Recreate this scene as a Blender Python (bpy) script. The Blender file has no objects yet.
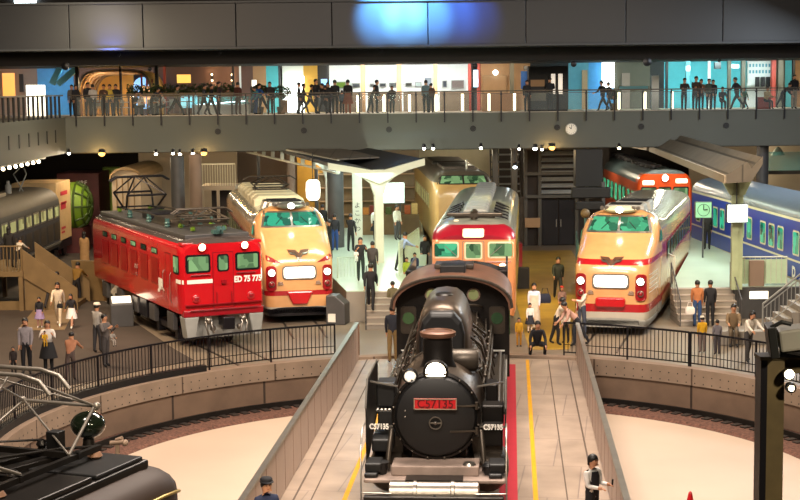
import bpy, bmesh, math, random
from mathutils import Vector, Matrix
from mathutils.bvhtree import BVHTree
R = math.radians
random.seed(7)
scn = bpy.context.scene
COL = scn.collection
F = 1500.0
CAMH = 8.4
# ---------------------------------------------------------------- camera
cd = bpy.data.cameras.new('camera'); cam = bpy.data.objects.new('camera', cd); COL.objects.link(cam)
cd.sensor_width = 36.0; cd.lens = F * 36.0 / 800.0; cd.clip_end = 400; cd.clip_start = .1
CM = Matrix.Rotation(R(90 - 6.165), 3, 'X') @ Matrix.Rotation(R(-0.62), 3, 'Z')
cam.matrix_world = Matrix.Translation((0, 0, CAMH)) @ CM.to_4x4()
scn.camera = cam
def ray(px, py): return CM @ Vector(((px - 400) / F, (250 - py) / F, -1))
def at(px, py, z=0.0):
    d = ray(px, py); t = (z - CAMH) / d.z
    return Vector((d.x * t, d.y * t, z))
def atY(px, py, Y):
    d = ray(px, py); t = Y / d.y
    return Vector((d.x * t, Y, CAMH + d.z * t))
# ---------------------------------------------------------------- materials
def _new(name):
    m = bpy.data.materials.new(name); m.use_nodes = True
    nt = m.node_tree; return m, nt, nt.nodes['Principled BSDF']
def rgb(h):
    if isinstance(h, (tuple, list)): return (h[0], h[1], h[2], 1)
    h = h.lstrip('#'); c = [int(h[i:i+2], 16) / 255 for i in (0, 2, 4)]
    return tuple([(x / 12.92 if x <= .04045 else ((x + .055) / 1.055) ** 2.4) for x in c] + [1])
def noise_into(nt, col_out_socket, base, var, scale, dark=None):
    N = nt.nodes; L = nt.links
    tc = N.new('ShaderNodeTexCoord'); n = N.new('ShaderNodeTexNoise'); n.inputs['Scale'].default_value = scale; n.inputs['Detail'].default_value = 6
    L.new(tc.outputs['Object'], n.inputs['Vector'])
    mr = N.new('ShaderNodeMapRange'); mr.inputs['From Min'].default_value = .3; mr.inputs['From Max'].default_value = .7
    mr.inputs['To Min'].default_value = 1 - var; mr.inputs['To Max'].default_value = 1 + var * .5
    L.new(n.outputs['Fac'], mr.inputs['Value'])
    mx = N.new('ShaderNodeMix'); mx.data_type = 'RGBA'; mx.blend_type = 'MULTIPLY'; mx.inputs['Factor'].default_value = 1
    if isinstance(base, tuple): mx.inputs['A'].default_value = base
    else: L.new(base, mx.inputs['A'])
    L.new(mr.outputs['Result'], mx.inputs['B']); L.new(mx.outputs['Result'], col_out_socket)
    return n
def mat(name, col, rough=.5, metal=0, var=.12, scale=3, bump=0, emit=None, es=0, coat=0):
    m, nt, b = _new(name); c = rgb(col)
    n = noise_into(nt, b.inputs['Base Color'], c, var, scale)
    b.inputs['Roughness'].default_value = rough; b.inputs['Metallic'].default_value = metal
    if coat: b.inputs['Coat Weight'].default_value = coat; b.inputs['Coat Roughness'].default_value = .08
    if bump:
        bp = nt.nodes.new('ShaderNodeBump'); bp.inputs['Strength'].default_value = bump; bp.inputs['Distance'].default_value = .05
        nt.links.new(n.outputs['Fac'], bp.inputs['Height']); nt.links.new(bp.outputs['Normal'], b.inputs['Normal'])
    if emit is not None:
        b.inputs['Emission Color'].default_value = rgb(emit); b.inputs['Emission Strength'].default_value = es
    return m
def ramp_nodes(nt, bands, axis, span):
    N = nt.nodes; L = nt.links
    tc = N.new('ShaderNodeTexCoord'); sp = N.new('ShaderNodeSeparateXYZ'); L.new(tc.outputs['Object'], sp.inputs[0])
    dv = N.new('ShaderNodeMath'); dv.operation = 'DIVIDE'; dv.inputs[1].default_value = span; L.new(sp.outputs[axis], dv.inputs[0])
    r = N.new('ShaderNodeValToRGB'); r.color_ramp.interpolation = 'CONSTANT'
    el = r.color_ramp.elements
    while len(el) > 1: el.remove(el[-1])
    el[0].position = 0; el[0].color = rgb(bands[0][1])
    for z, c in bands[1:]:
        e = el.new(z / span); e.color = rgb(c)
    L.new(dv.outputs[0], r.inputs['Fac'])
    return r, sp
def mat_bands(name, bands, bands2=None, ysplit=3.5, rough=.3, coat=.4, var=.1, span=5.0, metal=0):
    """painted livery: stripes by height; bands2 applies behind ysplit"""
    m, nt, b = _new(name); r, sp = ramp_nodes(nt, bands, 'Z', span); out = r.outputs['Color']
    if bands2:
        r2, sp2 = ramp_nodes(nt, bands2, 'Z', span)
        g = nt.nodes.new('ShaderNodeMath'); g.operation = 'GREATER_THAN'; g.inputs[1].default_value = ysplit
        nt.links.new(sp.outputs['Y'], g.inputs[0])
        mx = nt.nodes.new('ShaderNodeMix'); mx.data_type = 'RGBA'
        nt.links.new(g.outputs[0], mx.inputs['Factor']); nt.links.new(r.outputs['Color'], mx.inputs['A']); nt.links.new(r2.outputs['Color'], mx.inputs['B'])
        out = mx.outputs['Result']
    noise_into(nt, b.inputs['Base Color'], out, var, 2.5)
    b.inputs['Roughness'].default_value = rough; b.inputs['Metallic'].default_value = metal
    if coat: b.inputs['Coat Weight'].default_value = coat; b.inputs['Coat Roughness'].default_value = .1
    return m
def mat_cells(name, c1, c2, sx, sy, mortar='#555555', ms=.02, rough=.6, bump=.2, rot=0, coordz=False):
    """slab / plank / panel grid"""
    m, nt, b = _new(name); N = nt.nodes; L = nt.links
    tc = N.new('ShaderNodeTexCoord'); mp = N.new('ShaderNodeMapping'); L.new(tc.outputs['UV' if coordz else 'Object'], mp.inputs['Vector'])
    mp.inputs['Rotation'].default_value = (0, 0, rot)
    br = N.new('ShaderNodeTexBrick'); L.new(mp.outputs[0], br.inputs['Vector'])
    br.inputs['Color1'].default_value = rgb(c1); br.inputs['Color2'].default_value = rgb(c2); br.inputs['Mortar'].default_value = rgb(mortar)
    br.inputs['Scale'].default_value = 1; br.inputs['Mortar Size'].default_value = ms
    br.inputs['Brick Width'].default_value = sx; br.inputs['Row Height'].default_value = sy
    n = noise_into(nt, b.inputs['Base Color'], br.outputs['Color'], .22, 1.3)
    b.inputs['Roughness'].default_value = rough
    bp = N.new('ShaderNodeBump'); bp.inputs['Strength'].default_value = bump; bp.inputs['Distance'].default_value = .03
    L.new(br.outputs['Fac'], bp.inputs['Height']); bp.invert = True; L.new(bp.outputs['Normal'], b.inputs['Normal'])
    return m
def mat_lamp(name, col, s):
    m, nt, b = _new(name); b.inputs['Base Color'].default_value = rgb(col)
    b.inputs['Emission Color'].default_value = rgb(col); b.inputs['Emission Strength'].default_value = s
    b.inputs['Roughness'].default_value = .3
    return m
def mat_litwin(name, c1, c2, s, scale=(2.2, 2.2, 1.4)):
    """window of a lit interior: patches of seats, walls and lamps behind the glass"""
    m, nt, b = _new(name); N = nt.nodes; L = nt.links
    tc = N.new('ShaderNodeTexCoord'); mp = N.new('ShaderNodeMapping'); mp.inputs['Scale'].default_value = scale
    L.new(tc.outputs['Object'], mp.inputs['Vector'])
    v = N.new('ShaderNodeTexVoronoi'); v.distance = 'CHEBYCHEV'; v.inputs['Scale'].default_value = 1.3; L.new(mp.outputs[0], v.inputs['Vector'])
    sp = N.new('ShaderNodeSeparateColor'); L.new(v.outputs['Color'], sp.inputs[0])
    mx = N.new('ShaderNodeMix'); mx.data_type = 'RGBA'; mx.inputs['A'].default_value = rgb(c1); mx.inputs['B'].default_value = rgb(c2)
    L.new(sp.outputs[0], mx.inputs['Factor'])
    b.inputs['Base Color'].default_value = (.01, .02, .02, 1); L.new(mx.outputs['Result'], b.inputs['Emission Color'])
    b.inputs['Emission Strength'].default_value = s; b.inputs['Roughness'].default_value = .08
    return m
def mat_glass(name, col=(.8, .9, .9), alpha=.25, rough=.05):
    m, nt, b = _new(name); b.inputs['Base Color'].default_value = rgb(col); b.inputs['Roughness'].default_value = rough
    b.inputs['Alpha'].default_value = alpha
    return m
# ---------------------------------------------------------------- mesh builder
class MB:
    def __init__(s): s.v = []; s.f = []; s.m = []; s.cur = 0
    def add(s, vs, fs):
        o = len(s.v); s.v += [Vector(x) for x in vs]
        for f in fs: s.f.append([i + o for i in f]); s.m.append(s.cur)
        return s
    def box(s, c, d, rz=0, rx=0, ry=0):
        M = Matrix.Rotation(rz, 3, 'Z') @ Matrix.Rotation(ry, 3, 'Y') @ Matrix.Rotation(rx, 3, 'X'); c = Vector(c)
        vs = [c + M @ Vector((x * d[0] / 2, y * d[1] / 2, z * d[2] / 2)) for z in (-1, 1) for y in (-1, 1) for x in (-1, 1)]
        return s.add(vs, [(0, 2, 3, 1), (4, 5, 7, 6), (0, 1, 5, 4), (2, 6, 7, 3), (0, 4, 6, 2), (1, 3, 7, 5)])
    def bx(s, x0, x1, y0, y1, z0, z1): return s.box(((x0+x1)/2, (y0+y1)/2, (z0+z1)/2), (abs(x1-x0), abs(y1-y0), abs(z1-z0)))
    def beam(s, a, b, w, h=None):
        """box beam between two points"""
        a = Vector(a); b = Vector(b); d = b - a; h = h or w
        up = Vector((0, 0, 1)) if abs(d.normalized().z) < .95 else Vector((0, 1, 0))
        x = d.cross(up).normalized() * w / 2; z = x.cross(d).normalized() * h / 2
        vs = [p + i * x + j * z for p in (a, b) for (i, j) in ((-1, -1), (1, -1), (1, 1), (-1, 1))]
        return s.add(vs, [(0, 1, 2, 3), (7, 6, 5, 4), (0, 4, 5, 1), (1, 5, 6, 2), (2, 6, 7, 3), (3, 7, 4, 0)])
    def loft(s, rings, cap=True, closed=True):
        n = len(rings[0]); vs = [p for r in rings for p in r]; fs = []
        for i in range(len(rings) - 1):
            for j in range(n if closed else n - 1):
                k = (j + 1) % n; fs.append((i*n+j, i*n+k, (i+1)*n+k, (i+1)*n+j))
        if cap and closed: fs.append(tuple(range(n))[::-1]); fs.append(tuple((len(rings)-1)*n + j for j in range(n)))
        return s.add(vs, fs)
    def tube(s, pts, r, n=8, cap=True):
        pts = [Vector(p) for p in pts]; rings = []
        rs = r if isinstance(r, (list, tuple)) else [r] * len(pts); pu = None
        for i, p in enumerate(pts):
            d = (pts[min(i+1, len(pts)-1)] - pts[max(i-1, 0)])
            d = d.normalized() if d.length > 1e-9 else Vector((0, 0, 1))
            u = pu if pu is not None and abs(pu.dot(d)) < .95 else (Vector((0, 0, 1)) if abs(d.z) < .9 else Vector((1, 0, 0)))
            x = (u - d * u.dot(d)).normalized(); y = d.cross(x); pu = x
            rings.append([p + (x * math.cos(2*math.pi*k/n) + y * math.sin(2*math.pi*k/n)) * rs[i] for k in range(n)])
        return s.loft(rings, cap)
    def cyl(s, a, b, r, r2=None, n=16): return s.tube([a, b], [r, r if r2 is None else r2], n)
    def lathe(s, prof, c=(0, 0, 0), n=20, axis='Z'):
        c = Vector(c); rings = []
        for (r, h) in prof:
            ring = []
            for k in range(n):
                a = 2*math.pi*k/n; x, y = r*math.cos(a), r*math.sin(a)
                ring.append(c + (Vector((x, y, h)) if axis == 'Z' else Vector((x, -h, y)) if axis == 'Y' else Vector((h, x, y))))
            rings.append(ring)
        return s.loft(rings)
    def ball(s, c, r, n=12, m=8):
        r = r if isinstance(r, (tuple, list)) else (r, r, r); c = Vector(c); rings = []
        for i in range(m + 1):
            t = math.pi * i / m; q = max(math.sin(t), .02)
            rings.append([c + Vector((r[0]*q*math.cos(2*math.pi*k/n), r[1]*q*math.sin(2*math.pi*k/n), -r[2]*math.cos(t))) for k in range(n)])
        return s.loft(rings)
    def prism(s, poly, a0, a1, axis='Z'):
        def P(u, v, w): return (u, v, w) if axis == 'Z' else (u, w, v) if axis == 'Y' else (w, u, v)
        return s.loft([[P(u, v, a0) for u, v in poly], [P(u, v, a1) for u, v in poly]])
    def build(s, name, mats, parent=None, smooth=0, bevel=0, seg=2):
        me = bpy.data.meshes.new(name); me.from_pydata([tuple(v) for v in s.v], [], s.f)
        if not isinstance(mats, (list, tuple)): mats = [mats]
        for m in mats: me.materials.append(m)
        for p, mi in zip(me.polygons, s.m): p.material_index = mi
        bm = bmesh.new(); bm.from_mesh(me); bmesh.ops.recalc_face_normals(bm, faces=bm.faces); bm.to_mesh(me); bm.free()
        if smooth:
            me.shade_smooth(); me.set_sharp_from_angle(angle=R(smooth))
        o = bpy.data.objects.new(name, me); COL.objects.link(o)
        if parent: o.parent = parent
        if bevel:
            b = o.modifiers.new('bevel', 'BEVEL'); b.width = bevel; b.segments = seg; b.limit_method = 'ANGLE'
        return o
def tag(o, label=None, cat=None, group=None, kind=None):
    if label: o['label'] = label
    if cat: o['category'] = cat
    if group: o['group'] = group
    if kind: o['kind'] = kind
    return o
def thing(name, label, cat, loc=(0, 0, 0), rz=0, group=None):
    o = bpy.data.objects.new(name, None); COL.objects.link(o); o.empty_display_size = .2
    o.location = loc; o.rotation_euler = (0, 0, rz); return tag(o, label, cat, group)
def struct(name, mb, m, parent=None, **k):
    o = mb.build(name, m, parent, **k)
    if parent is None: o['kind'] = 'structure'
    return o
def copy_tree(o, parent=None):
    c = o.copy(); COL.objects.link(c)
    if parent: c.parent = parent
    for ch in list(o.children): copy_tree(ch, c)
    return c
def rr(x0, z0, x1, z1, r=.06, n=4):
    pts = []
    for (cx, cz, a0) in ((x1-r, z0+r, -90), (x1-r, z1-r, 0), (x0+r, z1-r, 90), (x0+r, z0+r, 180)):
        for k in range(n + 1):
            a = R(a0 + 90*k/n); pts.append((cx + r*math.cos(a), cz + r*math.sin(a)))
    return pts
def text2d(s, size, align='CENTER', font_bold=0):
    cu = bpy.data.curves.new('t', 'FONT'); cu.body = s; cu.size = size; cu.align_x = align; cu.align_y = 'CENTER'; cu.offset = font_bold; cu.resolution_u = 3
    o = bpy.data.objects.new('t', cu); COL.objects.link(o)
    dg = bpy.context.evaluated_depsgraph_get(); me = bpy.data.meshes.new_from_object(o.evaluated_get(dg))
    vs = [(v.co.x, v.co.y) for v in me.vertices]; fs = [tuple(p.vertices) for p in me.polygons]
    bpy.data.objects.remove(o); bpy.data.curves.remove(cu); bpy.data.meshes.remove(me)
    return vs, fs
def bvh_of(mb): return BVHTree.FromPolygons([tuple(v) for v in mb.v], mb.f)
def decal(name, m, bvh, shapes, axis='front', off=.012, parent=None, step=.2, thick=0):
    """lay 2-D shapes onto a surface along an axis. shapes: list of point lists or (verts, faces)"""
    bm = bmesh.new()
    for sh in shapes:
        if isinstance(sh, tuple): vs, fs = sh
        else: vs, fs = sh, [tuple(range(len(sh)))]
        bv = [bm.verts.new((u, v, 0)) for u, v in vs]
        for f in fs:
            try: bm.faces.new([bv[i] for i in f])
            except ValueError: pass
    xs = [v.co.x for v in bm.verts]; ys = [v.co.y for v in bm.verts]
    for ax, lo, hi in ((0, min(xs), max(xs)), (1, min(ys), max(ys))):
        k = lo + step
        while k < hi:
            co = (k, 0, 0) if ax == 0 else (0, k, 0); no = (1, 0, 0) if ax == 0 else (0, 1, 0)
            bmesh.ops.bisect_plane(bm, geom=bm.verts[:] + bm.edges[:] + bm.faces[:], plane_co=co, plane_no=no)
            k += step
    last = None
    for v in bm.verts:
        u, w = v.co.x, v.co.y
        if axis == 'front': o, d = Vector((u, -8, w)), Vector((0, 1, 0))
        elif axis == 'right': o, d = Vector((8, u, w)), Vector((-1, 0, 0))
        elif axis == 'left': o, d = Vector((-8, u, w)), Vector((1, 0, 0))
        else: o, d = Vector((u, w, 12)), Vector((0, 0, -1))
        hit, nrm, i, dist = bvh.ray_cast(o, d)
        if hit is None:
            hit = o + d * (last if last else 8)
        else: last = dist
        v.co = hit - d * off
    me = bpy.data.meshes.new(name); bm.to_mesh(me); bm.free()
    me.materials.append(m); ob = bpy.data.objects.new(name, me); COL.objects.link(ob)
    if parent: ob.parent = parent
    if thick:
        so = ob.modifiers.new('solid', 'SOLIDIFY'); so.thickness = thick; so.offset = 0
    return ob
def light(kind, loc, power, col, size=1, tgt=None, spot=60, blend=.5, sizey=None):
    l = bpy.data.lights.new('lamp', kind); l.energy = power; l.color = col
    o = bpy.data.objects.new('lamp', l); COL.objects.link(o); o.location = loc
    if kind == 'AREA':
        l.shape = 'RECTANGLE'; l.size = size; l.size_y = sizey or size
    elif kind == 'SPOT': l.spot_size = R(spot); l.spot_blend = blend; l.shadow_soft_size = size
    else: l.shadow_soft_size = size
    if tgt is not None:
        o.rotation_euler = (Vector(tgt) - Vector(loc)).to_track_quat('-Z', 'Y').to_euler()
    return o
# ================================================================ palette
M = {}
def A(n, *a, **k): M[n] = mat(n, *a, **k)
A('asphalt', '#40362f', .75, var=.2, scale=.6)
A('hallfloor', '#7d7061', .45, var=.15, scale=.5)
A('yellowlitfloor', '#a8852f', .4, var=.25, scale=.9)  # tan floor with the yellow light on it put into the colour
A('mint', '#b9c8b2', .3, var=.12, scale=.5)
A('plinth', '#8b8377', .6, var=.08, scale=.7)
A('concrete_dark', '#4a4640', .8, var=.12, scale=.7)
A('girder', '#53554e', .6, var=.07, scale=.3)
A('soffit', '#15110f', .8)
A('ledge', '#3a3d42', .5)
A('upper_panel', '#2a2c31', .45, var=.06, scale=.4)
A('black', '#0c0b0b', .5); A('blackmetal', '#17151a', .35, .3)
A('steel', '#9a958c', .35, .8); A('railsteel', '#6b625a', .35, .9)
A('white', '#d8d6cc', .5, var=.05); A('cream', '#d9cfae', .5, var=.06)
A('greymetal', '#4b4a4a', .45, .2); A('lightgrey', '#8f8f8a', .5)
A('darkbrown', '#2b2019', .7); A('tan', '#a8835c', .6, var=.08); A('wood', '#76603e', .6, var=.2, scale=2)
A('mauve', '#57453f', .7, var=.05); A('beigewall', '#a3937c', .7, var=.06, scale=.5)
A('red', '#b3121b', .28, coat=.6, var=.06); A('reddeep', '#8e0f1c', .3, coat=.5, var=.1)
A('yellowline', '#d99a12', .5); A('redcarpet', '#b51c2e', .7, var=.06)
A('pitfloor', '#c4ae9a', .6, var=.08, scale=.35)
A('ballast', '#6e4a3c', .9, var=.6, scale=14, bump=1)
A('copperwall', '#8c7563', .7, var=.12, scale=.8)
A('copperwall_low', '#77563f', .7, var=.2, scale=.9)
A('foliage', '#3c4a22', .7, var=.5, scale=6); A('green', '#5f7d1c', .5, var=.2)
A('iron', '#221e1b', .38, .5, var=.3, scale=3); A('ironlight', '#4c443b', .4, .6, var=.3, scale=4)
A('boiler', '#564a3f', .36, .7, var=.3, scale=3); A('silver', '#8c857c', .3, .85, var=.2, scale=5)
A('brownroof', '#6b4a38', .45, .3, var=.3, scale=2)
A('navy', '#14306e', .3, coat=.4); A('teal', '#3d5f5c', .5); A('blue', '#3f7fbf', .5)
A('paintwhite', '#e8e4da', .5, var=.03)
A('plinthbrown', '#5c4a36', .6); A('pathfloor', '#7d684c', .6); A('tread', '#a39689', .6); A('jointbrown', '#5a4b40', .7)
A('sidepanel', '#a89284', .45, var=.06)
M['deck'] = mat_cells('deck', '#a39080', '#9b8979', 1.25, 2.6, '#83746a', .015, .42, .2, rot=R(4.27))
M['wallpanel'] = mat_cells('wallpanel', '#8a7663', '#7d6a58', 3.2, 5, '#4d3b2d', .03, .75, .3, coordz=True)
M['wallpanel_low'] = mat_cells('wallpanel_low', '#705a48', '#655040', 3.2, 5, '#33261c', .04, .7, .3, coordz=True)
M['glass'] = mat_glass('glass', (.7, .8, .8), .05)
M['glass_teal'] = mat_glass('glass_teal', (.25, .75, .75), .35)
M['lampwarm'] = mat_lamp('lampwarm', (1, .82, .5), 14); M['lamporange'] = mat_lamp('lamporange', (1, .5, .1), 3.5)
M['lampwhite'] = mat_lamp('lampwhite', (1, .97, .88), 12); M['signwhite'] = mat_lamp('signwhite', (.93, 1, .95), 3.0)
M['lampcool'] = mat_lamp('lampcool', (.8, .95, 1), 9); M['headmark'] = mat_lamp('headmark', (1, .93, .78), 2.6)
M['greenled'] = mat_lamp('greenled', (.1, 1, .4), 4); M['redlamp'] = mat_lamp('redlamp', (1, .1, .05), 2)
M['winmint'] = mat_litwin('winmint', '#06452c', '#5fe0a0', .75); M['windark'] = mat_litwin('windark', '#0a140c', '#5c7a3a', .35)
M['wingreen'] = mat_litwin('wingreen', '#173a17', '#a8d890', .6, (3, 3, 2)); M['winteal'] = mat_litwin('winteal', '#04352c', '#36c99a', .8)
M['winyellow'] = mat_litwin('winyellow', '#6e6a3a', '#d9d48a', .6)
M['signbright'] = mat_lamp('signbright', (.92, 1, .93), 4); M['clocklit'] = mat_lamp('clocklit', (.3, .6, .35), .15); M['screenlit'] = mat_lamp('screenlit', (.85, 1, .95), 1.3)
M['nichelit'] = mat_lamp('nichelit', (1, .55, .25), 1.2); M['posterlit'] = mat_lamp('posterlit', (.95, .6, .12), .9); M['lanternlit'] = mat_lamp('lanternlit', (1, .95, .8), 2)
M['cyanlit'] = mat_lamp('cyanlit', (.3, .75, .85), .8); M['tubelit'] = mat_lamp('tubelit', (1, .9, .6), 3.5); M['tubedim'] = mat_lamp('tubedim', (.9, .75, .3), 1.2)
M['orangelit'] = mat_lamp('orangelit', (1, .45, .1), .8); M['bluestrip'] = mat_lamp('bluestrip', (.5, .8, 1), 1.5); M['skyscreen'] = mat_lamp('skyscreen', (.25, .55, 1), 1.0)
M['displaylit'] = mat_lamp('displaylit', (1, .92, .75), 1.2)
A('canopypost', '#a9b48c', .5); A('mintpanel', '#b9cfae', .5); A('archgold', '#d9ad5c', .5, var=.08)
A('reddark', '#5e0a10', .4); A('dustysteel', '#98857a', .6, .2, var=.3, scale=3); A('coal', '#0d0c0c', .6, var=.6, scale=12, bump=1)
M['lamphead'] = mat_lamp('lamphead', (1, .86, .6), 9); M['signdim'] = mat_lamp('signdim', (1, .9, .75), .5)
A('brownpaint', '#33241b', .6, coat=.0, var=.1); A('goldmetal', '#a08a4a', .4, .5); A('tankgreen', '#1c2418', .15, .4, coat=1); A('steeldull', '#8d857b', .4, .7)
A('posttimber', '#54462c', .5, var=.25, scale=5); A('projgrey', '#8a857d', .5)
# ================================================================ turntable frame
CX, CY, TH = 1.27, 35.6, R(4.27)
K = 1500/1800.
RP = 10.84
def D(off, dist, z=0):
    return Vector((CX + math.cos(TH)*off + math.sin(TH)*dist, CY - math.sin(TH)*off + math.cos(TH)*dist, z))
def P(a, r, z=0): return Vector((CX + r*math.sin(R(a)), CY + r*math.cos(R(a)), z))
# ---------------------------------------------------------------- floor with the pit cut out
XW, Y0W, Y1W, ZC = 24.0, -6.0, 95.0, 16.0
def floor_mesh():
    mb = MB(); angs = [i*3.0 for i in range(120)]
    for x, y in ((-XW, Y0W), (XW, Y0W), (-XW, Y1W), (XW, Y1W)): angs.append(math.degrees(math.atan2(x-CX, y-CY)) % 360)
    angs.sort(); inn = []; out = []
    for a in angs:
        s, c = math.sin(R(a)), math.cos(R(a)); t = 1e9
        if s > 1e-6: t = min(t, (XW-CX)/s)
        if s < -1e-6: t = min(t, (-XW-CX)/s)
        if c > 1e-6: t = min(t, (Y1W-CY)/c)
        if c < -1e-6: t = min(t, (Y0W-CY)/c)
        inn.append(P(a, RP+.02)); out.append(P(a, t))
    mb.loft([inn, out], cap=False); return mb
struct('floor', floor_mesh(), M['hallfloor'])
# pit: cream slab, ballast ring, circular rail and the concrete ring wall
def ringwall(name, r0, z0, r1, z1, m, a0=0, a1=360, n=160, parent=None):
    me = bpy.data.meshes.new(name); vs = []; fs = []; uv = []
    for i in range(n + 1):
        a = a0 + (a1-a0)*i/n; vs += [tuple(P(a, r0, z0)), tuple(P(a, r1, z1))]
    for i in range(n): fs.append((2*i, 2*i+2, 2*i+3, 2*i+1))
    me.from_pydata(vs, [], fs); ul = me.uv_layers.new(name='UVMap')
    for p in me.polygons:
        for li, vi in zip(p.loop_indices, p.vertices):
            k = vi // 2; ul.data[li].uv = (R(a0 + (a1-a0)*k/n) * max(r0, r1), (z1-z0 if vi % 2 else 0) + .5)
    me.materials.append(m); me.shade_smooth(); o = bpy.data.objects.new(name, me); COL.objects.link(o)
    if parent: o.parent = parent
    else: o['kind'] = 'structure'
    return o
mb = MB(); mb.loft([[P(i*3, 9.3, -1.34) for i in range(120)], [P(i*3, 9.3, -1.24) for i in range(120)]]); struct('floor_pit', mb, M['pitfloor'])
mb = MB()
for (ra, za), (rb, zb) in (((9.28, -1.24), (9.4, -1.16)), ((9.4, -1.16), (10.9, -1.16))):
    mb.loft([[P(i*2, ra, za) for i in range(180)], [P(i*2, rb, zb) for i in range(180)]], cap=False)
o = struct('floor_ballast', mb, M['ballast'])
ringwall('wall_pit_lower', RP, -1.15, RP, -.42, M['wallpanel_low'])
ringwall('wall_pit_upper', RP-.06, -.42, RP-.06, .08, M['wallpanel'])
ringwall('trim_pit_ledge', RP, -.42, RP-.06, -.42, M['copperwall'])
ringwall('trim_pit_coping', RP-.06, .08, RP+.3, .08, M['copperwall']); ringwall('trim_pit_coping_back', RP+.3, .08, RP+.3, 0, M['copperwall'])
mb = MB()
for i in range(150):
    a = -115 + i*1.55
    for z in (-.12, -.34):
        p = P(a, RP-.065, z); q = P(a, RP-.055, z); mb.cyl(p, q, .022, n=6)
struct('trim_tie_holes', mb, M['black'])
t = thing('circular_rail', 'dark circular running rail on rusty ballast around the turntable pit', 'rail', (CX, CY, -1.16))
mb = MB()
for k in range(2):
    r = 10.3
ring = []
for i in range(181):
    c = P(i*2, 10.3, 0) - Vector((CX, CY, 0)); u = c.normalized()
    ring.append([c + u*a + Vector((0, 0, b)) for a, b in ((-.06, 0), (.06, 0), (.035, .16), (-.035, .16))])
mb.loft(ring, cap=False); mb.build('rail', M['iron'], t)
mb = MB()
for i in range(130):
    a = -130 + i*2.0; c = P(a, 10.3, .01) - Vector((CX, CY, 0)); mb.box(c, (.2, .7, .05), rz=-R(a))
mb.build('sleepers', M['darkbrown'], t)
# ---------------------------------------------------------------- turntable bridge
t = thing('turntable_bridge', 'long turntable bridge with grey deck panels under the steam locomotive', 'turntable', D(0, 0), -TH)
HW = 3.4; LE = 10.3
mb = MB()
poly = [(-HW, -LE), (-HW/2, -LE-.32), (HW/2, -LE-.32), (HW, -LE), (HW, LE), (HW/2, LE+.25), (-HW/2, LE+.25), (-HW, LE)]
mb.prism(poly, -.18, 0.0); mb.build('deck', M['deck'], t)
mb = MB()
for x in (-1.2, 1.2): mb.bx(x-.2, x+.2, -10.3, 10.3, -1.0, -.18)
for y in range(-9, 10, 3): mb.bx(-3.2, 3.2, y-.1, y+.1, -.5, -.18)
mb.build('girder', M['blackmetal'], t)
mb = MB()
for x in (-.56, .56): mb.bx(x-.035, x+.035, -LE-.1, LE+.1, 0, .05)
mb.build('rails', M['railsteel'], t)
for x, nm in ((-2.05, 'yellow'), (1.87, 'yellow')):
    mb = MB(); mb.bx(x-.05, x+.05, -LE, LE, .001, .006); mb.build('safety_line', M['yellowline'], t)
mb = MB(); mb.bx(1.12, 1.5, -LE, LE-.9, .001, .03); o = mb.build('carpet', M['redcarpet'], t); o['label'] = 'red carpet strip'
for s in (-1, 1):
    mb = MB(); mb.bx(s*HW-.03, s*HW+.03, -LE-.1, LE-.05, .02, 1.12); pn = mb.build('side_panel', M['sidepanel'], t)
    mb = MB(); mb.bx(s*HW-.06, s*HW+.06, -LE-.1, LE-.05, 1.12, 1.18); mb.build('handrail', M['steel'], pn)
    for i in range(18): y = -LE + .5 + i*1.2; mb = MB(); mb.bx(s*HW-.034, s*HW+.034, y-.005, y+.005, .02, 1.1); mb.build('seam', M['copperwall_low'], pn)
    mb = MB(); mb.bx(s*(HW-.3)-.02, s*(HW-.3)+.02, -LE, LE, .001, .008); mb.build('groove', M['jointbrown'], t)
mb = MB(); mb.bx(-1.05, -1.0, -LE, LE, .001, .006); mb.bx(2.5, 2.53, -LE, LE, .001, .006); mb.bx(-2.75, -2.72, -LE, LE, .001, .006); mb.build('joint_lines', M['jointbrown'], t)
for i in range(7):
    a = D(1.9 + .05*i, -4)
# ---------------------------------------------------------------- fences on the pit edge
def arc_fence(a0, a1, label, r=11.1, h=1.1, gate=None):
    t = thing('railing', label, 'railing', P((a0+a1)/2, r, .05)); o0 = Vector(t.location)
    n = int(abs(a1-a0)/1.0); pts = lambda z: [P(a0 + (a1-a0)*i/n, r, z) - o0 for i in range(n+1)]
    for z in (h, .12, h-.0): pass
    mb = MB(); mb.tube(pts(h), .032, 6); mb.build('top_rail', M['blackmetal'], t)
    mb = MB(); mb.tube(pts(.18), .02, 6); mb.build('bottom_rail', M['blackmetal'], t)
    mb = MB(); mb.tube(pts(.42), .012, 6); mb.build('middle_rail', M['blackmetal'], t)
    L = R(abs(a1-a0))*r; nb = int(L/.125); mb = MB()
    for i in range(nb+1):
        a = a0 + (a1-a0)*i/nb; mb.cyl(P(a, r, .16)-o0, P(a, r, h)-o0, .013, n=5)
    tag(mb.build('bars', M['blackmetal'], t), kind='stuff')
    if a1 < -50:
        mb = MB(); mb.loft([[P(a, q, z)-o0 for q, z in ((r-.12, .08), (r+.1, .08), (r+.1, .26), (r-.12, .26))] for a in [-40 - 2*i for i in range(33)]]); mb.build('kerb', M['black'], t)
    npst = max(2, int(L/2.0))
    for i in range(npst+1):
        a = a0 + (a1-a0)*i/npst; mb = MB(); mb.box(P(a, r, h/2+.02)-o0, (.045, .045, h), rz=-R(a)); mb.build('post', M['blackmetal'], t)
    return t
arc_fence(-17.5, -104, 'long curved black metal railing on the left rim of the turntable pit')
arc_fence(20, 41, 'short curved black railing right of the bridge, in front of the cream express train')
arc_fence(41.3, 100, 'black railing with a framed gate end on the right rim of the pit')
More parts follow.
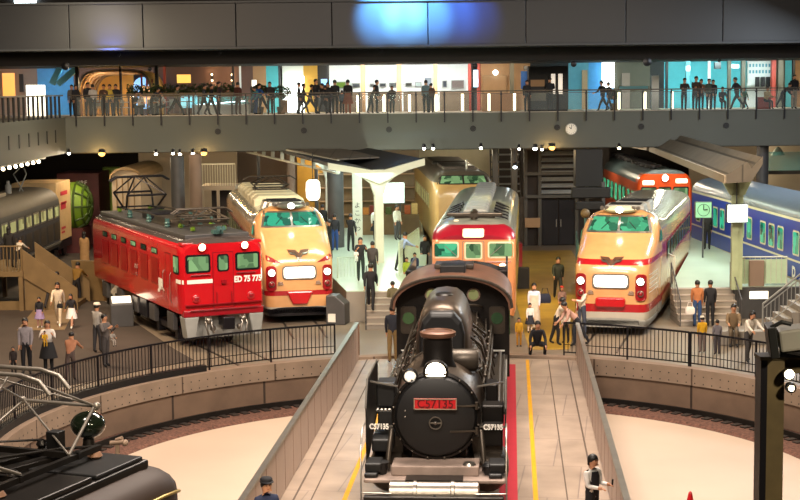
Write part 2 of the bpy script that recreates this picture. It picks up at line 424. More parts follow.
# ---------------------------------------------------------------- platforms
def slab(name, pts, z0, z1, m):
    mb = MB(); mb.prism(pts, z0, z1); return struct(name, mb, m)
slab('floor_asphalt', [(-25, 37.5), (-11.2, 37.5), (-9.8, 42.08), (-6.5, 46.33), (-7.4, 48.33), (-12, 60.0), (-14, 83.33), (-25, 83.33)], 0, .012, M['asphalt'])
slab('floor_path', [(-13.6, 52.5), (-11.9, 52.5), (-12.4, 56), (-14.2, 66), (-15.2, 66)], .012, .02, M['pathfloor'])
slab('floor_yellow_lit', [(4.1, 47.5), (5.4, 47.5), (8.2, 65.0), (8.8, 76.67), (4.6, 76.67), (5.0, 70.0)], 0, .012, M['yellowlitfloor'])  # floor patch coloured for the yellow light falling there
HP = 1.12
lp = [(-1.95, 53.75), (0.85, 53.75), (1.2, 66.67), (1.2, 86.67), (-7.5, 86.67), (-5.2, 73.33)]
slab('floor_platform', lp, 0, HP-.03, M['plinth']); slab('floor_platform_top', lp, HP-.03, HP, M['mint'])
rp = [(9.75, 53.75), (14.75, 53.75), (14.2, 66.67), (14.0, 80.0), (12.9, 80.0), (12.6, 65.0)]
slab('floor_platform_right', rp, 0, HP-.03, M['plinth']); slab('floor_platform_right_top', rp, HP-.03, HP, M['mint'])
def stairs(name, x0, x1, y0, y1, h, n, label, m, rail=None):
    t = thing(name, label, 'stairs', ((x0+x1)/2, y0, 0)); w = (x1-x0)/2; L = y1-y0
    mb = MB()
    for i in range(n): mb.bx(-w, w, L*i/n, L, h*i/n, h*(i+1)/n - .03)
    mb.build('steps', m, t); mb = MB()
    for i in range(n): mb.bx(-w, w, L*i/n-.02, L*(i+1)/n, h*(i+1)/n-.03, h*(i+1)/n)
    mb.build('treads', M['tread'], t)
    for s in (-1, 1):
        if rail and s in rail:
            mb = MB(); x = s*(w-.03)
            mb.tube([(x, 0, 0), (x, 0, .9), (x, L, h+.9), (x, L, h)], .025, 6)
            for i in range(1, 6): mb.cyl((x, L*i/6, h*i/6), (x, L*i/6, h*i/6+.9), .012, n=5)
            mb.build('handrail', M['greymetal'], t)
    return t
stairs('platform_stairs', -1.25, .0, 51.9, 53.74, HP, 6, 'pale stone stairs up to the mint platform beside the left express train', M['plinth'], (-1,))
stairs('platform_stairs', 9.75, 11.95, 51.9, 53.74, HP, 6, 'wide pale stairs up to the right mint platform beside the cream express train', M['plinth'], (-1, 1))
# ---------------------------------------------------------------- hall shell
mb = MB(); mb.bx(-XW, XW, Y0W, Y1W, ZC, ZC+.2); struct('ceiling', mb, M['black'])
mb = MB(); mb.bx(-XW-.2, -XW, Y0W, Y1W, 0, ZC); struct('wall_left', mb, M['concrete_dark'])
mb = MB(); mb.bx(XW, XW+.2, Y0W, Y1W, 0, ZC); struct('wall_right', mb, M['concrete_dark'])
mb = MB(); mb.bx(-XW, XW, Y1W, Y1W+.2, 0, ZC); struct('wall_back', mb, M['darkbrown'])
mb = MB(); mb.bx(-XW, XW, Y0W-.2, Y0W, 0, ZC); struct('wall_front', mb, M['black'])
# second floor walkway
WY = 75.0; ZF = 7.1
mb = MB(); mb.bx(-16.6, XW, WY, WY+.4, 5.35, ZF+.03); struct('wall_walkway_girder', mb, M['girder'])
mb = MB(); mb.bx(-XW, XW, WY+.4, Y1W, ZF-.12, ZF); struct('floor_upper', mb, M['beigewall'])
mb = MB(); mb.bx(-XW, XW, WY+.4, Y1W, 5.3, 5.42); struct('ceiling_lower', mb, M['concrete_dark'])
for k, px in enumerate((218, 304, 389, 473, 557, 641, 726)):
    p = atY(px, 131.5 - (px-218)*.0118, WY)
    mb = MB(); mb.lathe([(.15, 0), (.15, .06), (.11, .06), (.11, .02)], (0, 0, 0), 16, 'Y')
    o = mb.build('service_port', M['black']); o.location = (p.x, WY, p.z)
    tag(o, 'round dark service port on the walkway girder face', 'vent', 'round ports along the girder')
p = atY(571, 129, WY)
t = thing('wall_clock', 'round white clock on the walkway girder', 'clock', (p.x, WY, p.z))
mb = MB(); mb.lathe([(.27, 0), (.3, .04), (.3, .1), (.26, .1)], n=24, axis='Y'); mb.build('case', M['lightgrey'], t)
mb = MB(); mb.lathe([(.26, .08), (.26, .11)], n=24, axis='Y'); mb.build('dial', M['paintwhite'], t)
mb = MB(); mb.beam((0, -.12, 0), (.02, -.12, .2), .02); mb.beam((0, -.12, 0), (-.1, -.12, .1), .03); mb.build('hands', M['black'], t)
for i in range(12):
    a = R(30*i); mb = MB(); mb.box((.21*math.sin(a), -.115, .21*math.cos(a)), (.02, .01, .03)); mb.build('hour_mark', M['black'], t)
# walkway balustrade
t = thing('walkway_balustrade', 'long steel balustrade with glass along the second floor walkway', 'railing', (4.7, WY-.05, ZF)); ox = 4.7
px0 = 417.5; X0 = -16.4; X1 = 24.5
xs = []; x = (px0-400)/20.0
while x > X0: x -= 1.41
x += 1.41
while x < X1: xs.append(x); x += 1.41
mb = MB(); mb.bx(X0-ox, X1-ox, -.04, .02, 1.07, 1.13); mb.bx(X0-ox, X1-ox, .1, .14, .97, 1.0); mb.build('top_rail', M['ironlight'], t)
mb = MB(); mb.bx(X0-ox, X1-ox, -.03, .0, .03, .07); mb.build('bottom_rail', M['steel'], t)
for x in xs:
    mb = MB(); mb.bx(x-ox-.035, x-ox+.035, -.06, .0, -.42, 1.07); mb.bx(x-ox-.05, x-ox+.05, -.02, .08, .9, 1.0); mb.build('post', M['blackmetal'], t)
for a, b in zip(xs[:-1], xs[1:]):
    mb = MB(); mb.bx(a-ox+.05, b-ox-.05, -.02, -.005, .14, 1.0); mb.build('glass_panel', M['glass'], t)
# left wing
mb = MB(); mb.bx(-17.0, -16.6, 43, WY, 5.35, ZF+.02); struct('wall_wing_girder', mb, M['girder'])
mb = MB(); mb.bx(-XW, -17.0, 43, WY, ZF-.12, ZF); struct('floor_wing', mb, M['concrete_dark'])
mb = MB(); mb.bx(-XW, -17.0, 43, WY, 5.35, 5.45); struct('ceiling_wing', mb, M['concrete_dark'])
t = thing('wing_balustrade', 'black barred balustrade of the left gallery', 'railing', (-16.7, 60, ZF))
mb = MB(); mb.bx(-.05, .05, -15, 14.9, 1.07, 1.14); mb.build('top_rail', M['steel'], t)
y = -14
while y < 14.8: mb = MB(); mb.bx(-.03, .05, y-.08, y+.08, -.35, 1.07); mb.build('bar', M['black'], t); y += .88
for i in range(8):
    y = 60.5 + i*1.75
    o = MB().bx(-.02, .02, -.09, .09, -.3, .3).build('wall_slot', M['black']); o.location = (-16.59, y, 6.25); tag(o, 'small upright dark slot in the left gallery wall', 'vent', 'slots in the gallery wall')
t = thing('light_string', 'row of small bright bulbs under the left gallery', 'lights', (-16.75, 61, 5.3))
mb = MB(); mb.bx(-.05, .05, -7, 10, -.04, .05); mb.build('track', M['lightgrey'], t)
for i in range(14):
    mb = MB(); mb.ball((.03, -5 + i*1.05, -.12), (.08, .08, .08), 8, 6); mb.build('bulb', M['lampwarm'], t)
# upper dark fascia and panels
mb = MB(); mb.bx(-XW, XW, 73.4, 73.7, 9.65, 10.4); struct('trim_fascia', mb, M['soffit'])
mb = MB(); mb.bx(-XW, XW, 73.7, Y1W, 9.7, 9.85); struct('ceiling_upper', mb, M['soffit'])
mb = MB(); mb.bx(-XW, XW, 70.6, 73.4, 10.3, 10.4); struct('trim_ledge', mb, M['ledge'])
pxs = [-20, 75, 148, 240, 335, 430, 527, 626, 722, 830]
for a, b in zip(pxs[:-1], pxs[1:]):
    xa, xb = (a-400)/21.18, (b-400)/21.18
    mb = MB(); mb.bx(xa+.015, xb-.015, 70.8, 71.1, 10.4, 12.42); struct('wall_upper_panel', mb, M['upper_panel'], bevel=.02)
mb = MB(); mb.bx(-XW, XW, 70.6, 71.2, 12.42, 12.52); struct('trim_upper_edge', mb, M['ledge'])
mb = MB(); mb.bx(-XW, XW, 76.7, 77, 12.3, ZC); struct('wall_upper_back', mb, M['soffit'])
mb = MB(); mb.bx(-19.3, -18.2, 76.5, 76.6, 12.75, 13.3); struct('cyan_light_patch', mb, M['lampcool'])  # glowing patch standing in for the cyan light above the panels
# ================================================================ rolling stock
def prof(hw, z0, zg, zr, n=10, p=.62, tuck=.06):
    pts = [(-hw+tuck, z0), (-hw, z0+.25), (-hw, (z0+zg)/2), (-hw, zg)]
    for k in range(1, n):
        a = math.pi*k/n; c = -math.cos(a); pts.append((hw*math.copysign(abs(c)**p, c), zg + (zr-zg)*math.sin(a)**.9))
    return pts + [(hw, zg), (hw, (z0+zg)/2), (hw, z0+.25), (hw-tuck, z0)]
def ring(y, *a, **k): return [(x, y, z) for x, z in prof(*a, **k)]
def bogie(parent, y, w=.56, r=.43, m='iron'):
    mb = MB(); mb.bx(-1.1, 1.1, y-.2, y+.2, .45, .75)
    for s in (-1, 1): mb.bx(s*1.05-.08, s*1.05+.08, y-1.5, y+1.5, .4, .62); mb.bx(s*1.05-.12, s*1.05+.12, y-1.25, y-.95, .2, .6); mb.bx(s*1.05-.12, s*1.05+.12, y+.95, y+1.25, .2, .6)
    b = mb.build('bogie', M[m], parent, bevel=.02)
    for dy in (-1.1, 1.1):
        for s in (-1, 1):
            q = MB(); q.lathe([(r*.3, -.07), (r, -.06), (r, .04), (r+.03, .05), (r+.03, .08), (r*.3, .08)], (s*.6, y+dy, r+.02), 20, 'X'); q.build('wheel', M['ironlight'], b, smooth=40)
def rails_for(loc, h, L, x):
    t = thing('railway_track', x, 'track', (loc[0], loc[1], 0), -h)
    for s in (-1, 1):
        mb = MB(); mb.bx(s*.57-.035, s*.57+.035, -3.2, L, 0.0, .02); mb.build('rail', M['railsteel'], t)
def horns(mb, x, y, z):
    for d in (-.08, .08): mb.tube([(x+d, y, z), (x+d, y-.25, z), (x+d, y-.33, z)], [.03, .035, .08], 8)
def lamp_unit(parent, x, y, z, r, lampm, bez='steel', name='headlight'):
    mb = MB(); mb.lathe([(r*1.25, -.08), (r*1.25, .03), (r*1.02, .05), (r*1.02, 0)], (x, y, z), 18, 'Y'); h = mb.build(name, M[bez], parent, smooth=40)
    mb = MB(); mb.ball((x, y-.0, z), (r, .05, r), 14, 8); mb.build('lens', M[lampm], h, smooth=60)
    return h
def glazed(parent, bvh, poly_out, poly_in, axis, fm='steel', gm='winmint', nm='window', off=.015):
    w = decal(nm, M[fm], bvh, [poly_out], axis, off, parent, .25)
    decal('pane', M[gm], bvh, [poly_in], axis, off+.012, w, .25); return w
# ---------------------------------------------------------------- bonnet express trains
def bonnet(label, loc, h, L, mline, coupler, markname, gm):
    t = thing('express_train', label, 'train', (loc[0], loc[1], 0), -h)
    PCH, RD = '#d6a06a', '#a81a22'
    fb = [(0, '#b9b3a6'), (.62, PCH), (1.02, RD), (1.2, PCH)]
    if mline: fb = [(0, '#b9b3a6'), (.78, '#b9b3a6'), (.82, RD), (1.08, PCH), (2.4, RD), (2.56, PCH)]
    ROOF = '#8b8474'
    bb = [(0, '#8b8474'), (.6, PCH), (.95, RD), (1.1, PCH), (1.95, RD), (2.85, PCH), (3.3, ROOF)]
    key = 'bonnet' + str(mline); M[key] = mat_bands(key, fb, bb, 3.4, rough=.25, coat=.6, var=.08)
    RG = [(0, .9, .62, 1.7, 2.15), (.06, 1.1, .5, 1.9, 2.38), (.2, 1.2, .45, 2.1, 2.55), (.5, 1.26, .42, 2.3, 2.72), (1.2, 1.31, .4, 2.5, 2.98), (2.0, 1.36, .4, 2.7, 3.25), (2.2, 1.37, .4, 2.75, 3.32),
          (2.5, 1.38, .4, 2.8, 3.62), (2.8, 1.4, .4, 2.85, 3.88), (2.95, 1.41, .4, 2.9, 3.97), (3.3, 1.42, .4, 2.95, 4.05), (3.9, 1.44, .4, 3.05, 4.02), (4.8, 1.45, .4, 3.15, 3.86), (5.6, 1.46, .4, 3.2, 3.78), (L, 1.46, .4, 3.2, 3.78)]
    mb = MB(); mb.loft([ring(y, hw, a, b, c, p=.5 if y < 2.3 else .6) for y, hw, a, b, c in RG]); mb2 = mb
    body = mb.build('body', M[key], t, smooth=40); bv = bvh_of(mb2)
    # cab windscreen
    fr = [(-1.16, 3.3), (1.16, 3.3), (1.0, 3.86), (-1.0, 3.86)]
    ws = decal('windscreen', M['steel'], bv, [fr], 'front', .02, t, .12)
    for s in (-1, 1):
        g = [(s*.04, 3.36), (s*1.06, 3.36), (s*.93, 3.81), (s*.04, 3.81)]; decal('pane', M[gm], bv, [g], 'front', .035, ws, .12)
    for s in (-1, 1): wb = MB(); wb.beam((s*.6, 2.25, 3.42), (s*.35, 2.5, 3.66), .02); wb.build('wiper', M['black'], ws)
    for sd, s in (('left', -1), ('right', 1)):
        glazed(t, bv, [(2.6, 2.95), (3.35, 2.95), (3.35, 3.35), (2.95, 3.35)], [(2.7, 3.0), (3.28, 3.0), (3.28, 3.3), (2.97, 3.3)], sd, gm=gm, nm='cab_side_window')
    # headmark
    mk = decal('headmark', M['steel'], bv, [rr(-.62, 1.62, .62, 2.12, .14)], 'front', .05, t, .2)
    decal('lit_panel', M['headmark'], bv, [rr(-.56, 1.67, .56, 2.07, .12)], 'front', .07, mk, .2)
    for s in (-1, 1):
        x = s*1.0
        hb = decal('headlight_case', M['reddeep'], bv, [rr(x-.17, 1.22, x+.17, 2.12, .12)], 'front', .05, t, .1, thick=.06)
        for zz, lm, r in ((1.88, 'lampwhite', .115), (1.47, 'reddeep', .085)):
            hit = bv.ray_cast(Vector((x, -5, zz)), Vector((0, 1, 0)))[0]
            lamp_unit(hb, x, hit.y-.11, zz, r, lm)
        hk = MB(); hit = bv.ray_cast(Vector((s*.68, -5, 1.5)), Vector((0, 1, 0)))[0]
        hk.ball((s*.68, hit.y, 1.5), (.09, .06, .05)); hk.box((s*.68, hit.y-.03, 1.45), (.2, .05, .05)); hk.build('step_iron', M['reddeep'] if s > 5 else M['copperwall'], t, smooth=50)
    # emblem
    vee = [(-.42, 2.72), (-.38, 2.66), (-.12, 2.6), (0, 2.44), (.12, 2.6), (.38, 2.66), (.42, 2.72), (.1, 2.7), (0, 2.6), (-.1, 2.7)]
    v2 = [(-.26, 2.6), (-.1, 2.57), (0, 2.4), (.1, 2.57), (.26, 2.6), (.2, 2.53), (.1, 2.5), (0, 2.3), (-.1, 2.5), (-.2, 2.53)]
    decal('emblem', M['brownroof'], bv, [[(u*.95, z-.06) for u, z in vee]], 'front', .03, t, .06, thick=.02)
    decal('emblem_wing', M['silver'], bv, [[(u*1.45, z-.02) for u, z in v2]], 'front', .05, t, .06, thick=.02)
    if not mline:
        for s in (-1, 1): decal('swoosh', M['reddeep'], bv, [[(s*1.24, 2.52), (s*.95, 2.4), (s*.62, 2.2), (s*.9, 2.24), (s*1.24, 2.3)]], 'front', .012, t, .1)
    # coupler cover
    cb = MB()
    if mline: cb.prism(rr(-.5, 1.0, .5, 1.33, .1), -.2, .3, 'Y'); cb.build('coupler_cover', M['red'], t, smooth=40, bevel=.04)
    else:
        cb.loft([[(-.48, y, 1.2), (.48, y, 1.2), (.26, y, .72), (-.26, y, .72)] for y in (-.14, .2)]); cb.build('coupler_cover', M['red'], t, bevel=.05)
    fz = MB(); fz.loft([ring(y, hw, .3, .5, .62, p=.4) for y, hw in ((.0, .95), (.1, 1.15), (.5, 1.27), (2.4, 1.35))]); fz.build('front_skirt', M['lightgrey'] if mline else M['blackmetal'], t, smooth=40)
    if mline:
        ln = [[(s1, z), (s1+1.7, z+.0), (s1+1.7, z+.03), (s1, z+.03)] for s1, z in ((.35, 1.45), (.35, 1.6), (.35, 1.75), (.35, 1.9), (.35, 2.05))]
        for sd in ('left', 'right'): decal('trim_lines', M['paintwhite'], bv, ln, sd, .012, t, .3)
        decal('number', M['paintwhite'], bv, [text2d('181-45', .12)], 'front', .02, t) if 0 else None
    # roof light, horns, hatches
    rl = MB(); rl.ball((0, 2.95, 4.05), (.62, .5, .13)); rlo = rl.build('roof_light_fairing', M['steel'] if not mline else M['cream'], t, smooth=60)
    q = MB(); q.ball((0, 2.48, 4.07), (.13, .07, .11)); q.build('lens', M['lampwhite'], rlo, smooth=60)
    for s in (-1, 1): hmb = MB(); horns(hmb, s*.55, 3.0, 4.12); hmb.build('horn', M['silver'], t, smooth=40)
    for i, (yy, sy, sx) in enumerate(((4.6, 1.3, .8), (7.4, 1.6, .75)) if mline else ((4.5, 1.0, .8), (6.2, 1.1, .85))):
        q = MB(); q.loft([[(a*sx, yy+b*sy, z) for a, b in ((-1, -.5), (1, -.5), (1, .5), (-1, .5))] for z in (3.7,)] + [[(a*sx*.85, yy+b*sy*.85, 4.12-.08*i) for a, b in ((-1, -.5), (1, -.5), (1, .5), (-1, .5))]]); ho = q.build('roof_vent', M['silver'] if not mline else M['lightgrey'], t, bevel=.04)
        q = MB()
        for k in range(6): q.bx(-sx*.7, sx*.7, yy-sy*.36+k*sy*.13, yy-sy*.36+k*sy*.13+.05, 4.12-.08*i, 4.15-.08*i)
        q.build('vent_slats', M['blackmetal'], ho)
    n = 0 if mline else 7
    for i in range(n):
        yy = 8.0 + i*1.65
        if yy > L-.8: break
        q = MB(); q.loft([[(a*1.02*sc, yy+b*.62*sc, z) for a, b in ((-1, -1), (-.5, -1.12), (.5, -1.12), (1, -1), (1, 1), (-1, 1))] for sc, z in ((1, 3.55), (1, 3.95), (.8, 4.12))])
        ac = q.build('air_conditioner', M['cream'] if not mline else M['lightgrey'], t, bevel=.05)
    nwin = int((L-5)/1.35)
    for sd, s in (('left', -1), ('right', 1)):
        for i in range(nwin):
            y = 5.0 + i*1.35
            glazed(t, bv, rr(y, 2.08, y+.95, 2.75, .08), rr(y+.06, 2.14, y+.89, 2.69, .06), sd, gm='windark')
    for y in (3.6, L-3.2): bogie(t, y)
    uf = MB(); uf.bx(-1.2, 1.2, 5.6, L-5.2, .45, .95); uf.build('underframe', M['blackmetal'], t)
    rails_for(loc, h, L, 'pair of steel rails under the ' + ('right' if mline else 'left') + ' cream express train')
    return t, bv
texp, bvL = bonnet('cream express train on the left with red swooshes beside its lit panel', (-3.62, 53.4), R(-9.9), 18.5, False, 0, '', 'winteal')
texp2, bvR = bonnet('cream express train on the right with a red line under the wing emblem', (7.07, 50.0), R(14.8), 17.5, True, 0, '', 'winmint')
# folded pantograph on the left express roof
def panto(parent, y, z, w, l, hgt, m, insul=None, r=.03):
    p = MB()
    for s in (-1, 1):
        p.tube([(s*w*.75, y-l*.35, z+.12), (s*w*.5, y+l*.05, z+.12)], r); 
        for q in (-1, 1):
            p.tube([(s*w*.6, y+q*l*.15, z+.15), (s*w*.75, y+q*l*.5, z+hgt*.5)], r); p.tube([(s*w*.75, y+q*l*.5, z+hgt*.5), (s*w*.2, y+q*.12, z+hgt)], r*.8)
        p.tube([(s*w*.75, y-l*.5, z+hgt*.5), (-s*w*.2, y-.12, z+hgt)], r*.6)
        p.beam((s*w*.6, y-l*.4, z+.1), (s*w*.6, y+l*.4, z+.1), .06)
    for q in (-1, 1): p.beam((-w*.7, y+q*l*.4, z+.1), (w*.7, y+q*l*.4, z+.1), .06); p.tube([(-w*.75, y+q*l*.5, z+hgt*.5), (w*.75, y+q*l*.5, z+hgt*.5)], r)
    f = p.build('pantograph', M[m], parent, smooth=40)
    q = MB()
    for d in (-.13, .13): q.tube([(-w*1.15, y+d, z+hgt-.15), (-w*.9, y+d, z+hgt+.0), (w*.9, y+d, z+hgt), (w*1.15, y+d, z+hgt-.15)], r)
    q.build('contact_strip', M[m], f, smooth=40)
    for s in (-1, 1):
        for d in (-1, 1):
            q = MB(); q.lathe([(.06, 0), (.1, .03), (.06, .06), (.1, .09), (.06, .12), (.08, .15)], (s*w*.6, y+d*l*.38, z-.08), 10); q.build('insulator', M[insul or 'green'], f, smooth=40)
    return f
panto(texp, 11.5, 4.05, 1.0, 1.7, .62, 'ironlight', 'cream')
# ---------------------------------------------------------------- red electric locomotive
def red_loco():
    loc = (-5.75, 48.3); h = R(-25); L = 12.2
    t = thing('electric_locomotive', 'red electric locomotive with white band and two roof lamps', 'locomotive', (loc[0], loc[1], 0), -h)
    M['edbody'] = mat_bands('edbody', [(0, '#b9121c'), (3.42, '#b9121c'), (3.46, '#4a4240')], rough=.25, coat=.7, var=.06)
    mb = MB(); RG = [(0, 1.3, 1.3, 3.1, 3.5), (.12, 1.38, 1.22, 3.2, 3.6), (.5, 1.4, 1.2, 3.28, 3.66), (L-.5, 1.4, 1.2, 3.28, 3.66), (L, 1.3, 1.3, 3.1, 3.5)]
    mb.loft([ring(*r, p=.4, tuck=.02) for r in RG]); bv = bvh_of(mb); mb.build('body', M['edbody'], t, smooth=35)
    # face: windows, door, band, number
    for s in (-1, 1):
        x0, x1 = (-1.26, -.42) if s < 0 else (.42, 1.26)
        glazed(t, bv, rr(x0, 2.55, x1, 3.14, .08), rr(x0+.07, 2.61, x1-.07, 3.08, .05), 'front', 'blackmetal', 'wingreen', 'cab_window', .02)
        lamp_unit(t, s*.72, -.1, 3.38, .11, 'lampwarm', 'red')
        m2 = MB(); m2.lathe([(.13, -.1), (.13, .06), (.09, .08)], (s*.93, 0, 1.72), 14, 'Y'); tl = m2.build('tail_light', M['red'], t, smooth=40)
        m2 = MB(); m2.ball((s*.93, -.08, 1.72), (.08, .03, .08)); m2.build('lens', M['reddeep'], tl, smooth=60)
    dr = decal('door', M['reddeep'], bv, [rr(-.36, 1.35, .36, 3.2, .04)], 'front', .015, t, .3)
    decal('door_leaf', M['red'], bv, [rr(-.33, 1.38, .33, 3.17, .04)], 'front', .03, dr, .3)
    decal('door_frame', M['blackmetal'], bv, [rr(-.2, 2.55, .2, 3.12, .09)], 'front', .04, dr, .3); decal('door_pane', M['wingreen'], bv, [rr(-.15, 2.6, .15, 3.07, .07)], 'front', .05, dr, .3)
    b = MB(); b.box((.0, -.09, 2.22), (.16, .08, .1)); b.tube([(-.25, -.1, 1.9), (-.25, -.1, 1.5)], .015); b.tube([(.25, -.1, 1.9), (.25, -.1, 1.5)], .015); b.build('door_handle', M['reddeep'], dr)
    decal('white_band', M['paintwhite'], bv, [rr(-1.36, 2.2, -.36, 2.33, .01)], 'front', .02, t, .2)
    decal('white_band', M['paintwhite'], bv, [rr(.0, 2.2, .55, 2.33, .01)], 'left', .02, t, .2)
    vs, fs = text2d('ED 75 775', .27, font_bold=.012); decal('running_number', M['paintwhite'], bv, [([(x*.82+.84, y+2.26) for x, y in vs], fs)], 'front', .03, t, .3)
    vs, fs = text2d('JR', .48, font_bold=.03); decal('side_logo', M['paintwhite'], bv, [([(2.3-x*1.5, y+1.95) for x, y in vs], fs)], 'left', .02, t, .4)
    vs, fs = text2d('ED75', .2); decal('side_number', M['paintwhite'], bv, [([(5.4-x*.9, y+2.25) for x, y in vs], fs)], 'left', .02, t, .4)
    vs, fs = text2d('775', .17); decal('side_number', M['paintwhite'], bv, [([(5.4-x*.9, y+1.97) for x, y in vs], fs)], 'left', .02, t, .4)
    glazed(t, bv, rr(.25, 2.5, .85, 3.1, .05), rr(.3, 2.55, .8, 3.05, .04), 'left', 'blackmetal', 'wingreen', 'cab_side_window')
    for i in range(6):
        y = 2.7 + i*1.35
        glazed(t, bv, rr(y, 2.93, y+.72, 3.13, .04), rr(y+.05, 2.96, y+.67, 3.1, .03), 'left', 'blackmetal', 'windark' if i % 2 else 'wingreen')
        g = decal('louvre_grille', M['reddeep'], bv, [rr(y-.1, 1.9, y+.85, 2.8, .03)], 'left', .01, t, .5)
        decal('slats', M['red'], bv, [rr(y-.05+k*.14, 1.95, y+.02+k*.14, 2.75, .01) for k in range(6)], 'left', .02, g, .5)
    decal('cab_door', M['reddeep'], bv, [rr(1.15, 1.35, 1.18, 3.1, .005), rr(1.75, 1.35, 1.78, 3.1, .005), rr(1.15, 3.08, 1.78, 3.11, .005)], 'left', .015, t, .5)
    m2 = MB(); m2.tube([(-1.43, 1.05, 1.5), (-1.48, 1.05, 1.6), (-1.48, 1.05, 2.4), (-1.43, 1.05, 2.5)], .011); m2.tube([(-1.43, 1.85, 1.5), (-1.48, 1.85, 1.6), (-1.48, 1.85, 2.4), (-1.43, 1.85, 2.5)], .011); m2.build('grab_rail', M['steel'], t)
    m2 = MB(); m2.bx(-1.3, 1.3, -.12, -.02, 1.5, 1.53); m2.tube([(-1.15, -.12, 1.35), (1.15, -.12, 1.35)], .02); m2.tube([(-1.1, -.06, 2.48), (-.45, -.06, 2.48)], .02); m2.tube([(1.1, -.06, 2.48), (.45, -.06, 2.48)], .02); m2.build('front_handrail', M['reddeep'], t)
    # lower front
    m2 = MB(); m2.bx(-1.35, 1.35, -.05, .3, 1.12, 1.34); m2.build('buffer_beam', M['reddeep'], t, bevel=.03)
    for s in (-1, 1):
        m2 = MB(); m2.loft([[(s*.85, y, 1.12), (s*1.35, y, 1.12), (s*1.25, y, .4), (s*.98, y, .4)] for y in (-.05, .5)]); m2.build('step_plate', M['lightgrey'], t, bevel=.03)
        m2 = MB(); m2.tube([(s*.5, -.1, 1.1), (s*.52, -.3, .9), (s*.45, -.3, .6)], .04); m2.tube([(s*.66, -.1, 1.1), (s*.7, -.28, .85), (s*.62, -.28, .55)], .035); m2.ball((s*.58, -.2, 1.0), (.12, .1, .12)); m2.ball((s*.45, -.2, .75), (.1, .1, .1)); m2.build('air_hose', M['silver'], t, smooth=50)
    m2 = MB(); m2.bx(-.14, .14, -.45, .2, .78, 1.08); m2.bx(-.2, .2, -.55, -.4, .72, 1.14); m2.build('coupler', M['blackmetal'], t, bevel=.04)
    m2 = MB(); m2.bx(-1.2, 1.2, .4, .5, .35, 1.1); m2.build('snow_plough', M['lightgrey'], t)
    for y in (2.6, L-2.6): bogie(t, y, m='blackmetal')
    m2 = MB(); m2.bx(-1.3, 1.3, 4.6, L-4.6, .5, 1.15); m2.build('equipment_box', M['blackmetal'], t, bevel=.03)
    for i in range(5):
        m2 = MB(); m2.bx(-1.36, -1.2, 1.2+i*2.2, 1.9+i*2.2, .55, 1.12); m2.build('step_box', M['greymetal'], t, bevel=.02)
    # roof deck gear
    m2 = MB(); m2.bx(-1.1, 1.1, .5, L-.5, 3.6, 3.74); m2.build('roof_deck', M['greymetal'], t, bevel=.03)
    m2 = MB(); m2.bx(-1.36, 1.36, .06, .4, 3.42, 3.52); m2.build('rain_gutter', M['red'], t, bevel=.02)
    panto(t, 2.1, 3.85, .9, 1.8, .6, 'ironlight', 'green')
    panto(t, 9.9, 3.85, 1.0, 2.0, 1.3, 'blackmetal', 'green', .04)
    m2 = MB(); m2.loft([[(a*.75*s2, 4.6+b*1.2*s2, z) for a, b in ((-1, -1), (1, -1), (1, 1), (-1, 1))] for s2, z in ((1, 3.74), (.85, 4.0))]); m2.build('roof_hatch', M['ironlight'], t, bevel=.03)
    m2 = MB(); m2.bx(-.5, .5, 6.6, 7.8, 3.74, 4.0); m2.build('air_tank_box', M['blackmetal'], t, bevel=.03)
    for x, y in ((-.8, 3.5), (-.8, 5.8), (.8, 3.5), (.8, 6.0), (-.9, 8.0), (.3, 3.3), (-.35, 3.3)):
        m2 = MB(); m2.lathe([(.07, 0), (.11, .05), (.07, .1), (.11, .15), (.07, .2), (.09, .3)], (x, y, 3.74), 10); m2.build('insulator', M['teal'], t, smooth=40)
    m2 = MB(); m2.tube([(-.8, 3.5, 4.05), (-.8, 5.8, 4.05), (-.9, 8, 4.05)], .025); m2.tube([(.8, 3.5, 4.05), (.8, 6, 4.05), (.3, 8.6, 4.1)], .025); m2.tube([(-.35, 3.3, 4.05), (.3, 3.3, 4.05), (.8, 3.5, 4.05)], .025); m2.build('busbar', M['ironlight'], t)
    m2 = MB(); m2.bx(-.16, .16, .35, .65, 3.74, 3.86); horns(m2, 0, .4, 3.95); m2.build('horn', M['teal'], t, smooth=30)
    rails_for(loc, h, L, 'pair of steel rails under the red electric locomotive')
red_loco()
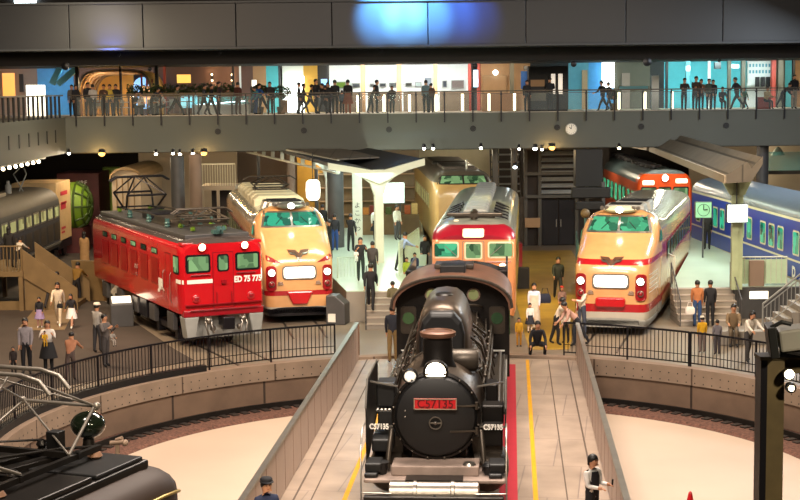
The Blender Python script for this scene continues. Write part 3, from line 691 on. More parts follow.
# ---------------------------------------------------------------- red and peach railcar in the middle
def railcar():
    loc = (2.45, 49.8); h = R(4.9); L = 17.6
    t = thing('diesel_railcar', 'peach railcar with red forehead and black roof vents, behind the steam locomotive', 'train', (loc[0], loc[1], 0), -h)
    PE = '#d08a5c'
    M['kiha'] = mat_bands('kiha', [(0, '#777777'), (.7, PE), (3.33, '#8a1224'), (3.8, '#7d7c72')], [(0, '#777777'), (.7, '#d2b23a'), (3.3, '#b9a050'), (3.45, '#77796f')], .62, rough=.3, coat=.5)
    mb = MB(); RG = [(-.02, 1.3, .8, 3.1, 3.5), (.1, 1.38, .75, 3.25, 3.62), (.45, 1.41, .7, 3.35, 3.86), (.9, 1.42, .7, 3.38, 3.97), (L, 1.42, .7, 3.38, 3.97)]
    mb.loft([ring(*r, p=.62) for r in RG]); bv = bvh_of(mb); mb.build('body', M['kiha'], t, smooth=35)
    glazed(t, bv, rr(-1.35, 2.72, -.48, 3.28, .08), rr(-1.3, 2.78, -.53, 3.22, .06), 'front', 'cream', 'winmint', 'cab_window')
    glazed(t, bv, rr(.48, 2.72, 1.35, 3.28, .08), rr(.53, 2.78, 1.3, 3.22, .06), 'front', 'cream', 'wingreen', 'cab_window')
    dr = decal('door', M['copperwall'], bv, [rr(-.37, 1.0, .37, 3.3, .05)], 'front', .012, t, .3)
    M['peach'] = mat('peach', PE, .3, coat=.5, var=.05)
    decal('door_leaf', M['peach'], bv, [rr(-.34, 1.0, .34, 3.28, .04)], 'front', .025, dr, .3)
    decal('door_frame', M['cream'], bv, [rr(-.3, 2.68, .3, 3.26, .07)], 'front', .035, dr, .3); decal('door_pane', M['wingreen'], bv, [rr(-.25, 2.73, .25, 3.21, .05)], 'front', .045, dr, .3)
    sg = decal('destination_sign', M['cream'], bv, [rr(-.36, 3.42, .36, 3.7, .06)], 'front', .05, t, .3); decal('lit_panel', M['headmark'], bv, [rr(-.31, 3.46, .31, 3.66, .05)], 'front', .07, sg, .3)
    for s in (-1, 1):
        lamp_unit(t, s*.98, -.12, 2.42, .13, 'lampwarm', 'peach')
        w = MB(); w.beam((s*.55, -.1, 2.8), (s*.95, -.1, 3.15), .025); w.build('wiper', M['steel'], t)
        w = MB(); w.tube([(s*1.25, -.05, 2.6), (s*.45, -.08, 2.6)], .015); w.build('handrail', M['reddeep'], t)
        for i in range(5):
            y = 1.9 + i*1.25
            w = MB(); w.loft([[(s*.55, y, 3.8), (s*1.2, y+.05, 3.6), (s*1.2, y+.55, 3.6), (s*.55, y+.6, 3.8)], [(s*.62, y+.02, 4.08), (s*1.12, y+.3, 3.86), (s*1.12, y+.5, 3.86), (s*.62, y+.58, 4.08)]]); v = w.build('roof_vent', M['blackmetal'], t, bevel=.015)
            w = MB(); w.loft([[(s*.62, y-.01, 3.87), (s*1.12, y+.02, 3.72), (s*1.08, y+.2, 3.84), (s*.66, y-.0, 4.02)], [(s*.62, y+.1, 3.87), (s*1.12, y+.1, 3.72), (s*1.08, y+.24, 3.84), (s*.66, y+.1, 4.02)]]); w.build('grille', M['black'], v)
    for i in range(12):
        y = 1.7 + i*1.25; w = MB(); w.loft([[(a*sc, b, z) for a, b in ((-.42, y), (.42, y), (.42, y+1.12), (-.42, y+1.12))] for sc, z in ((1, 3.85), (1, 4.16), (.75, 4.22))]); w.build('roof_duct', M['lightgrey'], t, bevel=.05, seg=3)
    w = MB(); w.bx(-.95, .95, 1.15, 1.45, 4.02, 4.14); w.bx(-.7, .7, 1.25, 1.4, 3.95, 4.05); w.build('air_deflector', M['ironlight'], t, bevel=.03)
    w = MB(); w.lathe([(.14, 0), (.1, .2), (.14, .32), (.05, .4)], (0, .9, 3.9), 12); horns(w, 0, .8, 4.12); w.build('horn', M['ironlight'], t, smooth=40)
    w = MB(); w.lathe([(.1, 0), (.1, .06), (.06, .1)], (-.6, .75, 3.85), 10); w.build('roof_cap', M['cream'], t, smooth=40)
    for i in range(10):
        y = 1.8 + i*1.4; glazed(t, bv, rr(y, 2.15, y+.95, 2.95, .08), rr(y+.06, 2.2, y+.89, 2.9, .06), 'right', 'cream', 'windark')
    bogie(t, 3); bogie(t, L-3); rails_for(loc, h, L, 'pair of steel rails under the peach railcar')
    w = MB(); w.bx(-1.2, 1.2, .3, 1, .4, .8); w.build('coupler_guard', M['blackmetal'], t)
railcar()
# ---------------------------------------------------------------- cream train behind it, on a raised bed
def back_train():
    x, y, h, L = 3.05, 70.6, R(-2.4), 18.0; Z = .62
    t = thing('express_train', 'beige express train with a wide pale windscreen far behind the railcar', 'train', (x, y, Z), -h)
    M['backbody'] = mat_bands('backbody', [(0, '#c79a5e'), (3.3, '#5e5445')], [(0, '#c9a256'), (3.28, '#6a5f50')], 2.0, rough=.35)
    RG = [(0, 1.2, .4, 2.4, 2.9), (.15, 1.33, .3, 2.7, 3.2), (.3, 1.36, .3, 2.8, 3.3), (.8, 1.42, .3, 2.95, 3.75), (1.1, 1.44, .3, 3.05, 3.85), (1.8, 1.46, .3, 3.15, 3.85), (L, 1.46, .3, 3.2, 3.75)]
    mb = MB(); mb.loft([ring(*r, p=.5) for r in RG]); bv = bvh_of(mb); mb.build('body', M['backbody'], t, smooth=35)
    ws = decal('windscreen', M['darkbrown'], bv, [[(-1.25, 3.22), (1.25, 3.22), (1.1, 3.64), (-1.1, 3.64)]], 'front', .02, t, .15)
    for s in (-1, 1): decal('pane', M['wingreen'], bv, [[(s*.04, 3.27), (s*1.1, 3.27), (s*1.0, 3.6), (s*.04, 3.6)]], 'front', .035, ws, .15)
    q = MB(); q.bx(-.8, .8, 3, 7, 3.75, 3.95); q.build('roof_unit', M['ironlight'], t, bevel=.05); q = MB(); q.cyl((.3, 2.0, 3.8), (.3, 2.0, 4.3), .05); q.build('antenna', M['steel'], t)
    q = MB(); q.bx(-.9, .9, 9, 14, 3.7, 3.9); q.build('roof_unit', M['ironlight'], t, bevel=.05)
    for i in range(8):
        yy = 3 + i*1.6; glazed(t, bv, rr(yy, 1.9, yy+.9, 2.6, .08), rr(yy+.06, 1.95, yy+.84, 2.55, .06), 'left', 'cream', 'winyellow')
    bogie(t, 3.5, m='blackmetal'); bogie(t, L-3.5, m='blackmetal')
    mb = MB(); mb.prism([(1.3, 69.5), (4.7, 69.5), (4.6, 90), (.6, 90)], 0, Z); struct('floor_trackbed', mb, M['plinth'])
back_train()
# ---------------------------------------------------------------- orange commuter train
def orange_train():
    x, y, h, L = 13.65, 77.0, R(.6), 16.5
    t = thing('commuter_train', 'orange commuter train with three lit roof signs at the back right', 'train', (x, y, 0), -h)
    M['orangebody'] = mat_bands('orangebody', [(0, '#ee5a1c'), (3.86, '#6f7f80')], [(0, '#d9603a'), (3.38, '#54656b')], .8, rough=.35)
    RG = [(0, 1.32, .8, 3.2, 3.95), (.1, 1.4, .75, 3.25, 4.08), (.8, 1.42, .75, 3.28, 4.1), (.9, 1.4, .75, 3.28, 4.05), (L, 1.4, .75, 3.28, 4.05)]
    mb = MB(); mb.loft([ring(*r, p=.7) for r in RG]); bv = bvh_of(mb); mb.build('body', M['orangebody'], t, smooth=35)
    for a, b in ((-1.22, -.42), (-.32, .32), (.42, 1.22)): glazed(t, bv, rr(a, 2.3, b, 3.2, .06), rr(a+.06, 2.36, b-.06, 3.14, .05), 'front', 'blackmetal', 'wingreen', 'cab_window')
    for a, r_, z in ((-.85, .3, 3.42), (.85, .3, 3.5)):
        s = decal('destination_sign', M['cream'], bv, [rr(a-.32, z-.13, a+.32, z+.13, .05)], 'front', .03, t); decal('lit_panel', M['headmark'], bv, [rr(a-.28, z-.1, a+.28, z+.1, .04)], 'front', .05, s)
    lamp_unit(t, 0, -.1, 3.66, .16, 'lampwhite', 'orangebody')
    for i in range(9):
        yy = 1.0 + i*1.65; w = MB(); w.lathe([(.2, 0), (.2, .2), (.42, .22), (.42, .34), (.1, .38)], (-.45, yy, 3.95), 12); w.build('roof_ventilator', M['blackmetal'], t, smooth=40)
        glazed(t, bv, rr(yy, 1.9, yy+1.2, 2.95, .06), rr(yy+.08, 1.97, yy+1.12, 2.88, .05), 'left', 'copperwall', 'winmint')
    bogie(t, 3); bogie(t, L-3)
orange_train()
# ---------------------------------------------------------------- blue sleeping coach on the right
def blue_coach():
    xs, ys = 16.3, 54.4; h = -R(3.05); L = 17.2
    t = thing('sleeping_coach', 'blue sleeping coach with cream lines and a grey curved roof on the right', 'train', (xs, ys, 0), -h)
    M['coach'] = mat_bands('coach', [(0, '#101018'), (1.0, '#d8cfae'), (1.12, '#10389c'), (1.74, '#d8cfae'), (1.82, '#10389c'), (3.3, '#d8cfae'), (3.38, '#566069')], rough=.38, coat=.1, var=.06)
    mb = MB(); mb.loft([ring(*r, p=.75) for r in ((0, 1.42, .9, 3.38, 4.02), (L, 1.42, .9, 3.38, 4.02))]); bv = bvh_of(mb); mb.build('body', M['coach'], t, smooth=35)
    y = 1.0; i = 0
    while y < L-1.5:
        glazed(t, bv, rr(y, 2.0, y+.8, 2.95, .1), rr(y+.07, 2.07, y+.73, 2.88, .08), 'left', 'cream', 'winteal' if y < 14 else 'windark'); y += 1.15 if i % 3 else 1.9; i += 1
    q = MB(); q.tube([(-1.5, L-3.9, 2.4), (-1.5, L-2.9, 2.4)], .02); q.build('grab_rail', M['steel'], t)
    vs, fs = text2d('Nahanefu', .3); 
    decal('emblem_letters', M['paintwhite'], bv, [([(1.6-x, yy+1.35) for x, yy in text2d('D', .55, font_bold=.03)[0]], text2d('D', .55, font_bold=.03)[1])], 'left', .02, t)
    q = MB(); q.bx(-1.2, 1.2, 5, L-5, .4, .95); q.build('underframe', M['blackmetal'], t)
    bogie(t, 3); bogie(t, L-3)
blue_coach()
# ================================================================ steam locomotive on the turntable
def steam():
    o = D(-.1, -7.65)
    t = thing('steam_locomotive', 'black steam locomotive with lit headlamp and red number plate on the turntable', 'locomotive', (o.x, o.y, 0), -TH)
    ZC_ = 2.0; I = M['iron']; B = M['boiler']; IL = M['ironlight']; S = M['silver']
    mb = MB(); mb.lathe([(.84, 0), (.87, .03), (.87, 2.2), (.885, 2.22), (.885, 2.3), (.88, 2.32), (.92, 8.6)], (0, 0, 0), 40, 'Y')
    for i, v in enumerate(mb.v): v.y = -v.y + 1.0; v.z += ZC_
    boil = mb.build('boiler', B, t, smooth=40)
    mb = MB()
    for y in (3.4, 4.6, 5.8, 7.0, 8.2): mb.loft([[(.925*math.cos(a*math.pi/20)*(1+.0*k), y+k*.07, ZC_+.925*math.sin(a*math.pi/20)) for a in range(40)] for k in (0, 1)])
    tag(mb.build('lagging_band', IL, boil, smooth=40), kind=None)
    # smokebox door
    mb = MB(); mb.lathe([(.88, -.06), (.88, .02), (.83, .06), (.83, .02)], (0, .98, ZC_), 48, 'Y'); ring_ = mb.build('smokebox_ring', I, t, smooth=30)
    mb = MB(); mb.lathe([(.81, -.05), (.81, .05), (.76, .12), (.6, .17), (.35, .2), (.02, .21)], (0, .98, ZC_), 48, 'Y'); dr = mb.build('smokebox_door', M['black'], t, smooth=30)
    mb = MB(); mb.tube([(.12*math.cos(a*math.pi/10), .72, ZC_-.1+.12*math.sin(a*math.pi/10)) for a in range(21)], .013, 6)
    mb.beam((-.11, .72, ZC_-.1), (.11, .72, ZC_-.1), .025); mb.ball((0, .71, ZC_-.1), (.035, .04, .035)); mb.build('door_wheel', M['silver'], dr, smooth=50)
    for z in (.22, -.28):
        mb = MB(); mb.beam((.28, .78, ZC_+z), (.82, .86, ZC_+z), .05, .035); mb.cyl((.8, .86, ZC_+z-.07), (.8, .86, ZC_+z+.07), .035); mb.build('hinge_strap', IL, dr, smooth=40)
    mb = MB()
    for a in range(16):
        u = R(a*22.5+11); mb.ball((.845*math.cos(u), .9, ZC_+.845*math.sin(u)), .025, 6, 4)
    mb.build('door_bolts', IL, ring_)
    for dx, dz in ((-.6, .12), (-.6, .0)): mb = MB(); mb.ball((dx, .82, ZC_+dz), .02, 6, 4); mb.build('rivet', S, dr)
    # number plate
    mb = MB(); mb.bx(-.42, .42, .7, .74, 2.17, 2.39); npz = mb.build('number_plate', M['red'], t, bevel=.008)
    mb = MB()
    for a, b, c, d in ((-.42, .42, 2.37, 2.39), (-.42, .42, 2.17, 2.19), (-.42, -.4, 2.17, 2.39), (.4, .42, 2.17, 2.39)): mb.bx(a, b, .685, .7, c, d)
    mb.build('plate_border', M['copperwall'], npz)
    vs, fs = text2d('C57135', .24, font_bold=.004); mb = MB()
    mb.add([(x*.93, .69, y+2.28) for x, y in vs], fs); o2 = mb.build('plate_number', M['reddark'], npz)
    # headlamps
    lamp_unit(t, 0, .95, 2.86, .2, 'lamphead', 'iron'); lamp_unit(t, -.5, .95, 2.78, .12, 'signdim', 'iron', 'small_headlight')
    mb = MB(); mb.beam((0, 1.0, 2.6), (0, 1.2, 2.8), .12); mb.beam((-.5, 1.0, 2.55), (-.45, 1.1, 2.75), .07); mb.bx(-.14, .14, .88, 1.0, 2.56, 2.63); mb.build('lamp_bracket', IL, t)
    # chimney, dome
    mb = MB(); mb.lathe([(.42, 2.7), (.36, 2.82), (.3, 2.95), (.3, 3.38), (.34, 3.42), (.35, 3.48), (.31, 3.5), (.27, 3.5), (.26, 3.3)], (0, 1.95, 0), 28); mb.build('chimney', M['iron'], t, smooth=35)
    mb = MB(); mb.lathe([(.345, 3.41), (.365, 3.44), (.365, 3.5), (.3, 3.53), (.28, 3.5)], (0, 1.95, 0), 28); mb.build('chimney_lip', M['brownroof'], t, smooth=35)
    mb = MB(); rg = []
    for y, k in ((3.7, .86), (3.76, .92), (3.9, .97), (4.3, 1), (6.3, 1), (6.6, .93), (6.8, .75), (6.85, .5)):
        rg.append([(.6*k*math.copysign(abs(math.cos(math.pi*i/12))**.7, math.cos(math.pi*i/12)), y, 2.6 + 1.25*k*math.sin(math.pi*i/12)**.8) for i in range(13)])
    mb.loft(rg); mb.build('dome', M['boiler'], t, smooth=50)
    mb = MB(); mb.loft([[(x*.5*k, y, 2.78+z*.93*k) for x, z in ((-1, 0), (-1, .45), (-.85, .75), (-.5, .97), (.5, .97), (.85, .75), (1, .45), (1, 0))] for y, k in ((3.5, .88), (3.56, .97), (3.75, 1))]); mb.build('dome_front', M['black'], t, bevel=.03)
    mb = MB(); mb.ball((0, 5.0, 3.84), (.2, .25, .06)); mb.build('dome_lid', I, t, smooth=50)
    mb = MB(); mb.lathe([(.12, 2.8), (.12, 3.1), (.05, 3.18), (.05, 3.35)], (.3, 7.6, 0), 12); mb.lathe([(.1, 2.8), (.1, 3.0), (.04, 3.1)], (-.3, 7.5, 0), 12); mb.build('safety_valve', M['silver'], t, smooth=40)
    mb = MB(); mb.lathe([(.2, -.35), (.24, -.3), (.24, .3), (.2, .35)], (.45, 2.6, 2.8), 16, 'X'); mb.build('turbo_generator', IL, t, smooth=40)
    # cab
    W = 1.4; y0 = 9.6
    mb = MB(); prof_ = [(-W, 1.1), (-W, 3.0)] + [(-W*math.cos(math.pi*i/14), 3.0 + .62*math.sin(math.pi*i/14)) for i in range(1, 14)] + [(W, 3.0), (W, 1.1)]
    mb.prism(prof_, y0, y0+.08, 'Y'); cf = mb.build('cab_front', I, t)
    for s in (-1, 1):
        mb = MB(); mb.bx(s*W-.03, s*W+.03, y0, y0+2.2, 1.1, 3.0); cs = mb.build('cab_side', I, t)
        mb = MB(); mb.bx(s*W-.045, s*W+.045, y0+.5, y0+1.2, 2.1, 2.8); mb.build('side_window', M['windark'], cs)
        mb = MB(); mb.lathe([(.17, 0), (.17, .05), (.13, .06)], (s*.53, y0, 3.2), 20, 'Y'); rw = mb.build('round_window', M['copperwall'], cf, smooth=30)
        mb = MB(); mb.lathe([(.13, .03), (.13, .07)], (s*.53, y0, 3.2), 20, 'Y'); mb.build('pane', M['winyellow'], rw)
        mb = MB(); mb.prism(rr(s*1.12-.2, 2.2, s*1.12+.2, 2.9, .08), y0-.04, y0+.01, 'Y'); fw = mb.build('front_window', M['ironlight'], cf)
        mb = MB(); mb.lathe([(.15, .03), (.15, .07)], (s*1.12, y0, 2.6), 20, 'Y'); mb.build('pane', M['windark'], fw)
        mb = MB(); mb.bx(s*1.12-.19, s*1.12+.19, y0-.03, y0-.01, 1.75, 1.79); mb.build('cab_lettering', M['paintwhite'], cf)
    mb = MB()
    arc = lambda r, dz: [(-r*math.cos(math.pi*i/18), 2.97 + dz + (.78)*math.sin(math.pi*i/18)**.85) for i in range(19)]
    a1, a2 = arc(W+.1, 0), arc(W+.02, -.06)
    mb.loft([[(x, y, z) for x, z in a1 + a2[::-1]] for y in (y0-.75, y0+2.4)]); rf = mb.build('cab_roof', M['brownroof'], t, smooth=30)
    mb = MB(); mb.tube([(x, y0-.75, z) for x, z in a1], .035, 6); mb.build('roof_edge', M['ironlight'], rf, smooth=40)
    mb = MB(); mb.bx(-.32, .32, y0+.1, y0+.8, 3.72, 3.92); mb.build('roof_hatch', M['black'], rf, bevel=.02)
    mb = MB(); mb.bx(-.5, .5, y0+.9, y0+1.7, 3.74, 3.86); mb.build('roof_vent', M['ironlight'], rf, bevel=.02)
    # running boards, deflectors, fittings
    for s in (-1, 1):
        mb = MB(); mb.bx(s*.75, s*1.38, 2.9, y0, 1.6, 1.66); rb = mb.build('running_board', IL, t)
        mb = MB(); mb.beam((s*1.0, 2.9, 1.63), (s*1.0, 1.2, 1.0), .55, .05); mb.build('sloping_board', IL, rb)
        mb = MB(); mb.prism([(.75, 1.0), (.75, 2.15), (1.15, 2.65), (3.3, 2.65), (3.3, 1.65), (1.6, 1.2)], s*1.36-.012, s*1.36+.012, 'X')
        # prism on X takes (y,z)
        mb.build('smoke_deflector', I, t)
        mb = MB(); mb.tube([(s*1.37, .75, 2.18), (s*1.37, 1.15, 2.68), (s*1.37, 3.3, 2.68)], .02, 6); mb.beam((s*1.36, 1.6, 2.55), (s*.8, 1.6, 2.45), .03); mb.beam((s*1.36, 1.3, 1.7), (s*.85, 1.3, 1.7), .03); mb.build('deflector_stay', M['steel'], t)
        mb = MB(); mb.tube([(s*.9, 2.4, 2.35), (s*.95, 5, 2.4), (s*.98, 9.5, 2.45)], .025, 6); mb.tube([(s*.6, 2.4, 2.75), (s*.66, 5.5, 2.72), (s*.62, 9.5, 2.78)], .02, 6)
        mb.tube([(s*.82, 3.6, 2.5), (s*.9, 4.0, 2.2), (s*1.0, 4.6, 1.8)], .035, 6); mb.tube([(s*.5, 6.9, 2.9), (s*.85, 7.2, 2.6), (s*1.05, 7.9, 1.9), (s*1.1, 8.8, 1.8)], .03, 6)
        mb.tube([(s*.45, 4.4, 3.1), (s*.8, 4.7, 2.75), (s*.98, 5.0, 2.1)], .03, 6); mb.tube([(s*.45, 5.6, 3.1), (s*.8, 5.7, 2.75), (s*.98, 5.9, 2.1)], .03, 6); mb.tube([(s*.3, 7.7, 3.2), (s*.62, 8.4, 3.1), (s*.75, 9.5, 2.9)], .03, 6)
        mb.tube([(s*1.2, 3.0, 1.8), (s*1.2, 9.0, 1.82)], .045, 6); mb.tube([(s*1.3, 3.3, 1.72), (s*1.3, 9.3, 1.72)], .02, 6)
        mb.tube([(s*.75, 2.6, 2.55), (s*.85, 3.5, 2.45), (s*.8, 5.2, 2.6), (s*.88, 7.2, 2.5), (s*.84, 9.5, 2.6)], .018, 6); mb.tube([(s*.97, 2.8, 2.2), (s*1.0, 6, 2.15), (s*1.0, 9.5, 2.2)], .035, 6)
        for k in range(6): yy = 3.1+k*1.05; mb.tube([(s*.7, yy, 2.68), (s*.86, yy+.1, 2.45), (s*.98, yy+.15, 2.1), (s*1.08, yy+.2, 1.75)], .016, 6)
        mb.build('pipework', IL, boil, smooth=50)
        mb = MB()
        for k in range(7): mb.ball((s*.93, 3 + k*.95, 2.4), .045, 8, 6); mb.ball((s*.65, 3.2 + k*.9, 2.75), .035, 8, 6)
        mb.build('pipe_clamps', IL, boil, smooth=50)
        mb = MB(); mb.lathe([(.4, -.5), (.44, -.45), (.44, .45), (.4, .5)], (s*.98, 2.0, .75), 20, 'Y'); mb.bx(s*1.0-.3, s*1.0+.3, 1.5, 2.5, 1.1, 1.45); mb.build('cylinder', IL, t, smooth=40)
        for yy in (5.1, 7.0, 8.9):
            mb = MB(); c = (s*.62, yy, .93); mb.lathe([(.8, -.06), (.88, -.06), (.88, .06), (.8, .06), (.8, -.06)], c, 32, 'X'); mb.lathe([(.16, -.09), (.16, .09)], c, 12, 'X')
            for k in range(12): a = R(30*k+8); mb.beam((c[0], yy+.14*math.cos(a), .93+.14*math.sin(a)), (c[0], yy+.82*math.cos(a), .93+.82*math.sin(a)), .05)
            mb.build('driving_wheel', I, t, smooth=40)
        mb = MB(); mb.beam((s*.82, 5.1, .7), (s*.82, 8.9, .7), .05, .12); mb.beam((s*.9, 2.5, .78), (s*.9, 7.0, .7), .05, .1); mb.build('coupling_rod', S, t)
        for yy in (1.0, 3.3, 10.7):
            mb = MB(); mb.lathe([(.1, -.06), (.42, -.06), (.42, .06), (.1, .06)], (s*.6, yy, .47), 24, 'X'); mb.build('carrying_wheel', I, t, smooth=40)
    # left side: air pump boxes; right side: boxes and tank
    mb = MB(); mb.bx(-1.24, -.86, 1.7, 2.3, 2.0, 2.5); mb.bx(-1.2, -.8, 1.5, 2.0, 1.62, 1.98); mb.bx(-1.28, -.86, 1.0, 1.6, 1.25, 1.5); pm_ = mb.build('air_pump', M['black'], t, bevel=.03)
    mb = MB()
    for k in range(5): mb.ball((-1.2+k*.08, 1.52, 1.98), .04, 6, 5)
    mb.build('pump_bolts', M['steel'], pm_)
    for s in (-1, 1):
        vs, fs = text2d('C57135', .15, font_bold=.006); mb = MB(); mb.add([(x*.8 + s*1.12, .9, y+1.78) for x, y in vs], fs); mb.build('side_lettering', M['paintwhite'], t)
    mb = MB(); mb.bx(.9, 1.3, 1.4, 1.8, 1.28, 1.7); mb.bx(.88, 1.32, 1.9, 2.4, 1.62, 2.0); mb.bx(.95, 1.2, 2.6, 3.2, 1.9, 2.3); mb.build('feed_pump', I, t, bevel=.03)
    # front deck and feed water heater
    mb = MB(); mb.bx(-1.36, 1.36, .1, 1.3, .86, .93); mb.bx(-.85, .85, .4, 1.1, .93, 1.12); mb.build('front_deck', M['dustysteel'], t, bevel=.02)
    mb = MB(); mb.bx(-1.33, 1.33, -.3, -.12, .25, .7); mb.build('buffer_beam', I, t, bevel=.02)
    mb = MB(); mb.lathe([(.22, -.86), (.27, -.84), (.27, -.4), (.29, -.39), (.29, -.33), (.27, -.32), (.27, .32), (.29, .33), (.29, .39), (.27, .4), (.27, .84), (.22, .86)], (0, .05, .66), 28, 'X'); hh = mb.build('feedwater_heater', S, t, smooth=35)
    mb = MB(); mb.ball((.02, -.21, .7), .03); mb.build('heater_plug', M['black'], hh)
    mb = MB(); mb.bx(-.86, .86, -.1, .3, .36, .42); mb.build('heater_cradle', IL, t)
    for x in (-1.05, .66, 1.05):
        mb = MB(); mb.lathe([(.1, 0), (.12, .05), (.12, .16), (.14, .18), (.1, .24)] if x != -1.05 else [(.1, 0), (.14, .22), (.15, .24), (.12, .24)], (x, .55, .93), 14); mb.build('marker_lamp', M['black'] if x != .66 else S, t, smooth=40)
    for s in (-1, 1):
        mb = MB(); x = s*1.38
        mb.tube([(x, -.2, .2), (x, -.2, 1.55), (x, .2, 1.9), (x, .7, 1.9)], .018, 6); mb.tube([(x, -.2, .75), (s*.8, -.25, .75)], .014, 6); mb.tube([(x, -.2, 1.15), (x, .75, 1.2)], .014, 6)
        mb.tube([(s*1.38, -.22, .42), (s*.4, -.3, .42), (s*.4, -.3, .2)], .016, 6); mb.build('front_handrail', M['steel'], t, smooth=50)
        mb = MB(); mb.bx(s*1.2-.16, s*1.2+.16, .35, .9, 1.0, 1.18); mb.bx(s*1.2-.16, s*1.2+.1, .2, .5, .93, 1.02); mb.build('steam_chest_cover', M['black'], t, bevel=.03)
        mb = MB(); mb.tube([(s*.95, .7, .95), (s*.92, .8, 1.35), (s*.88, 1.0, 1.7)], .05, 8); mb.build('steam_pipe', IL, t, smooth=50)
    mb = MB(); mb.bx(-.55, .55, 0, 12, .55, .95); mb.build('frame', I, t)
    # tender
    mb = MB(); mb.bx(-1.38, 1.38, 12.5, 17.4, 1.1, 3.0); mb.bx(-1.38, 1.38, 12.5, 12.6, 3.0, 3.45); mb.bx(-1.38, -1.32, 12.5, 16.0, 3.0, 3.45); mb.bx(1.32, 1.38, 12.5, 16.0, 3.0, 3.45); td = mb.build('tender', I, t, bevel=.02)
    mb = MB(); rg = []
    random.seed(3)
    for i in range(18):
        y = 12.65 + i*.19; rg.append([(-1.3 + 2.6*j/14, y, 3.0 + .45*math.sin(math.pi*j/14)**.4*math.sin(math.pi*(i+1)/19)**.4 + random.uniform(-.05, .05)) for j in range(15)])
    mb.loft(rg, closed=False, cap=False); tag(mb.build('coal', M['coal'], td), kind='stuff')
    for y in (13.8, 16.2): bogie(t, y)
steam()
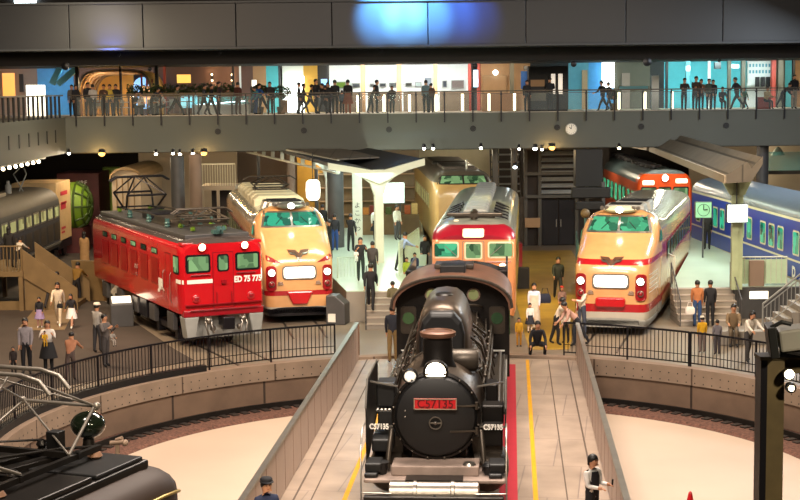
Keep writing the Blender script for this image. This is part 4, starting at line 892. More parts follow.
# ================================================================ brown electric locomotive, roof in the near left corner
def near_loco():
    h = R(22); t = thing('electric_locomotive', 'dark brown electric locomotive with a diamond pantograph, in the near left corner', 'locomotive', (-4.2, 19.7, 0), -h)
    BR = M['brownpaint']
    mb = MB(); RG = [(.1, 1.2, 1.0, 3.1, 3.4), (0, 1.35, .95, 3.2, 3.52), (-.25, 1.44, .9, 3.28, 3.6), (-.6, 1.48, .9, 3.3, 3.63), (-13, 1.48, .9, 3.3, 3.63)]
    mb.loft([ring(*r, p=.42) for r in RG]); bv = bvh_of(mb); mb.build('body', BR, t, smooth=40)
    mb = MB(); mb.tube([(1.5, -13, 3.28), (1.5, -.6, 3.28), (1.47, -.25, 3.25), (1.36, .03, 3.18), (1.1, .13, 3.12), (-1.1, .13, 3.12)], .022, 6); mb.build('rain_gutter', M['goldmetal'], t, smooth=50)
    for y in (-1.1, -2.4, -4.2, -6, -8): glazed(t, bv, rr(y-.3, 2.3, y+.3, 2.95, .06), rr(y-.24, 2.36, y+.24, 2.89, .05), 'right', 'goldmetal', 'windark')
    mb = MB(); mb.tube([(1.44, -.55, 1.6), (1.46, -.55, 2.9)], .02); mb.build('grab_rail', M['steel'], t)
    mb = MB(); mb.bx(-1.15, 1.15, -12.5, -.35, 3.56, 3.68); mb.build('roof_deck', M['iron'], t, bevel=.03)
    mb = MB(); mb.bx(.1, 1.12, -1.5, -.45, 3.68, 3.74); mb.build('roof_hatch', M['black'], t, bevel=.02)
    mb = MB(); mb.bx(.35, 1.12, -6.2, -1.6, 3.68, 3.75); mb.build('roof_hatch', M['iron'], t, bevel=.02)
    mb = MB(); mb.ball((.24, -.35, 4.06), (.23, .23, .18), 24, 14); tk = mb.build('air_reservoir', M['tankgreen'], t, smooth=60)
    mb = MB(); mb.lathe([(.09, 0), (.07, .14), (.09, .16)], (.24, -.35, 3.74), 14); mb.build('reservoir_foot', M['iron'], tk, smooth=40)
    mb = MB(); mb.bx(.0, .18, -.95, -.78, 3.68, 4.08); mb.build('whistle_box', M['black'], t, bevel=.01)
    mb = MB(); mb.tube([(.58, -.2, 3.66), (.58, -.2, 3.86), (.66, -.2, 3.88)], .03); mb.tube([(.48, -.2, 3.8), (.7, -.22, 3.84)], .03); mb.ball((.7, -.2, 3.82), .045); mb.build('whistle', M['copperwall'], t, smooth=50)
    # pantograph
    yc = -1.75; cz = 3.86; kz = 4.32; pz = 5.02; ms = M['steeldull']
    p = MB()
    PO = -.2
    for s in (-1, 1): p.beam((s*.8, yc-1.1, cz), (s*.8, yc+1.1, cz), .07)
    for q in (-1, 1): p.beam((-.85, yc+q*.6, cz), (.85, yc+q*.6, cz), .07)
    for v in p.v: v.x += PO
    base = p.build('pantograph_base', M['iron'], t)
    p = MB()
    for q in (-1, 1):
        for s in (-1, 1):
            p.tube([(s*.75, yc+q*.5, cz+.03), (s*.55, yc+q*1.4, kz)], .022); p.tube([(s*.55, yc+q*1.4, kz), (s*.3, yc+q*.06, pz-.06)], .017)
        p.tube([(-.62, yc+q*1.4, kz), (.62, yc+q*1.4, kz)], .025); p.tube([(.75, yc+q*.5, cz+.03), (-.55, yc+q*1.4, kz)], .014)
        p.tube([(.55, yc+q*1.4, kz), (-.3, yc+q*.06, pz-.06)], .012)
        for s in (-1, 1): p.ball((s*.58, yc+q*1.4, kz), .055, 8, 6)
    for v in p.v: v.x += PO
    p.build('pantograph_arms', ms, base, smooth=50)
    for d in (-.2, .2):
        p = MB(); p.tube([(-1.0, yc+d, pz-.22), (-.85, yc+d, pz-.06), (-.6, yc+d, pz), (.6, yc+d, pz), (.85, yc+d, pz-.06), (1.0, yc+d, pz-.22)], .028)
        for v in p.v: v.x += PO
        p.build('contact_strip', ms, base, smooth=50)
    for s in (-1, 1):
        for q in (-1, 1):
            p = MB(); p.lathe([(.06, 0), (.1, .03), (.06, .06), (.1, .09), (.07, .14)], (s*.8-.2, yc+q*1.0, 3.68), 12); p.build('insulator', M['copperwall_low'], base, smooth=40)
    for i, (x0, y0_, x1, y1_) in enumerate(((-.2, -2.6, .2, -.9), (-.5, -2.4, -.1, -.8), (-.6, -4, .1, -3.2), (.1, -4.4, .25, -3.0), (-.9, -3.6, -.7, -1.6))):
        p = MB(); p.beam((x0, y0_, 3.76+.02*i), (x1, y1_, 3.76+.02*i), .1, .07); p.build('roof_conduit', M['iron'], t, bevel=.01)
    for x, y in ((0, -.7), (-.35, -.55), (.25, -2.0), (-.1, -3.0), (-.9, -.9)):
        p = MB(); p.lathe([(.05, 0), (.08, .04), (.05, .08), (.08, .12), (.05, .18)], (x, y, 3.68), 10); p.build('insulator', M['iron'], t, smooth=40)
    p = MB(); p.tube([(-1.0, -3.4, 3.9), (-.4, -2.2, 3.92), (.2, -1.0, 3.88), (.5, -.6, 3.85)], .02); p.tube([(0, -.7, 3.86), (-.35, -.55, 3.86), (-.9, -.9, 3.86)], .015); p.build('cable', M['iron'], t, smooth=50)
    for y in (-3, -9): bogie(t, y)
near_loco()
# foreground post with lamps and projector
def near_post():
    p = atY(770, 358, 12.6); s = 1500/12.6
    t = thing('lighting_post', 'square wooden faced steel post with a short arm in the right foreground', 'post', (p.x, 12.6, 0))
    zt = p.z
    mb = MB(); mb.bx(-.1, -.045, -.1, .1, 0, zt); mb.build('steel_face', M['blackmetal'], t)
    mb = MB(); mb.bx(-.045, .1, -.1, .1, 0, zt); mb.build('timber_face', M['posttimber'], t)
    mb = MB(); mb.bx(-.11, .9, -.11, .11, zt, zt+.03); mb.bx(.1, .9, -.02, .02, zt-.13, zt); mb.build('arm', M['posttimber'], t)
    for i, (dx, dz) in enumerate(((.11, -.1), (.13, -.22))):
        mb = MB(); mb.lathe([(.03, 0), (.045, .06), (.045, .1)], (dx, -.11, zt+dz), 14, 'Y'); l = mb.build('spot_lamp', M['blackmetal'], t, smooth=40)
        mb = MB(); mb.ball((dx, -.22, zt+dz), (.04 if i == 0 else .025, .02, .04 if i == 0 else .025)); mb.build('lens', M['lampwarm'], l, smooth=60)
    q = atY(786, 346, 12.5)
    t2 = thing('projector', 'grey box projector with a green light and black lens hood on the post arm', 'projector', (q.x, 12.5, zt+.03), R(-8))
    mb = MB(); mb.box((.1, 0, .17), (.34, .3, .18), ry=R(-8)); mb.build('body', M['projgrey'], t2, bevel=.02)
    mb = MB(); mb.box((-.12, 0, .14), (.07, .34, .26), ry=R(-8)); mb.tube([(-.14, -.1, .26), (-.05, -.1, .31), (.03, -.1, .29)], .02, 8); mb.build('lens_hood', M['black'], t2, bevel=.02)
    mb = MB(); mb.ball((.12, -.155, .2), (.012, .01, .012)); mb.build('status_light', M['greenled'], t2)
    mb = MB(); mb.bx(-.05, .25, -.05, .05, 0, .1); mb.tube([(.0, -.08, .06), (.15, -.1, .04), (.3, -.08, .06)], .02); mb.build('bracket', M['blackmetal'], t2)
near_post()
# ================================================================ people
def skel(lean=0, aL=(4, 4, 10), aR=(6, 4, 14), lL=(2, 3), lR=(-2, 3), headx=0, squat=False):
    """joints of a 1.72 m figure facing -Y. arms (forward, outward, elbow), legs (forward, knee) in degrees"""
    V = Vector; J = {}
    J['pelvis'] = V((0, 0, 0)); rot = Matrix.Rotation(R(lean), 3, 'X')
    up = lambda x, y, z: rot @ V((x, y, z))
    J['spine'] = up(0, -.005, .16); J['chest'] = up(0, 0, .36); J['neck'] = up(0, .005, .52)
    hr = Matrix.Rotation(R(lean*.45+headx), 3, 'X'); nk = J['neck']
    J['head1'] = nk + hr @ V((0, -.015, .08)); J['head2'] = nk + hr @ V((0, -.02, .15)); J['head3'] = nk + hr @ V((0, -.01, .22)); J['_hr'] = hr
    for s, n, a in ((-1, 'L', aL), (1, 'R', aR)):
        sh = up(s*.175, 0, .46); J['sh'+n] = sh
        f, o, e = [R(q) for q in a]
        d = rot @ V((s*math.sin(o), -math.sin(f)*math.cos(o), -math.cos(f)*math.cos(o)))
        el = sh + d*.27; J['el'+n] = el
        inw = .0 if o > .5 else -s*.25*math.sin(e)
        d2 = rot @ V((s*math.sin(o)*.4 + inw, -math.sin(f+e), -math.cos(f+e))).normalized()
        wr = el + d2*.24; J['wr'+n] = wr; J['ha'+n] = wr + d2*.08; J['_hd'+n] = d2
    for s, n, a in ((-1, 'L', lL), (1, 'R', lR)):
        hp = V((s*.085, 0, -.03)); J['hip'+n] = hp; f, k = R(a[0]), R(a[1])
        spread = .35 if squat else .03
        kn = hp + V((s*math.sin(spread)*1, -math.sin(f)*math.cos(spread), -math.cos(f)*math.cos(spread)))*.42; J['kn'+n] = kn
        an = kn + V((0, -math.sin(f-k), -math.cos(f-k)))*.41; J['an'+n] = an
        J['toe'+n] = an + V((s*.02, -.15, -.055)); J['heel'+n] = an + V((0, .04, -.045))
    zmin = min(J['toeL'].z, J['toeR'].z) - .035
    for k in list(J):
        if not k.startswith('_'): J[k] = J[k] - V((0, 0, zmin))
    return J
RAD = {'pelvis': (.145, .105), 'spine': (.145, .115), 'chest': (.165, .12), 'neck': (.058, .06), 'head1': (.078, .088), 'head2': (.1, .118), 'head3': (.08, .095), 'sh': (.072, .072), 'el': (.054, .054), 'wr': (.036, .034), 'ha': (.034, .02), 'hip': (.1, .1), 'kn': (.07, .072), 'an': (.05, .054), 'toe': (.038, .026), 'heel': (.035, .03)}
def skin_mesh(verts, edges, radii, root, sub):
    me = bpy.data.meshes.new('s'); me.from_pydata([tuple(v) for v in verts], edges, [])
    o = bpy.data.objects.new('s', me); COL.objects.link(o)
    bm = bmesh.new(); bm.from_mesh(me); ly = bm.verts.layers.skin.verify()
    for i, v in enumerate(bm.verts): v[ly].radius = radii[i]; v[ly].use_root = (i == root)
    bm.to_mesh(me); bm.free()
    m = o.modifiers.new('k', 'SKIN'); m.use_smooth_shade = True; m.branch_smoothing = .3
    s = o.modifiers.new('u', 'SUBSURF'); s.levels = sub; s.render_levels = sub
    dg = bpy.context.evaluated_depsgraph_get(); r = bpy.data.meshes.new_from_object(o.evaluated_get(dg))
    vs = [v.co.copy() for v in r.vertices]; fs = [tuple(p.vertices) for p in r.polygons]
    bpy.data.objects.remove(o); bpy.data.meshes.remove(me); bpy.data.meshes.remove(r)
    return vs, fs
CH_ = [('pelvis', 'spine'), ('spine', 'chest'), ('chest', 'neck'), ('neck', 'head1'), ('head1', 'head2'), ('head2', 'head3')]
for n in 'LR': CH_ += [('chest', 'sh'+n), ('sh'+n, 'el'+n), ('el'+n, 'wr'+n), ('wr'+n, 'ha'+n), ('pelvis', 'hip'+n), ('hip'+n, 'kn'+n), ('kn'+n, 'an'+n), ('an'+n, 'toe'+n)]
BODIES = {}
def zone(a, b):
    if 'head' in b or b == 'neck' and 0: return 0
    if b.startswith('ha'): return 0
    if b.startswith('toe'): return 3
    if b[:2] in ('hi', 'kn', 'an') : return 2
    return 1
def make_body(key, J, sub=1):
    names = [k for k in J if not k.startswith('_') and not k.startswith('heel')]; idx = {n: i for i, n in enumerate(names)}
    rad = [RAD[n if n in RAD else n[:-1]] for n in names]
    vs, fs = skin_mesh([J[n] for n in names], [(idx[a], idx[b]) for a, b in CH_], rad, idx['pelvis'], sub)
    mb = MB(); mb.add(vs, fs)
    # colour zones by nearest bone
    segs = [(J[a], J[b], zone(a, b)) for a, b in CH_]
    for i, f in enumerate(fs):
        c = sum((vs[j] for j in f), Vector()) / len(f); best = 9; z = 1
        for a, b, q in segs:
            ab = b - a; tt = max(0, min(1, (c-a).dot(ab)/ab.length_squared)); d = (a + ab*tt - c).length
            if d < best: best, z = d, q
        mb.m[i] = z
    # fingers
    for n, s in (('L', -1), ('R', 1)):
        d = J['_hd'+n]; h = J['wr'+n] + d*.06; side = Vector((0, 1, 0)).cross(d); side = side.normalized() if side.length > .2 else Vector((1, 0, 0))
        fwd = side.cross(d).normalized(); mb.cur = 0; across = fwd
        for k, ln in enumerate((.062, .072, .068, .052)):
            b0 = h + across*(.026 - .0175*k) + d*.03; c = side*(.012)*(-s)
            mb.tube([b0 - d*.02, b0 + d*ln*.5 + c*.4, b0 + d*ln*.85 + c*1.6, b0 + d*ln + c*2.4], [.011, .0095, .009, .006], 6)
        b0 = h + across*.03 - d*.01; mb.tube([b0 - d*.02, b0 + across*.025 + d*.02, b0 + across*.03 + d*.05], [.012, .011, .007], 6)
    # face and ears
    hr = J['_hr']; c = J['head2']
    def hp(x, y, z): return c + hr @ Vector((x, y, z))
    mb.cur = 0
    mb.loft([[hp(-.005, -.088, .03), hp(.005, -.088, .03), hp(.004, -.08, .03), hp(-.004, -.08, .03)], [hp(-.014, -.112, -.012), hp(.014, -.112, -.012), hp(.016, -.08, -.016), hp(-.016, -.08, -.016)]])
    for s in (-1, 1): mb.ball(hp(s*.078, .005, .0), (.012, .022, .032), 8, 6)
    mb.cur = 4
    for s in (-1, 1): mb.ball(hp(s*.03, -.088, .022), (.013, .01, .007), 8, 6); mb.box(hp(s*.03, -.09, .042), (.03, .008, .006))
    mb.cur = 5; mb.ball(hp(0, -.085, -.042), (.02, .012, .006), 8, 6)
    body = mb
    hair = {}
    def cap(long):
        h = MB(); rings = []
        for i in range(9):
            th = math.pi * .5 * i/8 * (1.32 if True else 1); rg = []
            for k in range(16):
                ph = 2*math.pi*k/16; fr = -math.sin(ph)          # 1 at the front
                t2 = th * (1 - .42*max(0, fr)**1.5)
                rg.append(hp(.098*math.sin(t2)*math.cos(ph)+0, (.014 + .112*math.sin(t2)*math.sin(ph)), .03 + .112*math.cos(t2)))
            rings.append(rg)
        h.loft(rings, cap=True)
        if long:
            zb = .0
            h.loft([[hp(x*w, .045+yy+q*.035, z) for x, q in ((-1, -.9), (-1.02, .2), (-.7, .8), (0, 1.1), (.7, .8), (1.02, .2), (1, -.9), (0, -.2))] for z, w, yy in (((.07, .075, .0), (0, .088, .015), (-.08, .085, .02), (-.16, .075, .025), (-.2, .05, .03)) if long == 2 else ((.08, .08, .0), (.0, .098, .01), (-.06, .098, .01), (-.085, .085, .01)))])
        return h
    BODIES[key] = (body, J, cap)
    return key
POSES = {
 'stand': skel(), 'stand2': skel(aL=(2, 10, 8), aR=(35, 6, 70), lL=(6, 8), lR=(-4, 2)),
 'walk': skel(4, aL=(28, 6, 25), aR=(-22, 6, 12), lL=(-22, 8), lR=(24, 10)), 'stride': skel(10, aL=(35, 6, 50), aR=(-30, 8, 30), lL=(-32, 10), lR=(34, 12)),
 'hold': skel(-2, aL=(28, 10, 95), aR=(28, 10, 95), lL=(2, 3), lR=(-2, 3)), 'bend': skel(48, aL=(70, 8, 25), aR=(60, 8, 30), lL=(10, 12), lR=(-25, 5)),
 'lean': skel(22, aL=(70, 10, 20), aR=(65, 10, 30), lL=(14, 18), lR=(-14, 4)), 'squat': skel(26, aL=(40, 14, 25), aR=(40, 14, 25), lL=(95, 130), lR=(95, 130), squat=True, headx=-5),
 'sit': skel(12, aL=(35, 6, 60), aR=(35, 6, 60), lL=(84, 84), lR=(84, 84)), 'rail': skel(14, aL=(45, 12, 60), aR=(45, 12, 60), lL=(3, 4), lR=(-5, 2)),
 'conduct': skel(0, aL=(12, 4, 78), aR=(8, 6, 88), lL=(2, 3), lR=(-2, 3), headx=4),
}
for k, j in POSES.items(): make_body(k, j, 2 if k in ('conduct', 'stand') else 1)
CM_ = {}
def cm(c, rough=.8):
    if c not in CM_: CM_[c] = mat('cloth_' + c.strip('#'), c, rough, var=.15, scale=9)
    return CM_[c]
A('skin', '#b98462', .6, var=.05); A('hair', '#14100e', .5); A('eye', '#0c0a0a', .3); A('lips', '#8a4038', .5)
MESH = {}
def get_mesh(name, key, fn, nslots):
    if (name, key) not in MESH:
        mb = fn(); o = mb.build(name, [M['skin']]*nslots if nslots > 1 else [M['skin']], None, smooth=60); MESH[(name, key)] = o.data; bpy.data.objects.remove(o)
    return MESH[(name, key)]
def part(name, me, mats, parent):
    o = bpy.data.objects.new(name, me); COL.objects.link(o); o.parent = parent
    for i, m in enumerate(mats): o.material_slots[i].link = 'OBJECT'; o.material_slots[i].material = m
    return o
def person(label, pos, pose='stand', h=1.7, face=0, top='#222222', bot='#1a1a1e', shoe='#141414', hair='short', haircol=None, skirt=None, coat=None, hat=None, group=None, cat='person'):
    """face: 0 = towards the camera, degrees counter-clockwise"""
    body, J, cap = BODIES[pose]
    t = thing('person', label, cat, pos, R(face), group); s = h/1.72; t.scale = (s, s, s)
    me = get_mesh('body', pose, lambda: body, 6)
    b = part('body', me, [M['skin'], cm(top), cm(bot), cm(shoe), M['eye'], M['lips']], t)
    if hair:
        hm = get_mesh('hair', (pose, hair), lambda: cap({'long': 2, 'bob': 1}.get(hair, 0)), 1); part('hair', hm, [M['hair'] if haircol is None else cm(haircol)], b)
    if hat:
        c = J['head2']; hr = J['_hr']
        def fh():
            q = MB(); rg = []
            for r, z, dy in ((.12, .075, -.02), (.115, .09, -.01), (.105, .09, 0), (.105, .125, 0), (.09, .15, 0), (.03, .16, 0)): rg.append([c + hr @ Vector((r*math.cos(2*math.pi*k/16), .0+dy+r*1.12*math.sin(2*math.pi*k/16), z)) for k in range(16)])
            return q.loft(rg)
        part('hat', get_mesh('hat', pose, fh, 1), [cm(hat)], b)
    def cone(zt, zb, rt, rb, nm):
        def f():
            q = MB(); n = 18; p0 = J['pelvis']
            q.loft([[(p0.x + r*math.cos(2*math.pi*k/n)*1.1, p0.y + r*.85*math.sin(2*math.pi*k/n), z) for k in range(n)] for r, z in ((rt, zt), ((rt*.5+rb*.5)*1.03, (zt+zb)/2), (rb, zb), (rb*.9, zb+.01))]); return q
        return get_mesh(nm, (pose, nm, zt, zb), f, 1)
    pz = J['pelvis'].z
    if skirt: part('skirt', cone(pz+.1, pz-(.42 if pose != 'sit' else .1), .15, .27, 'skirt'), [cm(skirt)], b)
    if coat: part('coat', cone(pz+.35, .12 if coat[0] == 'L' else pz-.15, .17, .22 if coat[0] == 'L' else .2, 'coat' + coat[0]), [cm(coat[1:])], b)
    return t
def gp(px, py, z=0): p = at(px, py, z); return (p.x, p.y, z)
def bag(label, px, py, z, col, size=.3, Y=None, nm='handbag'):
    p = at(px, py, z) if Y is None else atY(px, py, Y); t = thing(nm, label, 'bag', tuple(p))
    mb = MB(); mb.loft([[(x*size*.5*k, y*size*.22*k, zz*size) for x, y in ((-1, -.7), (-.7, -1), (.7, -1), (1, -.7), (1, .7), (.7, 1), (-.7, 1), (-1, .7))] for k, zz in ((.85, 0), (1, .15), (.95, .6), (.7, .8))]); mb.build('pouch', cm(col), t, smooth=50)
    mb = MB(); mb.tube([(-size*.3, 0, size*.75), (-size*.2, 0, size*1.25), (size*.2, 0, size*1.25), (size*.3, 0, size*.75)], .012, 6); mb.build('strap', cm(col), t, smooth=50)
    return t
# ---- staff on the turntable
conductor = person('woman attendant in white shirt and black waistcoat holding a phone, on the turntable deck', gp(592, 541), 'conduct', 1.62, 42, '#e9e4dc', '#17151a', hair='bob')
def vest():
    J = POSES['conduct']; q = MB(); n = 18; rg = []
    for r, ry, z in ((.155, .12, .93), (.15, .118, 1.05), (.165, .125, 1.2), (.172, .125, 1.3), (.12, .11, 1.42)): rg.append([(r*math.cos(2*math.pi*k/n), ry*math.sin(2*math.pi*k/n), z-.0) for k in range(n)])
    return q.loft(rg, cap=False)
part('waistcoat', get_mesh('waistcoat', 'x', vest, 1), [cm('#19171c')], conductor.children[0])
J = POSES['conduct']; q = conductor.matrix_basis @ (J['haR'] + Vector((0, -.05, .03)))
o = MB().box((0, 0, .03), (.035, .015, .12), rx=.3).build('phone', M['black'], bevel=.004); o.location = q; tag(o, 'small black phone held by the attendant in the waistcoat', 'phone')
person('man in dark cap and navy work jacket, lower left of the turntable deck', gp(268, 577), 'stand', 1.72, 25, '#232c4a', '#20263c', hat='#15151a')
# ---- group at the deck end
person('woman in pale blue and white robe standing behind the squatting man', gp(534, 330), 'stand', 1.62, 0, '#c4c6d8', '#b9a694', coat='L#cfc0ae')
bag('big navy shoulder bag beside the woman in the pale robe', 545, 303, .75, '#1c2036', .42)
person('small child in white top and dark shorts in front of the robed woman', gp(530, 333), 'stand', 1.02, 10, '#d8d6d4', '#c9b8a8', skirt='#20222e')
person('toddler in yellow clothes by the locomotive tender', gp(519, 347), 'stand', .95, 0, '#c8941c', '#b07a1a')
person('man in black suit squatting on the deck end', gp(537, 356), 'squat', 1.7, 0, '#121116', '#111014')
person('man in dark green jacket walking on the yellow lit floor', gp(558, 300), 'walk', 1.74, 0, '#23281c', '#1a1c18')
person('woman in cream jacket and black trousers turned to the right at the deck end', gp(556, 345), 'lean', 1.6, 75, '#cfc0ac', '#131215')
person('child in white and black clothes between the woman in cream and the leaning man', gp(566, 343), 'stand', 1.2, -30, '#d0c8bc', '#1a1818')
person('child with a red cap behind the woman in the cream jacket', gp(562, 318), 'stand', 1.15, 0, '#8a6a5c', '#3a3034', hat='#b03020')
person('man in white shirt standing against the bridge railing end', gp(582, 335), 'stand2', 1.7, -60, '#d8cabc', '#3b4252')
person('man in pink shirt and dark trousers bending over by the bridge railing', gp(577, 347), 'bend', 1.66, -80, '#b98f80', '#171a24')
# ---- left floor
person('small girl in black top and lilac skirt beside the woman in cream', gp(40, 328), 'stand', 1.1, 0, '#16141a', '#b48a78', skirt='#9a86b0', shoe='#c8c0b8')
person('woman in cream top and wide cream trousers with a small black bag', gp(59, 326), 'walk', 1.62, 0, '#cbb9a0', '#d0bfa4', hair='long', shoe='#d8d0c4')
bag('small black crossbody bag of the woman in cream', 60, 308, .85, '#0e0c0e', .2)
person('girl in black top and white skirt near the red locomotive', gp(72, 328), 'walk', 1.25, -10, '#17141a', '#b98a70', skirt='#e0dcd8', hair='long', shoe='#d8d0c4')
person('person in brown and grey bending behind the woman in cream', gp(52, 310), 'bend', 1.6, 160, '#5a4436', '#2a2626')
person('person in mustard top and black trousers facing the wooden ramp', gp(77, 303), 'lean', 1.65, 170, '#7a5a1c', '#131114')
person('person in grey waistcoat and black sleeves near the left railing', gp(27, 374), 'stand', 1.68, 0, '#8f8688', '#161418')
person('small dark child left of the person in the grey waistcoat', gp(14, 375), 'stand', .85, 0, '#2b211e', '#1a1414')
wb = person('woman in white top and black skirt carrying a yellow clad baby', gp(49, 374), 'hold', 1.6, 10, '#cfc6bc', '#141214', hair='long', skirt='#151315')
person('baby in yellow held in the arms of the woman in white', gp(45, 347, .9), 'sit', .62, 20, '#c89a14', '#b98a14')
person('person in peach top seen from behind at the left railing', gp(71, 381), 'lean', 1.45, 175, '#a06a4c', '#4a3a34')
person('person in black and white patterned clothes with a white hat', gp(98, 353), 'stand2', 1.6, 150, '#8c867e', '#2a282a', hat='#d8cbb8')
person('person in grey coat holding a small child, by the left railing', gp(106, 367), 'hold', 1.62, 60, '#5c5450', '#3c3634')
person('small child in grey carried beside the patterned coat person', gp(112, 346, .85), 'sit', .6, 40, '#8d8780', '#9c9288')
person('person in long tan coat next to the orange lettered container', gp(85, 268, .3), 'stand', 1.66, 180, '#a07a4e', '#8a6a44', coat='L#a07a4e', hair='long')
person('person in black on the wooden viewing deck at the left edge', gp(10, 268, 1.55), 'stand', 1.62, 180, '#16120f', '#16120f', hair='long')
person('person in white and black on the wooden viewing deck by its stairs', gp(19, 268, 1.55), 'lean', 1.2, 160, '#c9bfae', '#1a1614')
# ---- left platform
PH = HP
person('woman in black holding a baby in white on the mint platform', gp(361, 281, PH), 'hold', 1.64, 10, '#17161a', '#1d2a2a', hair='long')
person('baby in white held by the woman in black', gp(356, 262, PH+.85), 'sit', .62, 10, '#dfe0da', '#c9d0cc')
person('person in dark waistcoat and pale sleeves walking behind the man on the stairs', gp(373, 283, PH), 'stand', 1.55, 170, '#3a3434', '#232326')
person('man in black hooded jacket climbing the platform stairs', gp(371, 311, .55), 'walk', 1.72, 175, '#16161a', '#121216')
person('person in olive jacket at the foot of the platform stairs', gp(393, 323), 'stand', 1.5, 200, '#6a6248', '#3a3834')
person('man in dark jacket and khaki trousers standing at the far deck end', gp(393, 363), 'stand', 1.76, 180, '#1c1d26', '#7d6238')
person('person in dark jacket and blue jeans on the mint platform', gp(335, 251, PH), 'stand', 1.66, 180, '#1c1c22', '#1f3f7a')
person('person in black between the lettered pillar and the blue jeans visitor', gp(351, 252, PH), 'stand2', 1.7, 150, '#141416', '#141416')
person('person in dark coat near the lantern at the left platform edge', gp(323, 240, PH), 'stand', 1.7, 190, '#15140f', '#15140f')
person('woman in white jacket and black skirt under the station roof', gp(376, 241, PH), 'stand2', 1.62, 20, '#dcdcd0', '#16161a', skirt='#16161a', hair='long')
person('person in white shirt beside the white lit screen', gp(397, 240, PH), 'stand', 1.66, 40, '#dfe0d2', '#55585a')
person('person in light blue shirt leaning near the tall platform railing', gp(401, 272, PH), 'lean', 1.6, 120, '#9fb4dc', '#17181c')
person('child in yellow green jacket left of the railcar', gp(407, 288, PH*.5), 'stand', 1.2, 10, '#8a9c2c', '#34383a')
person('child in navy jacket beside the child in yellow green', gp(415, 284, PH*.5), 'stand', 1.25, -10, '#1d2a4a', '#22242a')
person('person in black with a pale cap beside the railcar corner', gp(425, 272, PH*.3), 'stand', 1.6, 0, '#121214', '#121214')
person('person in orange jacket on the steps by the beige train', gp(423, 217, PH), 'stand', 1.6, 150, '#b0641c', '#121214')
for px, y_, d, lab in ((303, 236, 64, 'dark clothed visitor nearest the left express train, by the lantern'), (309, 238, 65.5, 'visitor in dark brown under the glowing lantern'), (315, 236, 67, 'visitor in black just right of the glowing lantern'), (329, 238, 63.5, 'visitor in charcoal before the thick grey column')):
    p = atY(px, y_, d); person(lab, (p.x, d, HP), ['stand', 'stand2'][px % 2], 1.62 + (px % 5)*.03, px*37 % 360, ['#17120c', '#2c2016', '#121214', '#26262a'][(px//6) % 4], '#141210')
# ---- right platform
person('woman in orange top and blue jeans seen from behind on the right stairs', gp(697, 327, .0), 'stand', 1.62, 175, '#a8683c', '#28446e')
bag('white tote bag hanging left of the woman in orange', 690, 314, .55, '#dcd4cc', .32)
person('person in black jacket and trousers on the right stairs', gp(710, 327, 0), 'stand', 1.62, 180, '#121116', '#101014')
person('child in yellow top at the right railing', gp(702, 353), 'stand', 1.15, 180, '#c8960c', '#6a5a54', hat='#c8c0b0')
person('child in grey top right of the child in yellow', gp(717, 355), 'stand', 1.1, 180, '#6a6468', '#3a3438')
person('man in camouflage jacket sitting by the right stairs', gp(733, 345), 'sit', 1.72, -10, '#7a6448', '#5a4c3a')
person('woman in pale top leaning forward beside the man in camouflage', gp(748, 362), 'lean', 1.62, 20, '#cfc4b4', '#3c3836', hair='long')
person('dark figure under the station clock sign on the right platform', gp(707, 250, PH), 'stand', 1.68, 170, '#1c1a16', '#161412')
# ---- upper walkway crowd
def up(px, label, pose='stand', h=1.62, face=0, top='#17161a', bot='#131216', Y=76.4, **k):
    p = atY(px, 100, Y); return person(label, (p.x, Y, ZF), pose, h, face, top, bot, **k)
up(72, 'person in grey behind the left end of the walkway railing', top='#5a5450'); up(76, 'person in black at the left end of the walkway', face=30)
up(88, 'tall dark figure left of the golden arch', h=1.72, face=20); up(93, 'person in white shirt beside the tall dark figure', top='#b9b2ac', face=200)
up(104, 'person in brown in front of the golden arch', 'stand2', top='#4c3426'); up(110, 'person with yellow top before the golden arch', top='#c0a23c', bot='#2a2e3e'); up(116, 'person in black right of the yellow top', top='#121214')
up(134, 'seated person in black under the blue screen', 'sit', face=80); up(143, 'seated person in white by the pram', 'sit', top='#cfcac6', face=-60); up(152, 'person in dark grey bending by the cafe tables', 'bend', top='#3c3c42', face=60)
up(164, 'seated person in white at a cafe table', 'sit', top='#c9c9c4', face=-70); up(176, 'person in brown striding left along the walkway', 'stride', 1.66, 70, '#6a6048', '#141214')
up(204, 'person in grey walking past the glass counter', 'walk', top='#3a3c40', face=80); up(211, 'person in black following past the glass counter', 'walk', face=80)
up(219, 'person in brown standing by the left wall lamp', 'stand2', 1.7, 80, '#3b2620'); up(238, 'person in red brown under the right wall lamp', 'stand', 1.66, 150, '#4a241c', '#3c2620')
up(256, 'person in blue jacket crouching by the plants', 'lean', top='#1d4a86', bot='#1d3a66', face=60); up(262, 'person in teal before the green plants', 'bend', top='#2f7680', face=-60); up(270, 'dark figure beside the round bush', h=1.66)
up(299, 'dark figure in the bright doorway, left one', 'stand', 1.62, 90); up(303, 'dark figure in the bright doorway, right one', 'walk', 1.6, 90)
up(310, 'person in dark blue walking before the yellow wall', 'stride', 1.6, 80, '#1c2630'); up(316, 'tall dark figure before the yellow wall', 'stand2', 1.78, 60); up(323, 'dark figure before the small blue screen', 'walk', 1.6, -70); up(328, 'dark figure right of the small blue screen', 'stand', 1.6)
up(335, 'man in black at the left of the white gallery', 'stand', 1.72, 180); up(342, 'child in grey beside the man in black', 'stand', 1.2, 180, '#4a5a66'); up(348, 'person in black top and orange skirt before the gallery', 'stand', 1.72, 180, '#141214', '#8c4a2a', skirt='#8c4a2a')
up(371, 'pushchair parent in dark grey in the gallery', 'lean', 1.5, 90, '#343a34'); up(377, 'person in black in the middle of the gallery', 'stand', 1.7, 80); up(392, 'small dark figure at the right side of the gallery bay', 'stand', 1.4, 0)
